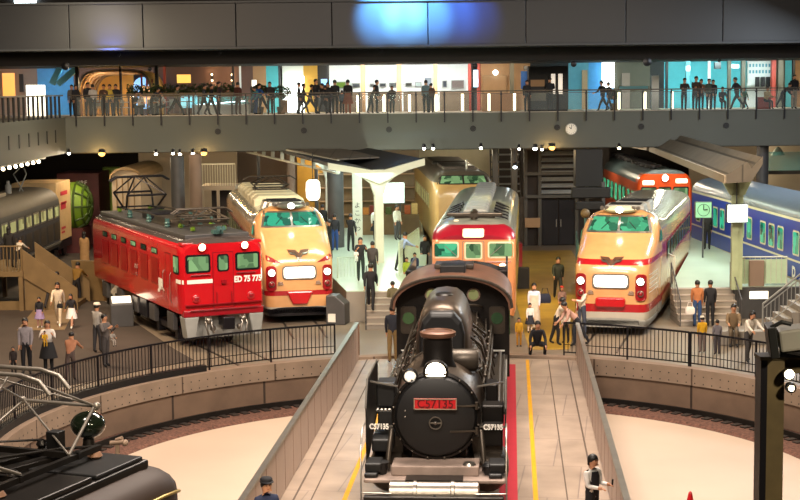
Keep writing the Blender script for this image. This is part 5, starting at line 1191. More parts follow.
up(426, 'person in blue grey shirt standing before the gallery pictures', 'stand', 1.66, 180, '#5f7880', '#141318'); up(431, 'person in brown beside the blue grey shirt', 'stand', 1.5, 180, '#4a3026', '#2a1c18')
up(527, 'dark figure left of the dark poster booth', 'stand', 1.6); up(550, 'broad man in black before the dark poster booth', 'rail', 1.76, 180)
up(603, 'person in dark coat walking before the white lit window', 'stride', 1.64, -60); up(609, 'person in black carrying plants before the white window', 'walk', 1.5, -60)
up(684, 'man in dark brown behind the glass at the blue shop', 'rail', 1.64, 0, '#2b2018'); up(695, 'taller man in brown beside the blue shop pillar', 'rail', 1.72, 10, '#3a2c20'); up(701, 'person in orange brown next to the taller man', 'stand', 1.56, 0, '#6a4226')
up(709, 'person in green grey behind the railing by the blue shop', 'stand', 1.58, 10, '#3a4436'); up(713, 'person in black next to the green grey visitor', 'stand', 1.52, -10)
up(722, 'dark figure on a bench in front of the cyan wall', 'sit', 1.5, 0); up(737, 'person with a rucksack leaning forward as he walks', 'stride', 1.74, -75, '#22232a', '#2a2220')
up(745, 'child in green walking beside the rucksack visitor', 'walk', 1.15, -70, '#2f5a3a'); up(766, 'person in cream seated at the shop counter', 'sit', 1.5, 30, '#c0a878'); up(782, 'dark figure bent over the counter at the right', 'bend', 1.5, 60)
up(794, 'long haired person in black holding a white bag at the far right', 'stand', 1.74, 10, '#141216', '#8a7a60', hair='long')
# ================================================================ lower hall surroundings
def XX(px, Y): return (px-400)/1500.0*Y*1.001
def box_thing(nm, label, cat, x0, x1, y0, y1, z0, z1, m, bevel=.02, group=None):
    o = MB().bx(-(x1-x0)/2, (x1-x0)/2, 0, y1-y0, 0, z1-z0).build(nm, m, bevel=bevel); o.location = ((x0+x1)/2, y0, z0)
    return tag(o, label, cat, group)
for i, (a, b, Y, m, z1) in enumerate(((140, 238, 86, 'beigewall', 5.3), (238, 300, 88, 'copperwall', 5.3), (298, 326, 84, 'goldwall', 5.3), (330, 420, 91, 'beigewall', 5.3), (420, 500, 92, 'cream', 5.3), (500, 610, 90, 'darkbrown', 5.3), (610, 690, 93, 'darkbrown', 5.3), (690, 760, 88, 'beigewall', 5.3), (765, 850, 84, 'beigewall', 5.3), (60, 140, 92, 'concrete_dark', 5.3))):
    pass
A('ribgreen', '#33480f', .5); A('goldwall', '#b8892c', .6, var=.1); A('louvre', '#4a453c', .5, var=.2); A('containerred', '#4c1815', .6, var=.2); A('containerorange', '#c9a877', .6, var=.1); A('limegreen', '#6c8c1e', .5, var=.25, scale=2)
M['canopytop'] = mat_cells('canopytop', '#6f6659', '#675e52', .9, 40, '#4a443b', .03, .5, .3); A('canopytop_dark', '#2b2b2b', .6); A('canopywhite', '#c9c9b8', .5, var=.06)
for a, b, Y, m in ((140, 238, 86, 'beigewall'), (238, 300, 88, 'copperwall'), (298, 326, 84, 'goldwall'), (330, 420, 91, 'beigewall'), (420, 500, 92, 'cream'), (500, 610, 91, 'darkbrown'), (690, 757, 88, 'beigewall'), (765, 850, 84, 'beigewall')):
    mb = MB(); mb.bx(XX(a, Y), XX(b, Y), Y, Y+.2, 0, 5.3); struct('wall_back_panel', mb, M[m])
for k, (px, Y, r, m, lab) in enumerate(((178.5, 70, .32, 'greymetal', 'dark round column behind the red locomotive, left of two'), (196.5, 72, .3, 'copperwall', 'brownish round column beside the small balcony'), (336, 69, .38, 'greymetal', 'thick grey round column by the lantern on the left platform'), (763, 76, .3, 'greymetal', 'dark column behind the blue coach roof'), (292, 80, .22, 'copperwall', 'slim brown column behind the left express train'))):
    mb = MB(); mb.lathe([(r, 0), (r, 5.35)], n=24); o = mb.build('column', M[m], smooth=40); o.location = (XX(px, Y), Y, 0); tag(o, lab, 'column')
# small balcony left
Yb = 73.0; x0, x1 = XX(201, Yb), XX(236, Yb)
t = thing('viewing_balcony', 'small beige steel balcony on posts behind the red locomotive', 'balcony', ((x0+x1)/2, Yb, 0)); w = (x1-x0)/2
mb = MB(); mb.bx(-w, w, 0, 2.2, 3.55, 3.75); mb.build('floor_slab', M['beigewall'], t)
for x in (-w+.08, 0, w-.08):
    mb = MB(); mb.bx(x-.07, x+.07, 0, .14, 0, 3.55); mb.build('post', M['beigewall'], t)
mb = MB()
for k in range(15): mb.cyl((-w+k*2*w/14, .03, 3.75), (-w+k*2*w/14, .03, 4.8), .016, n=5)
mb.bx(-w, w, 0, .06, 4.78, 4.84); mb.build('balustrade', M['cream'], t)
mb = MB(); mb.bx(-w+.3, w-.4, 1.9, 2.0, 0, 3.4); mb.build('back_panel', M['darkbrown'], t)
# ---- left: railcar, containers
def left_cars():
    t = thing('grey_railcar', 'grey green railcar with a row of lit yellowish windows at the left edge', 'train', (-17.95, 54.5, 0), 0); L = 18.7
    M['greycar'] = mat_bands('greycar', [(0, '#14120f'), (1.0, '#2c2c34'), (2.3, '#33332f'), (3.2, '#554c3e')], rough=.6, coat=0)
    mb = MB(); mb.loft([ring(y, hw, .9, 2.9, zr, p=.62) for y, hw, zr in ((0, 1.4, 3.85), (L-.8, 1.4, 3.85), (L-.2, 1.36, 3.8), (L, 1.25, 3.6))]); bv = bvh_of(mb); mb.build('body', M['greycar'], t, smooth=40)
    for i in range(13): y = .6+i*1.38; glazed(t, bv, rr(y, 2.35, y+1.05, 2.95, .05), rr(y+.07, 2.42, y+.98, 2.88, .04), 'right', 'steel', 'winyellow'); 
    for i in range(13): y = .6+i*1.38; decal('side_panel', M['ironlight'], bv, [rr(y, 1.3, y+1.05, 2.15, .05)], 'right', .012, t, .5)
    mb = MB(); mb.bx(1.38, 1.46, .3, L-.4, 1.1, 1.18); mb.build('side_rail', M['steel'], t)
    mb = MB(); mb.bx(-.7, .5, 6, 12, 3.8, 3.98); mb.build('roof_panel', M['beigewall'], t, bevel=.04)
    mb = MB(); mb.lathe([(.15, 0), (.15, .4), (.08, .45), (.08, .6)], (.2, 13.5, 3.8), 10); mb.build('roof_fitting', M['lightgrey'], t, smooth=40); mb = MB(); mb.tube([(.3, 15, 3.8), (.6, 15.3, 4.6), (.3, 15.8, 5.0)], .03); mb.tube([(.5, 15, 3.8), (.0, 15.3, 4.6), (.3, 15.8, 5.0)], .03); mb.build('aerial', M['lightgrey'], t, smooth=40)
    bogie(t, 3); bogie(t, L-3)
    t = thing('freight_container', 'pale container with orange lettering at the end of the grey railcar', 'container', (-18.1, 74.2, 0))
    mb = MB(); mb.bx(-1.1, 1.1, 0, 3.2, .95, 3.9); c = mb.build('box', M['containerorange'], t, bevel=.03)
    mb = MB(); mb.bx(-1.1, 1.1, 0, 3.2, .55, .93); mb.build('flat_wagon', M['blackmetal'], t)
    mb = MB()
    for k, (z, h) in enumerate(((3.2, .2), (2.75, .12), (2.5, .3), (1.5, .12), (1.3, .1))): mb.bx(1.1, 1.115, .9, 2.4-.2*k, z, z+h)
    mb.build('lettering', M['redcarpet'], c)
    for y in (.6, 2.6):
        mb = MB(); mb.lathe([(.1, -.06), (.4, -.06), (.4, .06), (.1, .06)], (.8, y, .42), 16, 'X'); mb.build('wheel', M['iron'], t, smooth=40)
    p = atY(81, 207, 77.6); t = thing('green_tank', 'lime green ribbed round tank end next to the pale container', 'tank', (p.x-.5, 77.6, 0))
    mb = MB(); mb.lathe([(.1, .75), (.6, .68), (1.0, .45), (1.22, .1), (1.22, -.8)], (0, 1.2, p.z), 32, 'X'); tk = mb.build('shell', M['limegreen'], t, smooth=50)
    for k in range(10):
        a = R(36*k); c_, s_ = math.cos(a), math.sin(a); mb = MB(); mb.tube([(.8, 1.2+.15*c_, p.z+.15*s_), (.74, 1.2+.6*c_, p.z+.6*s_), (.52, 1.2+1.0*c_, p.z+1.0*s_), (.15, 1.2+1.24*c_, p.z+1.24*s_)], .06, 6); mb.build('rib', M['ribgreen'], tk)
    for rr_, xx_ in ((.62, .72), (1.0, .5), (1.24, .1)): mb = MB(); mb.tube([(xx_, 1.2+rr_*math.cos(k*math.pi/14), p.z+rr_*math.sin(k*math.pi/14)) for k in range(29)], .06, 6); mb.build('rib', M['ribgreen'], tk)
    mb = MB(); mb.bx(-.8, .5, .2, 2.2, 0, 1.3); mb.build('cradle', M['containerred'], t)
    box_thing('freight_container', 'dark maroon container with a small white mark behind the green tank', 'container', XX(62, 83), XX(96, 83)+.4, 82, 85, .0, 3.95, M['containerred'])
    q = atY(83, 183, 81.97); vs, fs = text2d('JRF', .34); mb = MB(); mb.add([(x, 0, y) for x, y in vs], fs); o = mb.build('white_mark', M['paintwhite']); o.location = q; tag(o, 'small white slanted mark on the maroon container', 'mark')
    box_thing('green_board', 'tall yellow green panel right of the maroon container', 'panel', XX(103, 85), XX(118, 85), 85.2, 86, .0, 4.1, M['limegreen'])
    t = thing('cream_wagon', 'cream boarded wagon with a rounded roof behind the red locomotive', 'wagon', (XX(127, 78), 78, 0))
    mb = MB(); pr = [(-.75, .8), (-.75, 3.9)] + [(-.75*math.cos(math.pi*i/8), 3.9+.5*math.sin(math.pi*i/8)) for i in range(1, 8)] + [(.75, 3.9), (.75, .8)]
    mb.prism(pr, 0, 7, 'Y'); mb.build('body', M['beigewall'], t)
    mb = MB(); mb.loft([[(-.85*math.cos(math.pi*i/8)*k, y, 3.88+.6*math.sin(math.pi*i/8)*k) for k in (1,) for i in range(9)] + [(-.78*math.cos(math.pi*i/8), y, 3.84+.5*math.sin(math.pi*i/8)) for i in range(8, -1, -1)] for y in (-.2, 7.1)]); mb.build('roof', M['wood'], t)
    for x in (-.5, -.2, .1, .4): mb = MB(); mb.bx(x-.03, x+.03, -.04, 0, .9, 3.9); mb.build('batten', M['wood'], t)
    mb = MB(); mb.bx(-.7, .7, .2, 6.8, 0, .8); mb.build('underframe', M['iron'], t)
left_cars()
# wooden viewing deck with stairs, left edge
t = thing('wooden_deck', 'wooden viewing deck on posts with stairs at the left edge', 'deck', (-15.2, 57.2, 0)); zd = 1.55
mb = MB(); mb.bx(-1.2, .7, 0, 4.2, zd-.2, zd); mb.build('deck_floor', M['wood'], t)
for x in (-1.1, .6):
    for y in (.1, 4.1): mb = MB(); mb.bx(x-.08, x+.08, y-.08, y+.08, 0, zd-.2); mb.build('post', M['wood'], t)
mb = MB(); mb.bx(-1.1, .6, .3, .4, .0, .35); mb.build('cross_board', M['wood'], t)
mb = MB()
for k in range(14): mb.cyl((-1.15+k*.14, .05, zd), (-1.15+k*.14, .05, zd+.95), .018, n=5)
mb.bx(-1.2, .7, .02, .09, zd+.95, zd+1.0); mb.build('balustrade', M['wood'], t)
mb = MB(); n = 7
for k in range(n): mb.bx(.7+.27*k, .7+.27*(k+1), .2, 2.4, 0, zd*(1-(k+1)/(n+1)))
mb.build('steps', M['wood'], t)
for y in (.15, 2.45):
    mb = MB(); mb.prism([(.6, zd+.9), (.6, zd-.3), (.75, zd-.3), (2.75, -.0), (2.75, .85)], y-.02, y+.03, 'Y'); mb.build('stair_side_panel', M['wood'], t)
for k in range(1): pass
t = thing('wooden_ramp', 'small wooden ramp barrier beside the red locomotive', 'ramp', gp(92, 300), R(-25))
mb = MB(); mb.prism([(-.7, 0), (.7, 0), (.2, 1.6), (-.9, 1.6)], -.1, .1, 'Y'); mb.build('board', M['wood'], t); mb = MB(); mb.bx(-.8, .7, .1, 1.0, 0, .12); mb.build('base', M['wood'], t)
# information kiosks
def kiosk(label, px, py, rz, w, h, lit=True, m='greymetal'):
    t = thing('information_stand', label, 'kiosk', gp(px, py), rz)
    mb = MB(); mb.loft([[(x*w/2, y, z) for y, z in ((-.3, 0), (.3, 0), (.3, h), (.15, h+.12), (-.3, h-.12))] for x in (-1, 1)]); mb.build('cabinet', M[m], t, bevel=.03)
    mb = MB(); mb.loft([[(x*w*.42, y, z) for y, z in ((-.26, h-.08), (.12, h+.09), (.12, h+.12), (-.27, h-.06))] for x in (-1, 1)]); mb.build('display', M['displaylit'] if lit else M['white'], t)
kiosk('grey information stand with a lit sloping top beside the red locomotive', 122, 326, R(15), .8, .95)
t = thing('wedge_cabinet', 'grey open cabinet right of the left express train nose', 'cabinet', gp(337, 325), R(-12))
mb = MB(); mb.loft([[(x, y, z) for x, z in ((-.4, .0), (.3, 0), (.3, .75), (-.05, 1.05), (-.4, 1.05))] for y in (0, .7)]); mb.build('case', M['greymetal'], t, bevel=.03)
mb = MB(); mb.bx(-.32, -.05, -.03, .0, .1, .4); mb.build('white_box', M['white'], t)
# ---- platform barriers
def barrier(label, a, b, z, h, m, bars=.12, panel=None):
    a = Vector((a[0], a[1], z)); b = Vector((b[0], b[1], z)); d = b-a; t = thing('barrier', label, 'barrier', a)
    mb = MB(); mb.tube([(0, 0, 0), (0, 0, h), d+Vector((0, 0, h)), d], .03, 6); mb.build('frame', M[m], t)
    n = int(d.length/bars); mb = MB()
    for i in range(1, n): p = d*i/n; mb.cyl(p+Vector((0, 0, .05)), p+Vector((0, 0, h)), .012, n=5)
    mb.build('bars', M[m], t)
    if panel: mb = MB(); mb.beam(Vector((0, .03, h*.5)), d+Vector((0, .03, h*.5)), .02, h*.85); mb.build('panel', M[panel], t)
barrier('low white barred barrier on the front edge of the left platform', (XX(337, 57.5), 57.5), (XX(357, 57.5), 57.5), HP, .8, 'mint')
barrier('tall pale railing right of the left platform stairs', (XX(399, 60), 58), (XX(419, 64), 64), HP, 1.3, 'mint', .2, 'glass')
barrier('pale barrier with mint panels on the right platform edge', (XX(736, 54), 54.0), (XX(789, 54), 54.0), HP, 1.05, 'canopywhite', .18, 'mintpanel')
barrier('steel barrier left of the right stairs beside the cream express train', (XX(664, 55), 57.5), (XX(676, 54), 54.0), HP, 1.1, 'canopywhite', .2)
box_thing('ticket_gate', 'brown box gate in front of the mint barrier on the right platform', 'gate', XX(751, 53.9)-.0, XX(766, 53.9), 53.8, 54.1-.12, HP, HP+.95, M['copperwall'])
mb = MB(); mb.bx(14.6, 18, 52.2, 53.7, 0, 1.35); struct('wall_right_plinth', mb, M['plinth'])
mb = MB(); mb.bx(11.95, 14.6, 53.45, 53.74, 0, HP); struct('wall_platform_front', mb, M['greymetal'])
box_thing('notice_board', 'small white lit notice on the dark plinth right of the stairs', 'sign', XX(752, 53.4), XX(771, 53.4), 53.40, 53.44, .72, 1.0, M['displaylit'])
def near_stairs():
    t = thing('metal_stairs', 'grey metal stairs with a barred handrail at the right edge', 'stairs', (12.0, 49.6, 0))
    mb = MB(); 
    for k in range(9): mb.bx(.3+.26*k, .3+.26*(k+1)+.03, 0, 1.6, 0, .2*(k+1))
    mb.build('steps', M['plinth'], t)
    mb = MB(); mb.tube([(.1, 0, 0), (.1, 0, 1.1), (2.6, 0, 3.1), (2.6, 0, 2.0)], .035, 6); mb.tube([(.1, 0, .95), (2.6, 0, 2.95)], .02, 6); mb.tube([(.1, 0, .3), (2.6, 0, 2.3)], .02, 6)
    for k in range(19): x = .1+k*.135; mb.cyl((x, 0, .3+(x-.1)*.8), (x, 0, .95+(x-.1)*.8), .014, n=5)
    mb.build('handrail', M['lightgrey'], t)
near_stairs()
# ---- canopies
def canopy_left():
    t = thing('station_canopy', 'grey gull wing station canopy on white Y shaped posts over the left platform', 'canopy', (-.85, 62.5, 0), R(12)); L = 18.0
    mb = MB(); pr = [(-2.1, 5.35), (-1.0, 5.25), (0, 4.95), (1.0, 5.25), (1.9, 5.45), (1.9, 5.33), (1.0, 5.12), (0, 4.82), (-1.0, 5.12), (-2.1, 5.2)]
    mb.prism(pr, 0, L, 'Y'); mb.build('roof', M['canopytop_dark'], t)
    mb = MB(); mb.prism([(x, z-.02) for x, z in ((-2.15, 5.38), (0, 4.98), (1.95, 5.48), (1.95, 5.2), (1.2, 5.0), (.35, 4.6), (0, 4.45), (-.35, 4.6), (-1.2, 4.95), (-2.15, 5.1))], -.12, 0, 'Y'); mb.build('front_fascia', M['canopywhite'], t)
    for y in (.1, 12.8):
        mb = MB(); mb.bx(-.17, .17, y-.17, y+.17, HP-.02, 4.3); mb.loft([[(x, y+d, z) for x, z in ((-.17, 3.9), (.17, 3.9), (.35, 4.45), (1.1, 5.02), (-1.1, 5.02), (-.35, 4.45))] for d in (-.12, .12)]); mb.build('post', M['canopywhite'], t)
    mb = MB(); mb.bx(-.95, -.6, 1.5, L-1, 4.9, 4.97); mb.bx(.6, .95, 1.5, L-1, 4.9, 4.97); mb.build('lamp_strip', M['lampcool'], t)
canopy_left()
p = gp(358, 246, HP); t = thing('lettered_pillar', 'square white pillar with vertical dark lettering on the left platform', 'pillar', (p[0], p[1], HP))
mb = MB(); mb.bx(-.22, .22, -.22, .22, 0, 3.75); mb.build('shaft', M['canopywhite'], t)
mb = MB()
for k, s in enumerate('よこかわ'): vs, fs = text2d(s, .3); mb.add([(x, -.23, y+1.9-k*.36) for x, y in vs], fs)
mb.build('lettering', M['black'], t)
def lattice():
    a = atY(247, 147, 84); b = atY(338, 167, 66); t = thing('lattice_beam', 'white slotted steel beam sloping down above the left express train', 'beam', a)
    d = b - a; u = d.normalized(); mb = MB(); mb.beam((0, 0, .28), d+Vector((0, 0, .28)), .12, .08); mb.beam((0, 0, -.28), d+Vector((0, 0, -.28)), .12, .08)
    n = 9
    for i in range(n+1): q = d*i/n; mb.beam(q+Vector((0, 0, -.28)), q+Vector((0, 0, .28)), .18, .1)
    mb.build('frame', M['canopywhite'], t)
    q = d*.35; mb = MB(); mb.loft([[Vector((0, 0, .3))+d*s+Vector((ox, oy, 0)) for s, ox, oy in ((.3, 0, 0), (1, 0, 0), (1, 1.8, 1.5), (.3, 2.5, 2.5))], [Vector((0, 0, .36))+d*s+Vector((ox, oy, 0)) for s, ox, oy in ((.3, 0, 0), (1, 0, 0), (1, 1.8, 1.5), (.3, 2.5, 2.5))]]); mb.build('roof_sheet', M['canopytop'], t)
    for s in (.15, .8): q = d*s; mb = MB(); mb.cyl(q+Vector((0, 0, -.3)), Vector((q.x, q.y, -a.z)), .09, n=10); mb.build('post', M['greymetal'], t)
lattice()
def canopy_right():
    t = thing('station_canopy', 'long brown butterfly canopy on a pale post over the right platform', 'canopy', (11.85, 51.8, 0), -R(3.8)); L = 26
    pr = [(-.55, 5.25), (.15, 5.72), (.3, 5.5), (.65, 5.9), (.65, 5.76), (.3, 5.32), (.12, 5.5), (-.55, 5.08)]
    mb = MB(); mb.prism(pr, 0, L, 'Y'); mb.build('roof', M['canopytop'], t)
    mb = MB(); mb.prism([(-.58, 5.27), (.15, 5.74), (.3, 5.52), (.68, 5.92), (.68, 5.66), (.3, 5.05), (-.58, 5.0)], -.1, 0, 'Y'); mb.build('front_fascia', M['canopytop'], t)
    mb = MB(); mb.bx(-.62, -.55, -.1, L, 5.0, 5.28); mb.build('side_fascia', M['beigewall'], t)
    mb = MB(); mb.bx(.18, .3, .05, 2.2, 5.5, 5.56); mb.build('gutter', M['black'], t)
    mb = MB(); mb.beam((-.5, L, 5.15), (-1.6, L+8, 5.15), .5, .2); mb.build('far_beam', M['beigewall'], t)
    mb = MB(); mb.bx(-.13, .1, 1.2, 1.5, HP, 5.1); mb.bx(.1, .26, 1.25, 1.45, HP, 5.1); mb.loft([[(x, y, z) for x, z in ((-.2, 4.5), (.3, 4.5), (.6, 5.15), (-.55, 5.1))] for y in (1.2, 1.5)]); mb.build('post', M['canopypost'], t)
    mb = MB(); mb.bx(-.4, -.3, 2.5, L-1, 4.98, 5.03); mb.build('lamp_strip', M['lampcool'], t)
canopy_right()
t = thing('illuminated_sign', 'bright white square lit sign hanging on the right canopy post', 'sign', (XX(738, 52.7), 52.75, 3.9-.35))
mb = MB(); mb.bx(-.36, .36, -.12, .12, 0, .66); mb.build('case', M['greymetal'], t, bevel=.02); mb = MB(); mb.bx(-.33, .33, -.14, -.12, .03, .63); mb.bx(.36, .37, -.1, .1, .03, .63); mb.build('lit_face', M['signbright'], t); mb = MB(); mb.bx(-.02, .02, -.02, .02, .66, 1.6); mb.build('hanger', M['greymetal'], t)
p = atY(703.5, 210, 63); t = thing('platform_clock', 'green lit square clock sign at the far end of the right platform', 'clock', (p.x, 63, p.z-.35))
mb = MB(); mb.bx(-.36, .36, 0, .15, 0, .7); mb.build('case', M['greymetal'], t); mb = MB(); mb.bx(-.33, .33, -.02, 0, .03, .67); mb.build('face', M['clocklit'], t); mb = MB(); mb.beam((0, -.04, .35), (.0, -.04, .58), .03); mb.beam((0, -.04, .35), (.16, -.04, .38), .04); mb.tube([(.25*math.cos(a*math.pi/12), -.035, .35+.25*math.sin(a*math.pi/12)) for a in range(25)], .01, 4); mb.build('hands', M['black'], t); mb = MB(); mb.bx(-.03, .03, .03, .1, -(p.z-.35-HP), 0); mb.build('pole', M['greymetal'], t)
# lantern, screens
p = atY(313, 190, 66); t = thing('paper_lantern', 'glowing white upright lantern at the gold lit room', 'lantern', (p.x, 66, p.z-.45))
mb = MB(); mb.lathe([(.2, 0), (.3, .12), (.32, .45), (.3, .78), (.2, .9)], n=20); mb.build('shade', M['lanternlit'], t, smooth=50); mb = MB(); mb.lathe([(.15, -.05), (.2, 0)], n=16); mb.cyl((0, 0, .9), (0, 0, 2.1), .02); mb.build('fittings', M['black'], t)
mb = MB()
for k, s in enumerate('駅弁'): vs, fs = text2d(s, .28); mb.add([(x, -.34, y+.6-k*.3) for x, y in vs], fs)
mb.build('lettering', M['greymetal'], t)
for px0_, px1_, py0, py1, Y, lab in ((377, 404, 183, 203, 72, 'large white lit screen under the left station roof'),):
    a = atY(px0_, py1, Y); b = atY(px1_, py0, Y); t = thing('lit_screen', lab, 'screen', ((a.x+b.x)/2, Y, a.z)); w = (b.x-a.x)/2; h = b.z-a.z
    mb = MB(); mb.bx(-w-.04, w+.04, .02, .12, -.04, h+.04); mb.build('frame', M['greymetal'], t); mb = MB(); mb.bx(-w, w, 0, .02, 0, h); mb.build('screen', M['screenlit'], t)
    for x in (-w*.7, w*.7): mb = MB(); mb.bx(x-.03, x+.03, .04, .1, -(a.z-HP), 0); mb.build('leg', M['greymetal'], t)
# shop stall behind the left platform crowd
box_thing('shop_counter', 'brown wooden shop counter behind the visitors on the left platform', 'counter', XX(362, 74), XX(420, 74), 74.5, 75.6, HP, HP+1.0, M['wood'])
for k, (px, c) in enumerate(((366, '#b0702c'), (373, '#7a3020'), (381, '#c9a24a'), (389, '#4a5a2a'), (408, '#a8562c'), (415, '#d0b070'))):
    box_thing('display_box', ['orange brown', 'dark red', 'gold', 'green', 'rust red', 'cream'][k] + ' box of goods standing on the wooden shop counter', 'box', XX(px-3, 74.5), XX(px+3, 74.5), 74.7, 75.1, HP+1.0, HP+1.35+.1*(k % 3), cm(c))
t = thing('shop_shelf', 'tall lit shelf of goods behind the wooden counter', 'shelf', (XX(350, 78), 78, HP))
mb = MB(); mb.bx(-1.6, 3.4, .5, .6, 0, 2.9); mb.build('back_board', M['wood'], t)
for z in (.7, 1.4, 2.1, 2.8): mb = MB(); mb.bx(-1.6, 3.4, 0, .5, z, z+.05); mb.build('shelf_board', M['tan'], t)
p = atY(289, 200, 70)
# stair and lift tower
def tower():
    Y = 79.0; t = thing('stair_tower', 'dark steel stair and lift tower with louvres and double doors, centre right', 'tower', (XX(552, Y), Y, 0)); w = 1.35; s = 1500/Y
    for x in (-w, -w+.75, w, w+.55): mb = MB(); mb.bx(x-.09, x+.09, 0, .2, 0, 5.28); mb.build('post', M['louvre'], t)
    for z in (2.55, 3.75, 5.08): mb = MB(); mb.bx(-w, w+.55, -.1, .1, z, z+.16); mb.build('beam', M['louvre'], t)
    mb = MB()
    for k in range(7): mb.box((.38, .1, 2.85+k*.34), (1.85, .28, .05), rx=R(35))
    mb.build('louvres', M['lightgrey'], t)
    mb = MB(); mb.bx(-w, w+.55, .3, .4, 0, 5.28); mb.build('back_wall', M['darkbrown'], t)
    for s_ in (-1, 1): mb = MB(); mb.bx(.4+s_*.45-.42, .4+s_*.45+.42, .12, .18, .05, 2.4); d = mb.build('door', M['blackmetal'], t); mb = MB(); mb.bx(.4+s_*.12-.02, .4+s_*.12+.02, .08, .12, 1.0, 1.4); mb.build('handle', M['steel'], d)
    mb = MB(); mb.bx(-w-.05, -w+.75, -.12, 0, 1.0, 1.5); mb.build('notice', M['tan'], t)
    mb = MB(); mb.bx(-w-1.2, -w-.1, .1, .2, .0, 2.6); mb.build('side_screen', M['ironlight'], t)
tower()
for px, lab in ((497, 'brown steel post left of the stair tower, nearest the railcar'), (516, 'brown steel post between the railcar and the stair tower')):
    box_thing('steel_post', lab, 'post', XX(px-3, 76), XX(px+3, 76), 76.5, 76.9, 0, 5.3, M['louvre'])
t = thing('open_stair', 'open tread stair seen behind the steel posts left of the tower', 'stairs', (XX(508, 82), 82, 0)); 
for k in range(12): mb = MB(); mb.bx(-.8+.0*k, .8, .25*k*.6, .25*k*.6+.28, .4*k+.2, .4*k+.28); mb.build('tread', M['lightgrey'], t)
for s_ in (-1, 1): mb = MB(); mb.beam((s_*.82, 0, .1), (s_*.82, 1.9, 4.9), .06, .25); mb.build('stringer', M['ironlight'], t)
box_thing('hanging_screen', 'large black slanted block hanging left of the orange train', 'panel', XX(577, 73), XX(604, 73), 73.3, 74.2, 3.5, 5.3, M['black'])
t = thing('signal_gantry', 'black horizontal equipment arm in front of the orange train', 'gantry', (XX(592, 69), 69, 0))
mb = MB(); mb.bx(-.9, .9, 0, .3, 3.25, 3.75); mb.bx(-.7, .6, 0, .3, 2.7, 3.1); mb.build('arm', M['black'], t, bevel=.05); mb = MB(); mb.bx(.5, .65, .05, .2, 0, 4.0); mb.build('pole', M['greymetal'], t)
t = thing('globe_lamp', 'amber globe lamp on a pole behind the right express nose', 'lamp', (XX(586, 62), 62, 0)); mb = MB(); mb.cyl((0, 0, 0), (0, 0, 3.0), .05); mb.build('pole', M['teal'], t); mb = MB(); mb.ball((0, 0, 3.15), .2, 16, 10); mb.build('globe', M['wood'], t, smooth=60)
barrier('teal steel barrier left of the cream express train', (XX(577, 56), 55), (XX(583, 62), 64), 0, 2.2, 'teal', .5)
box_thing('red_trolley', 'small red framed trolley with boxes right of the railcar', 'trolley', XX(513, 66), XX(523, 66), 66, 66.8, .0, 1.5, M['reddeep'])
box_thing('sloping_board', 'black sloping board with a white edge right of the railcar', 'panel', XX(516, 62), XX(530, 62), 62, 62.4, 0, .9, M['black'])
# right background balcony
t = thing('gallery_balustrade', 'pale glass balustrade and lamp shades in the room above the blue coach', 'balcony', (XX(790, 80), 80, 0)); mb = MB(); mb.bx(-1.4, 3, 0, .1, 3.6, 3.8); mb.build('slab', M['concrete_dark'], t); mb = MB(); mb.bx(-1.4, 3, 0, .04, 3.8, 4.8); mb.build('glass', M['glass_teal'], t); mb = MB(); mb.lathe([(.4, 0), (.12, .4), (.05, .45)], (1.0, -.5, 3.9), 16); mb.build('lamp_shade', M['canopywhite'], t, smooth=40); mb = MB(); mb.lathe([(.4, 0), (.12, .4), (.05, .45)], (-.5, .5, 4.6), 16); mb.build('lamp_shade', M['canopywhite'], t, smooth=40); mb = MB(); mb.bx(-1.3, -1.2, 0, .1, 0, 3.6); mb.bx(1.2, 1.3, 0, .1, 0, 3.6); mb.build('post', M['greymetal'], t)
# cone tip on the pit floor
p = at(690, 522, -1.24); t = thing('traffic_cone', 'red traffic cone on the pale pit floor near the bottom edge', 'cone', (p.x, p.y, -1.24)); mb = MB(); mb.lathe([(.16, .03), (.05, .62), (.035, .68), (.01, .7)], n=18); mb.build('cone', M['red'], t, smooth=50); mb = MB(); mb.bx(-.2, .2, -.2, .2, 0, .03); mb.build('base', M['red'], t)
# downlights under the girder
def downlight(label, px, py, Y, m, r=.09, z=None, grp=None):
    p = atY(px, py, Y); t = thing('downlight', label, 'lamp', (p.x, Y, p.z), 0, grp); top = z or 5.35
    mb = MB(); mb.lathe([(r*.9, .02), (r*1.1, .04), (r*1.1, .2), (.03, .24)], n=14); mb.cyl((0, 0, .2), (0, 0, max(.25, top-p.z)), .02, n=6); mb.build('housing', M['blackmetal'], t, smooth=40); mb = MB(); mb.ball((0, -.03, 0), (r, r, r*.9), 12, 8); mb.build('bulb', M[m], t, smooth=60)
for px, py, m, r, lab in ((102, 153.5, 'lamporange', .16, 'bright orange lamp under the walkway at the left'), (204, 153, 'lamporange', .15, 'bright orange lamp above the small balcony'), (552, 147.5, 'lamporange', .15, 'bright orange lamp above the stair tower'),
    (193, 153.5, 'lampwhite', .08, 'small white lamp left of the balcony lamp'), (180, 154, 'lampwhite', .08, 'right one of two small white lamps by the dark round column'), (173, 153.5, 'lampwhite', .07, 'left one of two small white lamps by the dark round column'), (156, 154, 'lampwhite', .08, 'small white lamp above the cream wagon'),
    (535, 148.5, 'lampwhite', .11, 'white lamp left of the orange lamp on the stair tower'), (542, 149.5, 'lampwhite', .07, 'tiny white lamp between two brighter lamps on the stair tower'), (424, 148.5, 'lampwhite', .08, 'left one of two white lamps above the beige train'), (433, 148.5, 'lampwhite', .08, 'right one of two white lamps above the beige train'), (481, 148, 'lampwhite', .08, 'white lamp right of the beige train roof'), (515, 167, 'lampcool', .1, 'cool white lamp low between the steel posts'), (519, 149, 'lampwhite', .07, 'small white lamp above the open stair'), (619, 148, 'lampwarm', .08, 'warm lamp at the far end of the right canopy'), (69, 153.5, 'lampwhite', .08, 'small white lamp at the corner of the left gallery')):
    downlight(lab, px, py, 74.2, m, r)

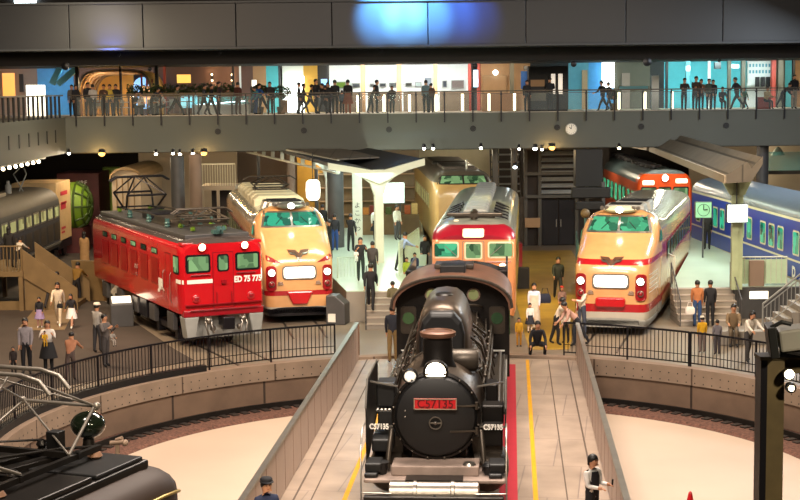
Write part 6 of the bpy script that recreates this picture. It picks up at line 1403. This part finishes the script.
o = MB().bx(-.5, 1.1, -.1, .35, 0, .46).build('stone_bench', M['plinth'], bevel=.03); o.location = (gp(733, 345)[0], gp(733, 345)[1], 0); tag(o, 'low stone bench under the man in camouflage by the right stairs', 'bench')
# ================================================================ upper floor: shops, gallery, cafe
YB = 85.0
def UX(px, Y=YB): return (px-400)/1500.0*Y*1.001
UP = {}
def uz(py, Y=YB, px=400): return atY(px, py, Y).z
A('uwhite', '#dfe3de', .6, var=.03); A('umauve', '#6a5048', .7, var=.05); A('ucyan', '#58c4cf', .6, var=.06); A('ublue', '#4a9ad4', .6, var=.1); A('uyellow', '#c99b3c', .6, var=.05); A('utan', '#b98c60', .6, var=.05); A('ugrey', '#5d594a', .6, var=.05); A('udark', '#1d1b1a', .6); A('ured', '#9c3a2c', .6); A('ubeige', '#8f7d70', .6, var=.05); A('uteal', '#5a9aa6', .5, var=.1)
bays = [(-20, 42, 'ubeige'), (42, 78, 'ublue'), (78, 152, 'umauve'), (152, 256, 'umauve'), (256, 269, 'utan'), (269, 283, 'ucyan'), (285, 306, 'uwhite'), (306, 320, 'uyellow'), (320, 331, 'udark'), (331, 363, 'uwhite'), (363, 367, 'utan'), (367, 400, 'uwhite'), (400, 403, 'utan'), (403, 435, 'uwhite'), (435, 439, 'utan'), (439, 470, 'uwhite'), (470, 482, 'udark'), (482, 512, 'utan'), (512, 531, 'utan'), (531, 569, 'udark'), (569, 589, 'uteal'), (589, 614, 'ublue'), (614, 650, 'ugrey'), (650, 664, 'udark'), (664, 690, 'ucyan'), (690, 729, 'ucyan'), (729, 746, 'ucyan'), (746, 772, 'uwhite'), (772, 784, 'ugrey'), (784, 794, 'ucyan'), (794, 830, 'utan')]
for a, b, m in bays:
    mb = MB(); mb.bx(UX(a), UX(b), YB, YB+.2, ZF, 9.7); struct('wall_shop_back', mb, M[m])
def ubox(nm, label, cat, a, b, y0, y1, Y, m, d=.12, bevel=0, group=None):
    p0 = atY(a, y1, Y); p1 = atY(b, y0, Y); z0, z1 = min(p0.z, p1.z), max(p0.z, p1.z)
    z0 = max(z0, ZF); o = MB().bx(-(p1.x-p0.x)/2, (p1.x-p0.x)/2, 0, d, 0, z1-z0).build(nm, m, bevel=bevel); o.location = ((p0.x+p1.x)/2, Y, z0); return tag(o, label, cat, group)
# slim pillars
for px, w, m, lab in ((81, 3, 'udark', 'dark pillar at the left side of the golden arch'), (124, 1.5, 'udark', 'thin dark pillar across the golden arch'), (160, 3, 'udark', 'dark pillar right of the golden arch'), (168, 2, 'ured', 'slim red brown pillar left of the yellow poster'), (236, 2, 'udark', 'dark pillar right of the wall lamps'), (243, 1.5, 'uwhite', 'thin white pillar right of the wall lamps'), (282, 2, 'udark', 'dark pillar between cyan panel and bright doorway'), (330.5, 2, 'udark', 'dark pillar left of the white gallery'), (365, 4.5, 'utan', 'tan pillar between the first two gallery bays'), (401, 5, 'utan', 'tan pillar between second and third gallery bays'), (437, 4, 'utan', 'tan pillar between the last two gallery bays'), (471, 3, 'ured', 'dark red pillar right of the white gallery'), (480, 3, 'ured', 'dark red pillar left of the tan wall'), (513, 4, 'ugrey', 'grey brown pillar right of the tan wall'), (667, 2, 'udark', 'thin pillar at the left of the cyan shop wall'), (688, 4, 'uteal', 'pale blue pillar behind the two visitors in brown'), (709, 2, 'uwhite', 'thin white pillar on the cyan shop wall'), (729, 3, 'ugrey', 'grey pillar right of the hanging boxes'), (743, 4, 'ugrey', 'olive pillar left of the white price board'), (773, 4, 'ured', 'bright red pillar right of the price board'), (780, 5, 'ugrey', 'dark olive pillar right of the red pillar'), (793, 2, 'udark', 'dark pillar left of the tan end wall')):
    Y = 83.5 if px not in (81, 124, 160) else 79.1
    box_thing('pillar', lab, 'pillar', UX(px-w/2, Y), UX(px+w/2, Y), Y, Y+.3, ZF, 9.7, M[m], 0)
# left: blue slanted beams, orange doorway
for k, (a, b) in enumerate((((60, 68), (52, 84)), ((76, 69), (58, 84)))):
    p, q = atY(*a, 82), atY(*b, 82); mb = MB(); mb.beam((0, 0, 0), q-p, .35, .3); o = mb.build('slanted_beam', M['uteal']); o.location = p; tag(o, ['steep', 'wide leaning'][k] + ' blue grey slanted beam in the blue bay', 'beam')
ubox('orange_doorway', 'orange glowing doorway at the far left upper floor', 'doorway', 3, 14, 73, 97, 84.7, M['orangelit'])
ubox('wall_slot', 'dark tall slot in the beige wall right of the orange doorway', 'panel', 19.5, 22.5, 74, 92, 84.8, M['udark'])
for k in range(6):
    ubox('white_seat_back', 'white upright panel in the row left of the blue bay', 'panel', 27+k*3.1, 29.2+k*3.1, 85, 116, 80, M['lanternlit'], .1, group='white upright panels by the cafe')
# golden arch tunnel with ribs
def arch():
    Y0 = 79.5; a = atY(77, 112, Y0); b = atY(152, 68, Y0); cx = (a.x+b.x)/2; w = (b.x-a.x)/2; h = 2.45
    t = thing('arched_tunnel', 'golden lit arched tunnel with curved ribs at the upper left', 'tunnel', (cx, Y0, ZF)); n = 20
    def sh(w, h, y, dx=0): return [(dx - w*math.copysign(abs(math.cos(math.pi*i/n))**.45, math.cos(math.pi*i/n)), y, h*math.sin(math.pi*i/n)**.5) for i in range(n+1)]
    mb = MB(); mb.loft([sh(w, h, 0), sh(w*.97, h*.98, 4.8)], cap=False, closed=False); mb.build('shell', M['archgold'], t, smooth=60)
    for k in range(6):
        s = 1-.015*k; mb = MB(); mb.loft([[*sh(w*s, h*s, y), *sh(w*s-.1, h*s-.1, y)[::-1]] for y in (k*.8, k*.8+.12)]); mb.build('rib', M['copperwall'], t, smooth=30)
    mb = MB(); mb.prism(rr(w*.1, .3, w*.82, 2.05, .5), 4.6, 4.7, 'Y'); mb.build('blue_screen', M['skyscreen'], t)
    mb = MB(); mb.bx(-w, w*.1, 4.75, 4.85, 0, 2.3); mb.build('back_wall', M['archgold'], t)
    for k in range(4): mb = MB(); mb.ball((-w*.7+k*.75, .5, .98), .08, 10, 6); mb.build('globe_light', M['lampwarm'], t)
arch()
t = thing('curved_shelf', 'curved dark red display shelf with glowing niches right of the arch', 'shelf', (UX(150, 80), 80, ZF)); 
for k in range(4): mb = MB(); mb.bx(-.3+.28*k, -.26+.28*k, 0, .4, 0, 2.4-.25*k); mb.build('upright', M['ured'], t)  # red light on the shelf is put into the upright colour
for k in range(4): mb = MB(); mb.bx(-.26+.28*(k % 2)*1.0, -.05+.28*(k % 2), .0, .05, .6+.55*(k//2), 1.0+.55*(k//2)); mb.build('niche', M['nichelit'], t)
ubox('poster', 'yellow lit landscape poster on the mauve wall', 'poster', 177, 190.5, 74.5, 83, 84.9, M['posterlit'], .05)
for k, px in enumerate((212, 232)):
    p = atY(px, 77.5, 84.85); t = thing('wall_lamp', ['left', 'right'][k] + ' warm wall lamp throwing light up and down on the mauve wall', 'lamp', p)
    mb = MB(); mb.lathe([(.05, -.14), (.07, 0), (.05, .14)], n=12); mb.build('body', M['udark'], t)
    for s in (-1, 1): mb = MB(); mb.ball((0, 0, s*.15), .05, 10, 6); mb.build('bulb', M['lampwarm'], t); light('POINT', (p.x, p.y-.25, p.z+s*.28), 7, (1, .6, .25), .05)
# gallery pictures
for k, (a, b, y0, y1, c, lab) in enumerate(((336, 346, 81.5, 88.5, '#5f7c22', 'green framed picture in the first gallery bay'), (352, 360, 83, 87.5, '#43474a', 'dark small picture in the first gallery bay'), (370, 374, 83.5, 87, '#6a6a66', 'tiny grey picture at the left of the second bay'), (379.5, 386, 83, 87, '#3a3c3e', 'dark picture in the middle of the second bay'), (389, 396.5, 82.5, 87, '#565a58', 'grey picture at the right of the second bay'), (405.5, 412, 82.5, 86.5, '#3c4036', 'dark landscape picture in the third bay'), (415, 421.5, 82, 87, '#a9b8b2', 'pale picture in the middle of the third bay'), (424, 432, 77, 86, '#8c949a', 'tall drawing in a white frame in the third bay'), (442.5, 447, 80.5, 87.5, '#3a4048', 'upright dark picture in the fourth bay'), (451.5, 464, 80, 88.5, '#7a6c64', 'large brown grey landscape picture in the fourth bay'))):
    p0 = atY(a, y1, 84.85); p1 = atY(b, y0, 84.85); t = thing('picture', lab, 'picture', ((p0.x+p1.x)/2, 84.85, p0.z)); w = (p1.x-p0.x)/2; h = p1.z-p0.z
    mb = MB(); mb.bx(-w, w, 0, .1, 0, h); mb.build('frame', M['paintwhite'] if k in (7,) else M['lightgrey'], t); mb = MB(); mb.bx(-w+.04, w-.04, -.02, 0, .04, h-.04); mb.build('image', cm(c), t)
# tan wall door panel, booth, etc.
ubox('door_panel', 'tan panelled double door in the tan wall', 'door', 483, 507, 75, 112, 84.8, M['tan'], .1, .03)
p = atY(495.5, 72.5, 84.5); o = MB().ball((0, 0, 0), .14, 14, 8).build('globe_light', M['lampcool'], smooth=60); o.location = p; tag(o, 'round glowing globe above the tan double door', 'lamp')
t = thing('poster_booth', 'dark booth with a framed notice and a display below', 'booth', (UX(540, 79), 79, ZF)); mb = MB(); mb.bx(-.55, 1.5, 0, .8, 0, 2.35); mb.build('cabinet', M['udark'], t)
mb = MB(); mb.bx(-.45, .28, -.05, 0, 1.3, 1.65); mb.build('notice', M['tan'], t); mb = MB(); mb.bx(-.45, .35, -.06, 0, .55, .95); mb.build('display', M['ugrey'], t)
for x in (.62, 1.0): mb = MB(); mb.bx(x, x+.22, -.03, 0, .9, 1.95); mb.build('lit_slot', M['signdim'], t)
ubox('blue_sign', 'dark blue tall sign panel left of the poster booth', 'sign', 521, 531, 71, 89, 83, cm('#1d4a8a'), .1); ubox('projector_box', 'black projector box above the blue sign', 'projector', 524, 527.5, 66, 70.5, 82.5, M['black'], .2)
ubox('brown_door', 'brown glass door with people reflected in the teal bay', 'door', 582, 587.5, 70, 111, 84.6, M['tan'], .1)
ubox('white_screen', 'bright white lit window left of the grey wall', 'screen', 602, 614.5, 62, 88, 84.5, M['signwhite'], .1)
ubox('grey_door', 'grey door in the grey wall', 'door', 622, 630, 73, 110, 84.8, M['ubeige'], .1)
ubox('display_case', 'small white display cabinet at the left of the cyan shop', 'cabinet', 652, 659, 75.5, 113, 80, M['uwhite'], .4)
ubox('speaker_box', 'black hanging box in front of the cyan wall, left one', 'speaker', 715, 721, 62, 69, 82.5, M['black'], .3); ubox('small_screen', 'small white screen with dark image right of the hanging box', 'screen', 732, 739, 64.5, 68, 82.5, M['uwhite'], .1); ubox('white_bracket', 'small white wall box on the cyan shop front', 'box', 686.5, 690, 66, 71, 82.5, M['uwhite'], .1)
t = thing('price_board', 'white shop board with rows of blue grey symbols', 'board', (UX(759, 84.4), 84.4, 0)); z0 = uz(85, 84.4, 759); mb = MB(); mb.bx(-.68, .68, 0, .1, z0, 9.65); mb.build('board', M['uwhite'], t)
mb = MB()
for r_ in range(2):
    for k in range(7): mb.bx(-.6+k*.18, -.6+k*.18+.1, -.02, 0, z0+1.0-.35*r_, z0+1.18-.35*r_)
mb.build('symbols', M['uteal'], t)
for k in range(3): mb = MB(); mb.bx(-.28+k*.3, -.08+k*.3, -.3, -.1, z0-.1, z0+.45); mb.build('black_bottle', M['black'], t)
ubox('shop_counter', 'red brown counter with goods below the white board', 'counter', 758, 771, 97, 110, 78.5, M['ured'], .6)
# cafe: counters, tables, planters
for a, b, lab in ((130, 158, 'long planter of green bushes above the cafe, left one'), (158, 198, 'long planter of brown green plants behind the striding visitor'), (199, 236, 'long planter of plants below the wall lamps')):
    Y = 78.4; t = thing('planter', lab, 'planter', (UX((a+b)/2, Y), Y, ZF)); w = UX(b, Y)-UX((a+b)/2, Y); mb = MB(); mb.bx(-w, w, 0, .35, 1.0, 1.18); mb.build('trough', M['wood'], t); mb = MB()
    for s_ in (-1, 1): mb.bx(s_*w*.9-.04, s_*w*.9+.04, .1, .2, 0, 1.0)
    mb.build('stand', M['greymetal'], t); mb = MB()
    random.seed(a)
    for k in range(int(w*2*330)):
        x, y, z = random.uniform(-w, w), random.uniform(0, .35), 1.17+random.random()**1.3*.5*(.75+.25*math.sin(x*9)); s = .085; u = Vector((random.uniform(-1, 1), random.uniform(-1, 1), random.uniform(-.5, 1))).normalized()*s; v = u.cross(Vector((random.random(), .3, 1))).normalized()*s*.6; c = Vector((x, y, z)); mb.add([c-u, c+v, c+u, c-v], [(0, 1, 2, 3)])
    tag(mb.build('foliage', M['foliage'], t), kind='stuff')
def bush(label, px, py, Y, r):
    p = atY(px, py, Y); t = thing('potted_bush', label, 'plant', (p.x, Y, ZF)); mb = MB(); mb.lathe([(.18, 0), (.25, .4), (.22, .4)], n=14); mb.cyl((0, 0, .3), (0, 0, p.z-ZF), .03); mb.build('pot', M['wood'], t, smooth=40); mb = MB()
    for k in range(520):
        d = Vector((random.gauss(0, 1), random.gauss(0, 1), random.gauss(0, 1))).normalized()*random.uniform(.6, 1); c = Vector((d.x*r*1.5, d.y*r, p.z-ZF+d.z*r)); u = Vector((random.uniform(-1, 1), random.uniform(-1, 1), random.uniform(-1, 1))).normalized()*.07; v = u.cross(Vector((random.random(), .3, 1))).normalized()*.045; mb.add([c-u, c+v, c+u, c-v], [(0, 1, 2, 3)])
    tag(mb.build('foliage', M['foliage'], t), kind='stuff')
bush('round dark green bush in a pot left of the bright doorway', 281, 92, 78.2, .38); bush('small green bush beside the blue jacket visitor', 259, 90, 78.3, .3); bush('small plant held up before the white lit window', 614, 95, 78, .25)
for k, (px, top_) in enumerate(((97, 'tan'), (125, 'uwhite'), (158, 'uwhite'), (168, 'uwhite'), (190, 'tan'))):
    Y = 78; t = thing('cafe_table', 'pale round cafe table behind the walkway railing', 'table', (UX(px, Y), Y, ZF), 0, 'round cafe tables by the arch'); mb = MB(); mb.lathe([(.35, .7), (.36, .74)], n=20); mb.build('table_top', M[top_], t); mb = MB(); mb.cyl((0, 0, .03), (0, 0, .7), .04); mb.lathe([(.22, 0), (.2, .03)], n=16); mb.build('pedestal', M['steel'], t)
for k, px in enumerate((100, 121, 129, 146, 156, 164, 172, 186)):
    Y = 78.6; t = thing('cafe_chair', 'white backed cafe chair by the round tables', 'chair', (UX(px, Y), Y, ZF), R(40*k), 'cafe chairs on the upper floor'); mb = MB(); mb.bx(-.2, .2, -.2, .2, .42, .46); mb.build('seat', M['uwhite'], t); mb = MB(); mb.bx(-.2, .2, .18, .21, .5, .85); mb.build('backrest', M['uwhite'], t)
    for sx in (-1, 1):
        for sy in (-1, 1): mb = MB(); mb.cyl((sx*.17, sy*.17, 0), (sx*.17, sy*.17, .44), .012, n=5); mb.build('leg', M['steel'], t)
t = thing('glass_counter', 'long glass display counter with bright white shelf light', 'counter', (UX(225, 79), 79.0, ZF)); mb = MB(); mb.bx(-1.6, 1.4, 0, .6, 0, .55); mb.build('base', M['uwhite'], t); mb = MB(); mb.box((-.1, .3, .62), (2.6, .3, .05), ry=R(-4)); mb.build('shelf_light', M['lampcool'], t); mb = MB(); mb.bx(-1.6, 1.4, .0, .03, .55, .95); mb.build('glass', M['glass_teal'], t)
for a, b, lab in ((181, 197, 'cyan lit aquarium like case left of the walkers'), (205, 216, 'patterned cyan case behind the walkers')): ubox('display_case', lab, 'cabinet', a, b, 94, 108, 79.5, M['cyanlit'], .3)
ubox('table_lamp', 'small glowing cube lamp left of the cyan panel', 'lamp', 252, 256, 80, 87, 80, M['lanternlit'], .2); ubox('wooden_box', 'tan wooden box left of the bright doorway', 'box', 281, 287, 100, 113, 78, M['tan'], .4); ubox('doorway_glow', 'bright white doorway panel in the middle left', 'doorway', 285, 304, 76, 113, 84.6, M['signwhite'], .1); ubox('small_blue_screen', 'small blue lit screen left of the white gallery', 'screen', 321, 330, 79, 85, 84.6, M['skyscreen'], .1); ubox('blue_strip_sign', 'narrow pale blue lit sign between the two dark red pillars', 'sign', 473.5, 478, 70, 87, 83.4, M['bluestrip'], .1)
# vertical light tubes behind the railing
for px in (358, 384, 409.5, 436, 462.5, 489, 514.5, 619, 645, 672):
    Y = 77.0; p = atY(px, 103.5-(px-400)*.0108, Y); t = thing('light_bollard', 'slim glowing vertical light tube behind the walkway railing', 'lamp', (p.x, Y, ZF), 0, 'glowing tubes along the walkway'); mb = MB(); mb.cyl((0, 0, .1), (0, 0, .98), .065, n=12); mb.build('tube', M['tubelit'], t); mb = MB(); mb.lathe([(.1, 0), (.1, .1)], n=12); mb.build('base', M['steel'], t)
    if px in (409.5, 462.5, 645): pass

ubox('side_table', 'dark side table under the glowing cube lamp', 'table', 251, 257.5, 87.2, 113, 80, M['udark'], .4)
for a, b, lab in ((332, 362, 'first (left)'), (368, 400, 'second'), (403.5, 434.5, 'third'), (440, 469, 'fourth (right)')):
    ubox('display_plinth', 'low brown display plinth along the ' + lab + ' white gallery bay', 'plinth', a, b, 92 if a < 440 else 91.5, 113, 83.2, M['plinthbrown'], .3)
ubox('display_plinth', 'low olive display plinth in front of the tan double door', 'plinth', 482, 520, 93, 113, 82, M['utan'], .3)
ubox('display_plinth', 'long pale green railing plinth before the grey wall', 'plinth', 620, 648, 86, 89, 80, M['uteal'], .3)
for px, py, r, c, lab in ((65.5, 66, .16, 'lampwhite', 'brightest ceiling light at the left, above the blue bay'), (118.5, 54.5, .09, 'lampcool', 'small cool ceiling light above the golden arch'), (219, 52.5, .09, 'lampwhite', 'small ceiling light above the wall lamps'), (381, 50.5, .1, 'lampcool', 'bluish ceiling light at the left of the blue lit panel'), (475, 66, .11, 'lampwhite', 'ceiling light above the dark red pillars'), (573.5, 64, .12, 'lampwhite', 'ceiling light above the teal bay'), (647, 62, .17, 'lampwhite', 'brightest ceiling light at the right, above the grey wall'), (150, 69, .08, 'lampcool', 'small ceiling light at the right end of the arch'), (719, 60.5, .07, 'lampwhite', 'small ceiling light above the cyan shop')):
    Y = 73.35; p = atY(px, py, Y); t = thing('ceiling_light', lab, 'lamp', (p.x, Y, p.z)); mb = MB(); mb.lathe([(r*1.2, -.02), (r*1.25, .06), (r*.4, .1)], n=14, axis='Y'); mb.build('housing', M['blackmetal'], t, smooth=40); mb = MB(); mb.ball((0, -.03, 0), (r, .06, r), 14, 8); mb.build('bulb', M[c], t, smooth=60)
# ================================================================ lights
WARM = (1, .74, .48); NEUT = (1, .86, .68); COOL = (.75, .93, 1); MINT = (.78, 1, .82)
w = bpy.data.worlds.new('world'); scn.world = w; w.use_nodes = True
w.node_tree.nodes['Background'].inputs[0].default_value = (.25, .2, .18, 1); w.node_tree.nodes['Background'].inputs[1].default_value = .25
light('AREA', (1.5, 34, 15.5), 6200, (1, .86, .74), 8, (1.5, 37, 0))
light('AREA', (-4, 18, 15), 3300, (1, .86, .74), 6, (-2, 40, 0))
light('SPOT', (2, 18, 14.5), 7000, (1, .86, .72), .6, (1.5, 32, 2), 34, .8)
light('SPOT', (-9, 33, 14), 9000, (1, .78, .6), .5, (-7.5, 51, 2), 28, .7)
light('SPOT', (-2, 36, 14), 7000, (1, .78, .55), .5, (-3.5, 55, 2), 26, .7)
light('SPOT', (7, 33, 14), 11500, (1, .78, .55), .5, (7.4, 51.5, 2), 28, .7)
light('SPOT', (2, 38, 14), 7875, (1, .82, .6), .5, (2.6, 51.5, 3.5), 20, .7)
light('SPOT', (6, 56, 14), 6000, (1, .82, .3), .5, (5.2, 57, 0), 34, .7)
light('AREA', (-1.5, 65, 4.9), 260, MINT, 2.5, (-1.5, 65, 0), sizey=8)
light('AREA', (-1, 55, 8), 420, MINT, 3, (-.5, 57, 0))
light('AREA', (12.6, 62, 4.9), 190, (.85, 1, .7), 1.5, (12.6, 62, 0), sizey=12)
light('AREA', (-14, 48, 13), 2625, (1, .74, .48), 5, (-12, 54, 0))
light('AREA', (13, 48, 13), 1750, (1, .82, .6), 5, (11, 51, 0))
light('AREA', (20, 62, 12), 2100, (.8, .9, 1), 3, (16, 61, 3))
light('AREA', (-14, 66, 12), 600, (1, .85, .6), 3, (-16.5, 69, 3))
for x, c, pw in ((-.9, (.13, .45, 1), 20000), (.3, (.16, .5, 1), 28000), (1.5, (.12, .43, 1), 18000), (2.7, (.05, .22, 1), 7000), (3.7, (.04, .16, 1), 3500)):
    light('SPOT', (x*.8, 66.5, 14.3), pw, c, .2, (x, 70.8, 11.75), 29, 1)
light('SPOT', (-13.4, 69.9, 9.9), 450, (.15, .25, 1), .2, (-13.4, 70.9, 10.9), 90, 1)
for x, y, z, p, c in ((-14.9, 74.5, 5.2, 60, (1, .6, .2)), (-9.7, 74.5, 5.2, 40, (1, .6, .2)), (7.6, 74.5, 5.2, 60, (1, .6, .2)), (-11, 80, 4.8, 120, WARM), (-4, 82, 4.8, 250, (1, .85, .6)), (4, 84, 4.8, 200, (1, .85, .6)), (11, 86, 4.8, 200, (1, .85, .6)), (19, 82, 4.8, 250, (1, .85, .6))):
    light('POINT', (x, y, z), p, c, .15)
light('SPOT', (0, 4, 14), 9000, (1, .82, .6), .5, (-4, 19, 3.5), 40, .8)  # added to brighten the near brown locomotive, without a fixture
light('SPOT', (8, 3, 13), 7000, (1, .86, .6), .5, (3, 12.6, 5), 40, .8)  # added to brighten the foreground post, without a fixture
light('POINT', (13.2, 75.5, 5.0), 160, (1, .8, .55), .2)  # extra light put in to brighten the orange train front
light('POINT', (-.5, 71, 4.6), 260, (.9, 1, .8), .2)  # added fill for the area under the left station roof
light('SPOT', (6, 46, 14.5), 4500, (.85, .93, 1), .5, (16, 64, 2), 30, .8)  # cool spot added to lift the blue coach
light('POINT', (10.4, 80, 4.9), 160, (1, .85, .65), .2)  # put in beside the orange train to brighten its left side
light('POINT', (UX(105, 80.5), 80.8, 8.9), 90, (1, .75, .4), .2)
light('POINT', (-15.8, 77, 5.0), 260, (1, .8, .55), .2)  # added because the maroon container came out too dark
light('POINT', (-10.5, 75.5, 5.0), 120, (1, .8, .55), .2)
# shop lamps
for a, b, c, pw in ((-20, 42, (1, .75, .6), 60), (42, 78, (.4, .7, 1), 90), (84, 146, (1, .72, .35), 160), (165, 250, (1, .8, .6), 40), (256, 283, (.8, 1, 1), 60), (306, 320, (1, .8, .4), 60), (331, 363, (.95, 1, 1), 150), (367, 400, (.95, 1, 1), 150), (403, 435, (.95, 1, 1), 150), (439, 470, (.95, 1, 1), 150), (482, 530, (1, .8, .55), 90), (570, 614, (.5, .85, 1), 90), (616, 650, (1, .95, .7), 35), (655, 690, (.75, 1, 1), 110), (690, 745, (.75, 1, 1), 190), (746, 794, (.85, 1, 1), 130), (796, 820, (1, .8, .5), 40)):
    x = UX((a+b)/2, 82); w_ = UX(b, 82)-UX(a, 82)
    light('AREA', (x, 82.2, 9.6), pw*.75, c, w_, (x, 83.6, 7.5), sizey=.5)
scn.view_settings.view_transform = 'Standard'; scn.view_settings.look = 'None'; scn.view_settings.gamma = 1; scn.view_settings.exposure = .2
scn.view_settings.use_curve_mapping = False
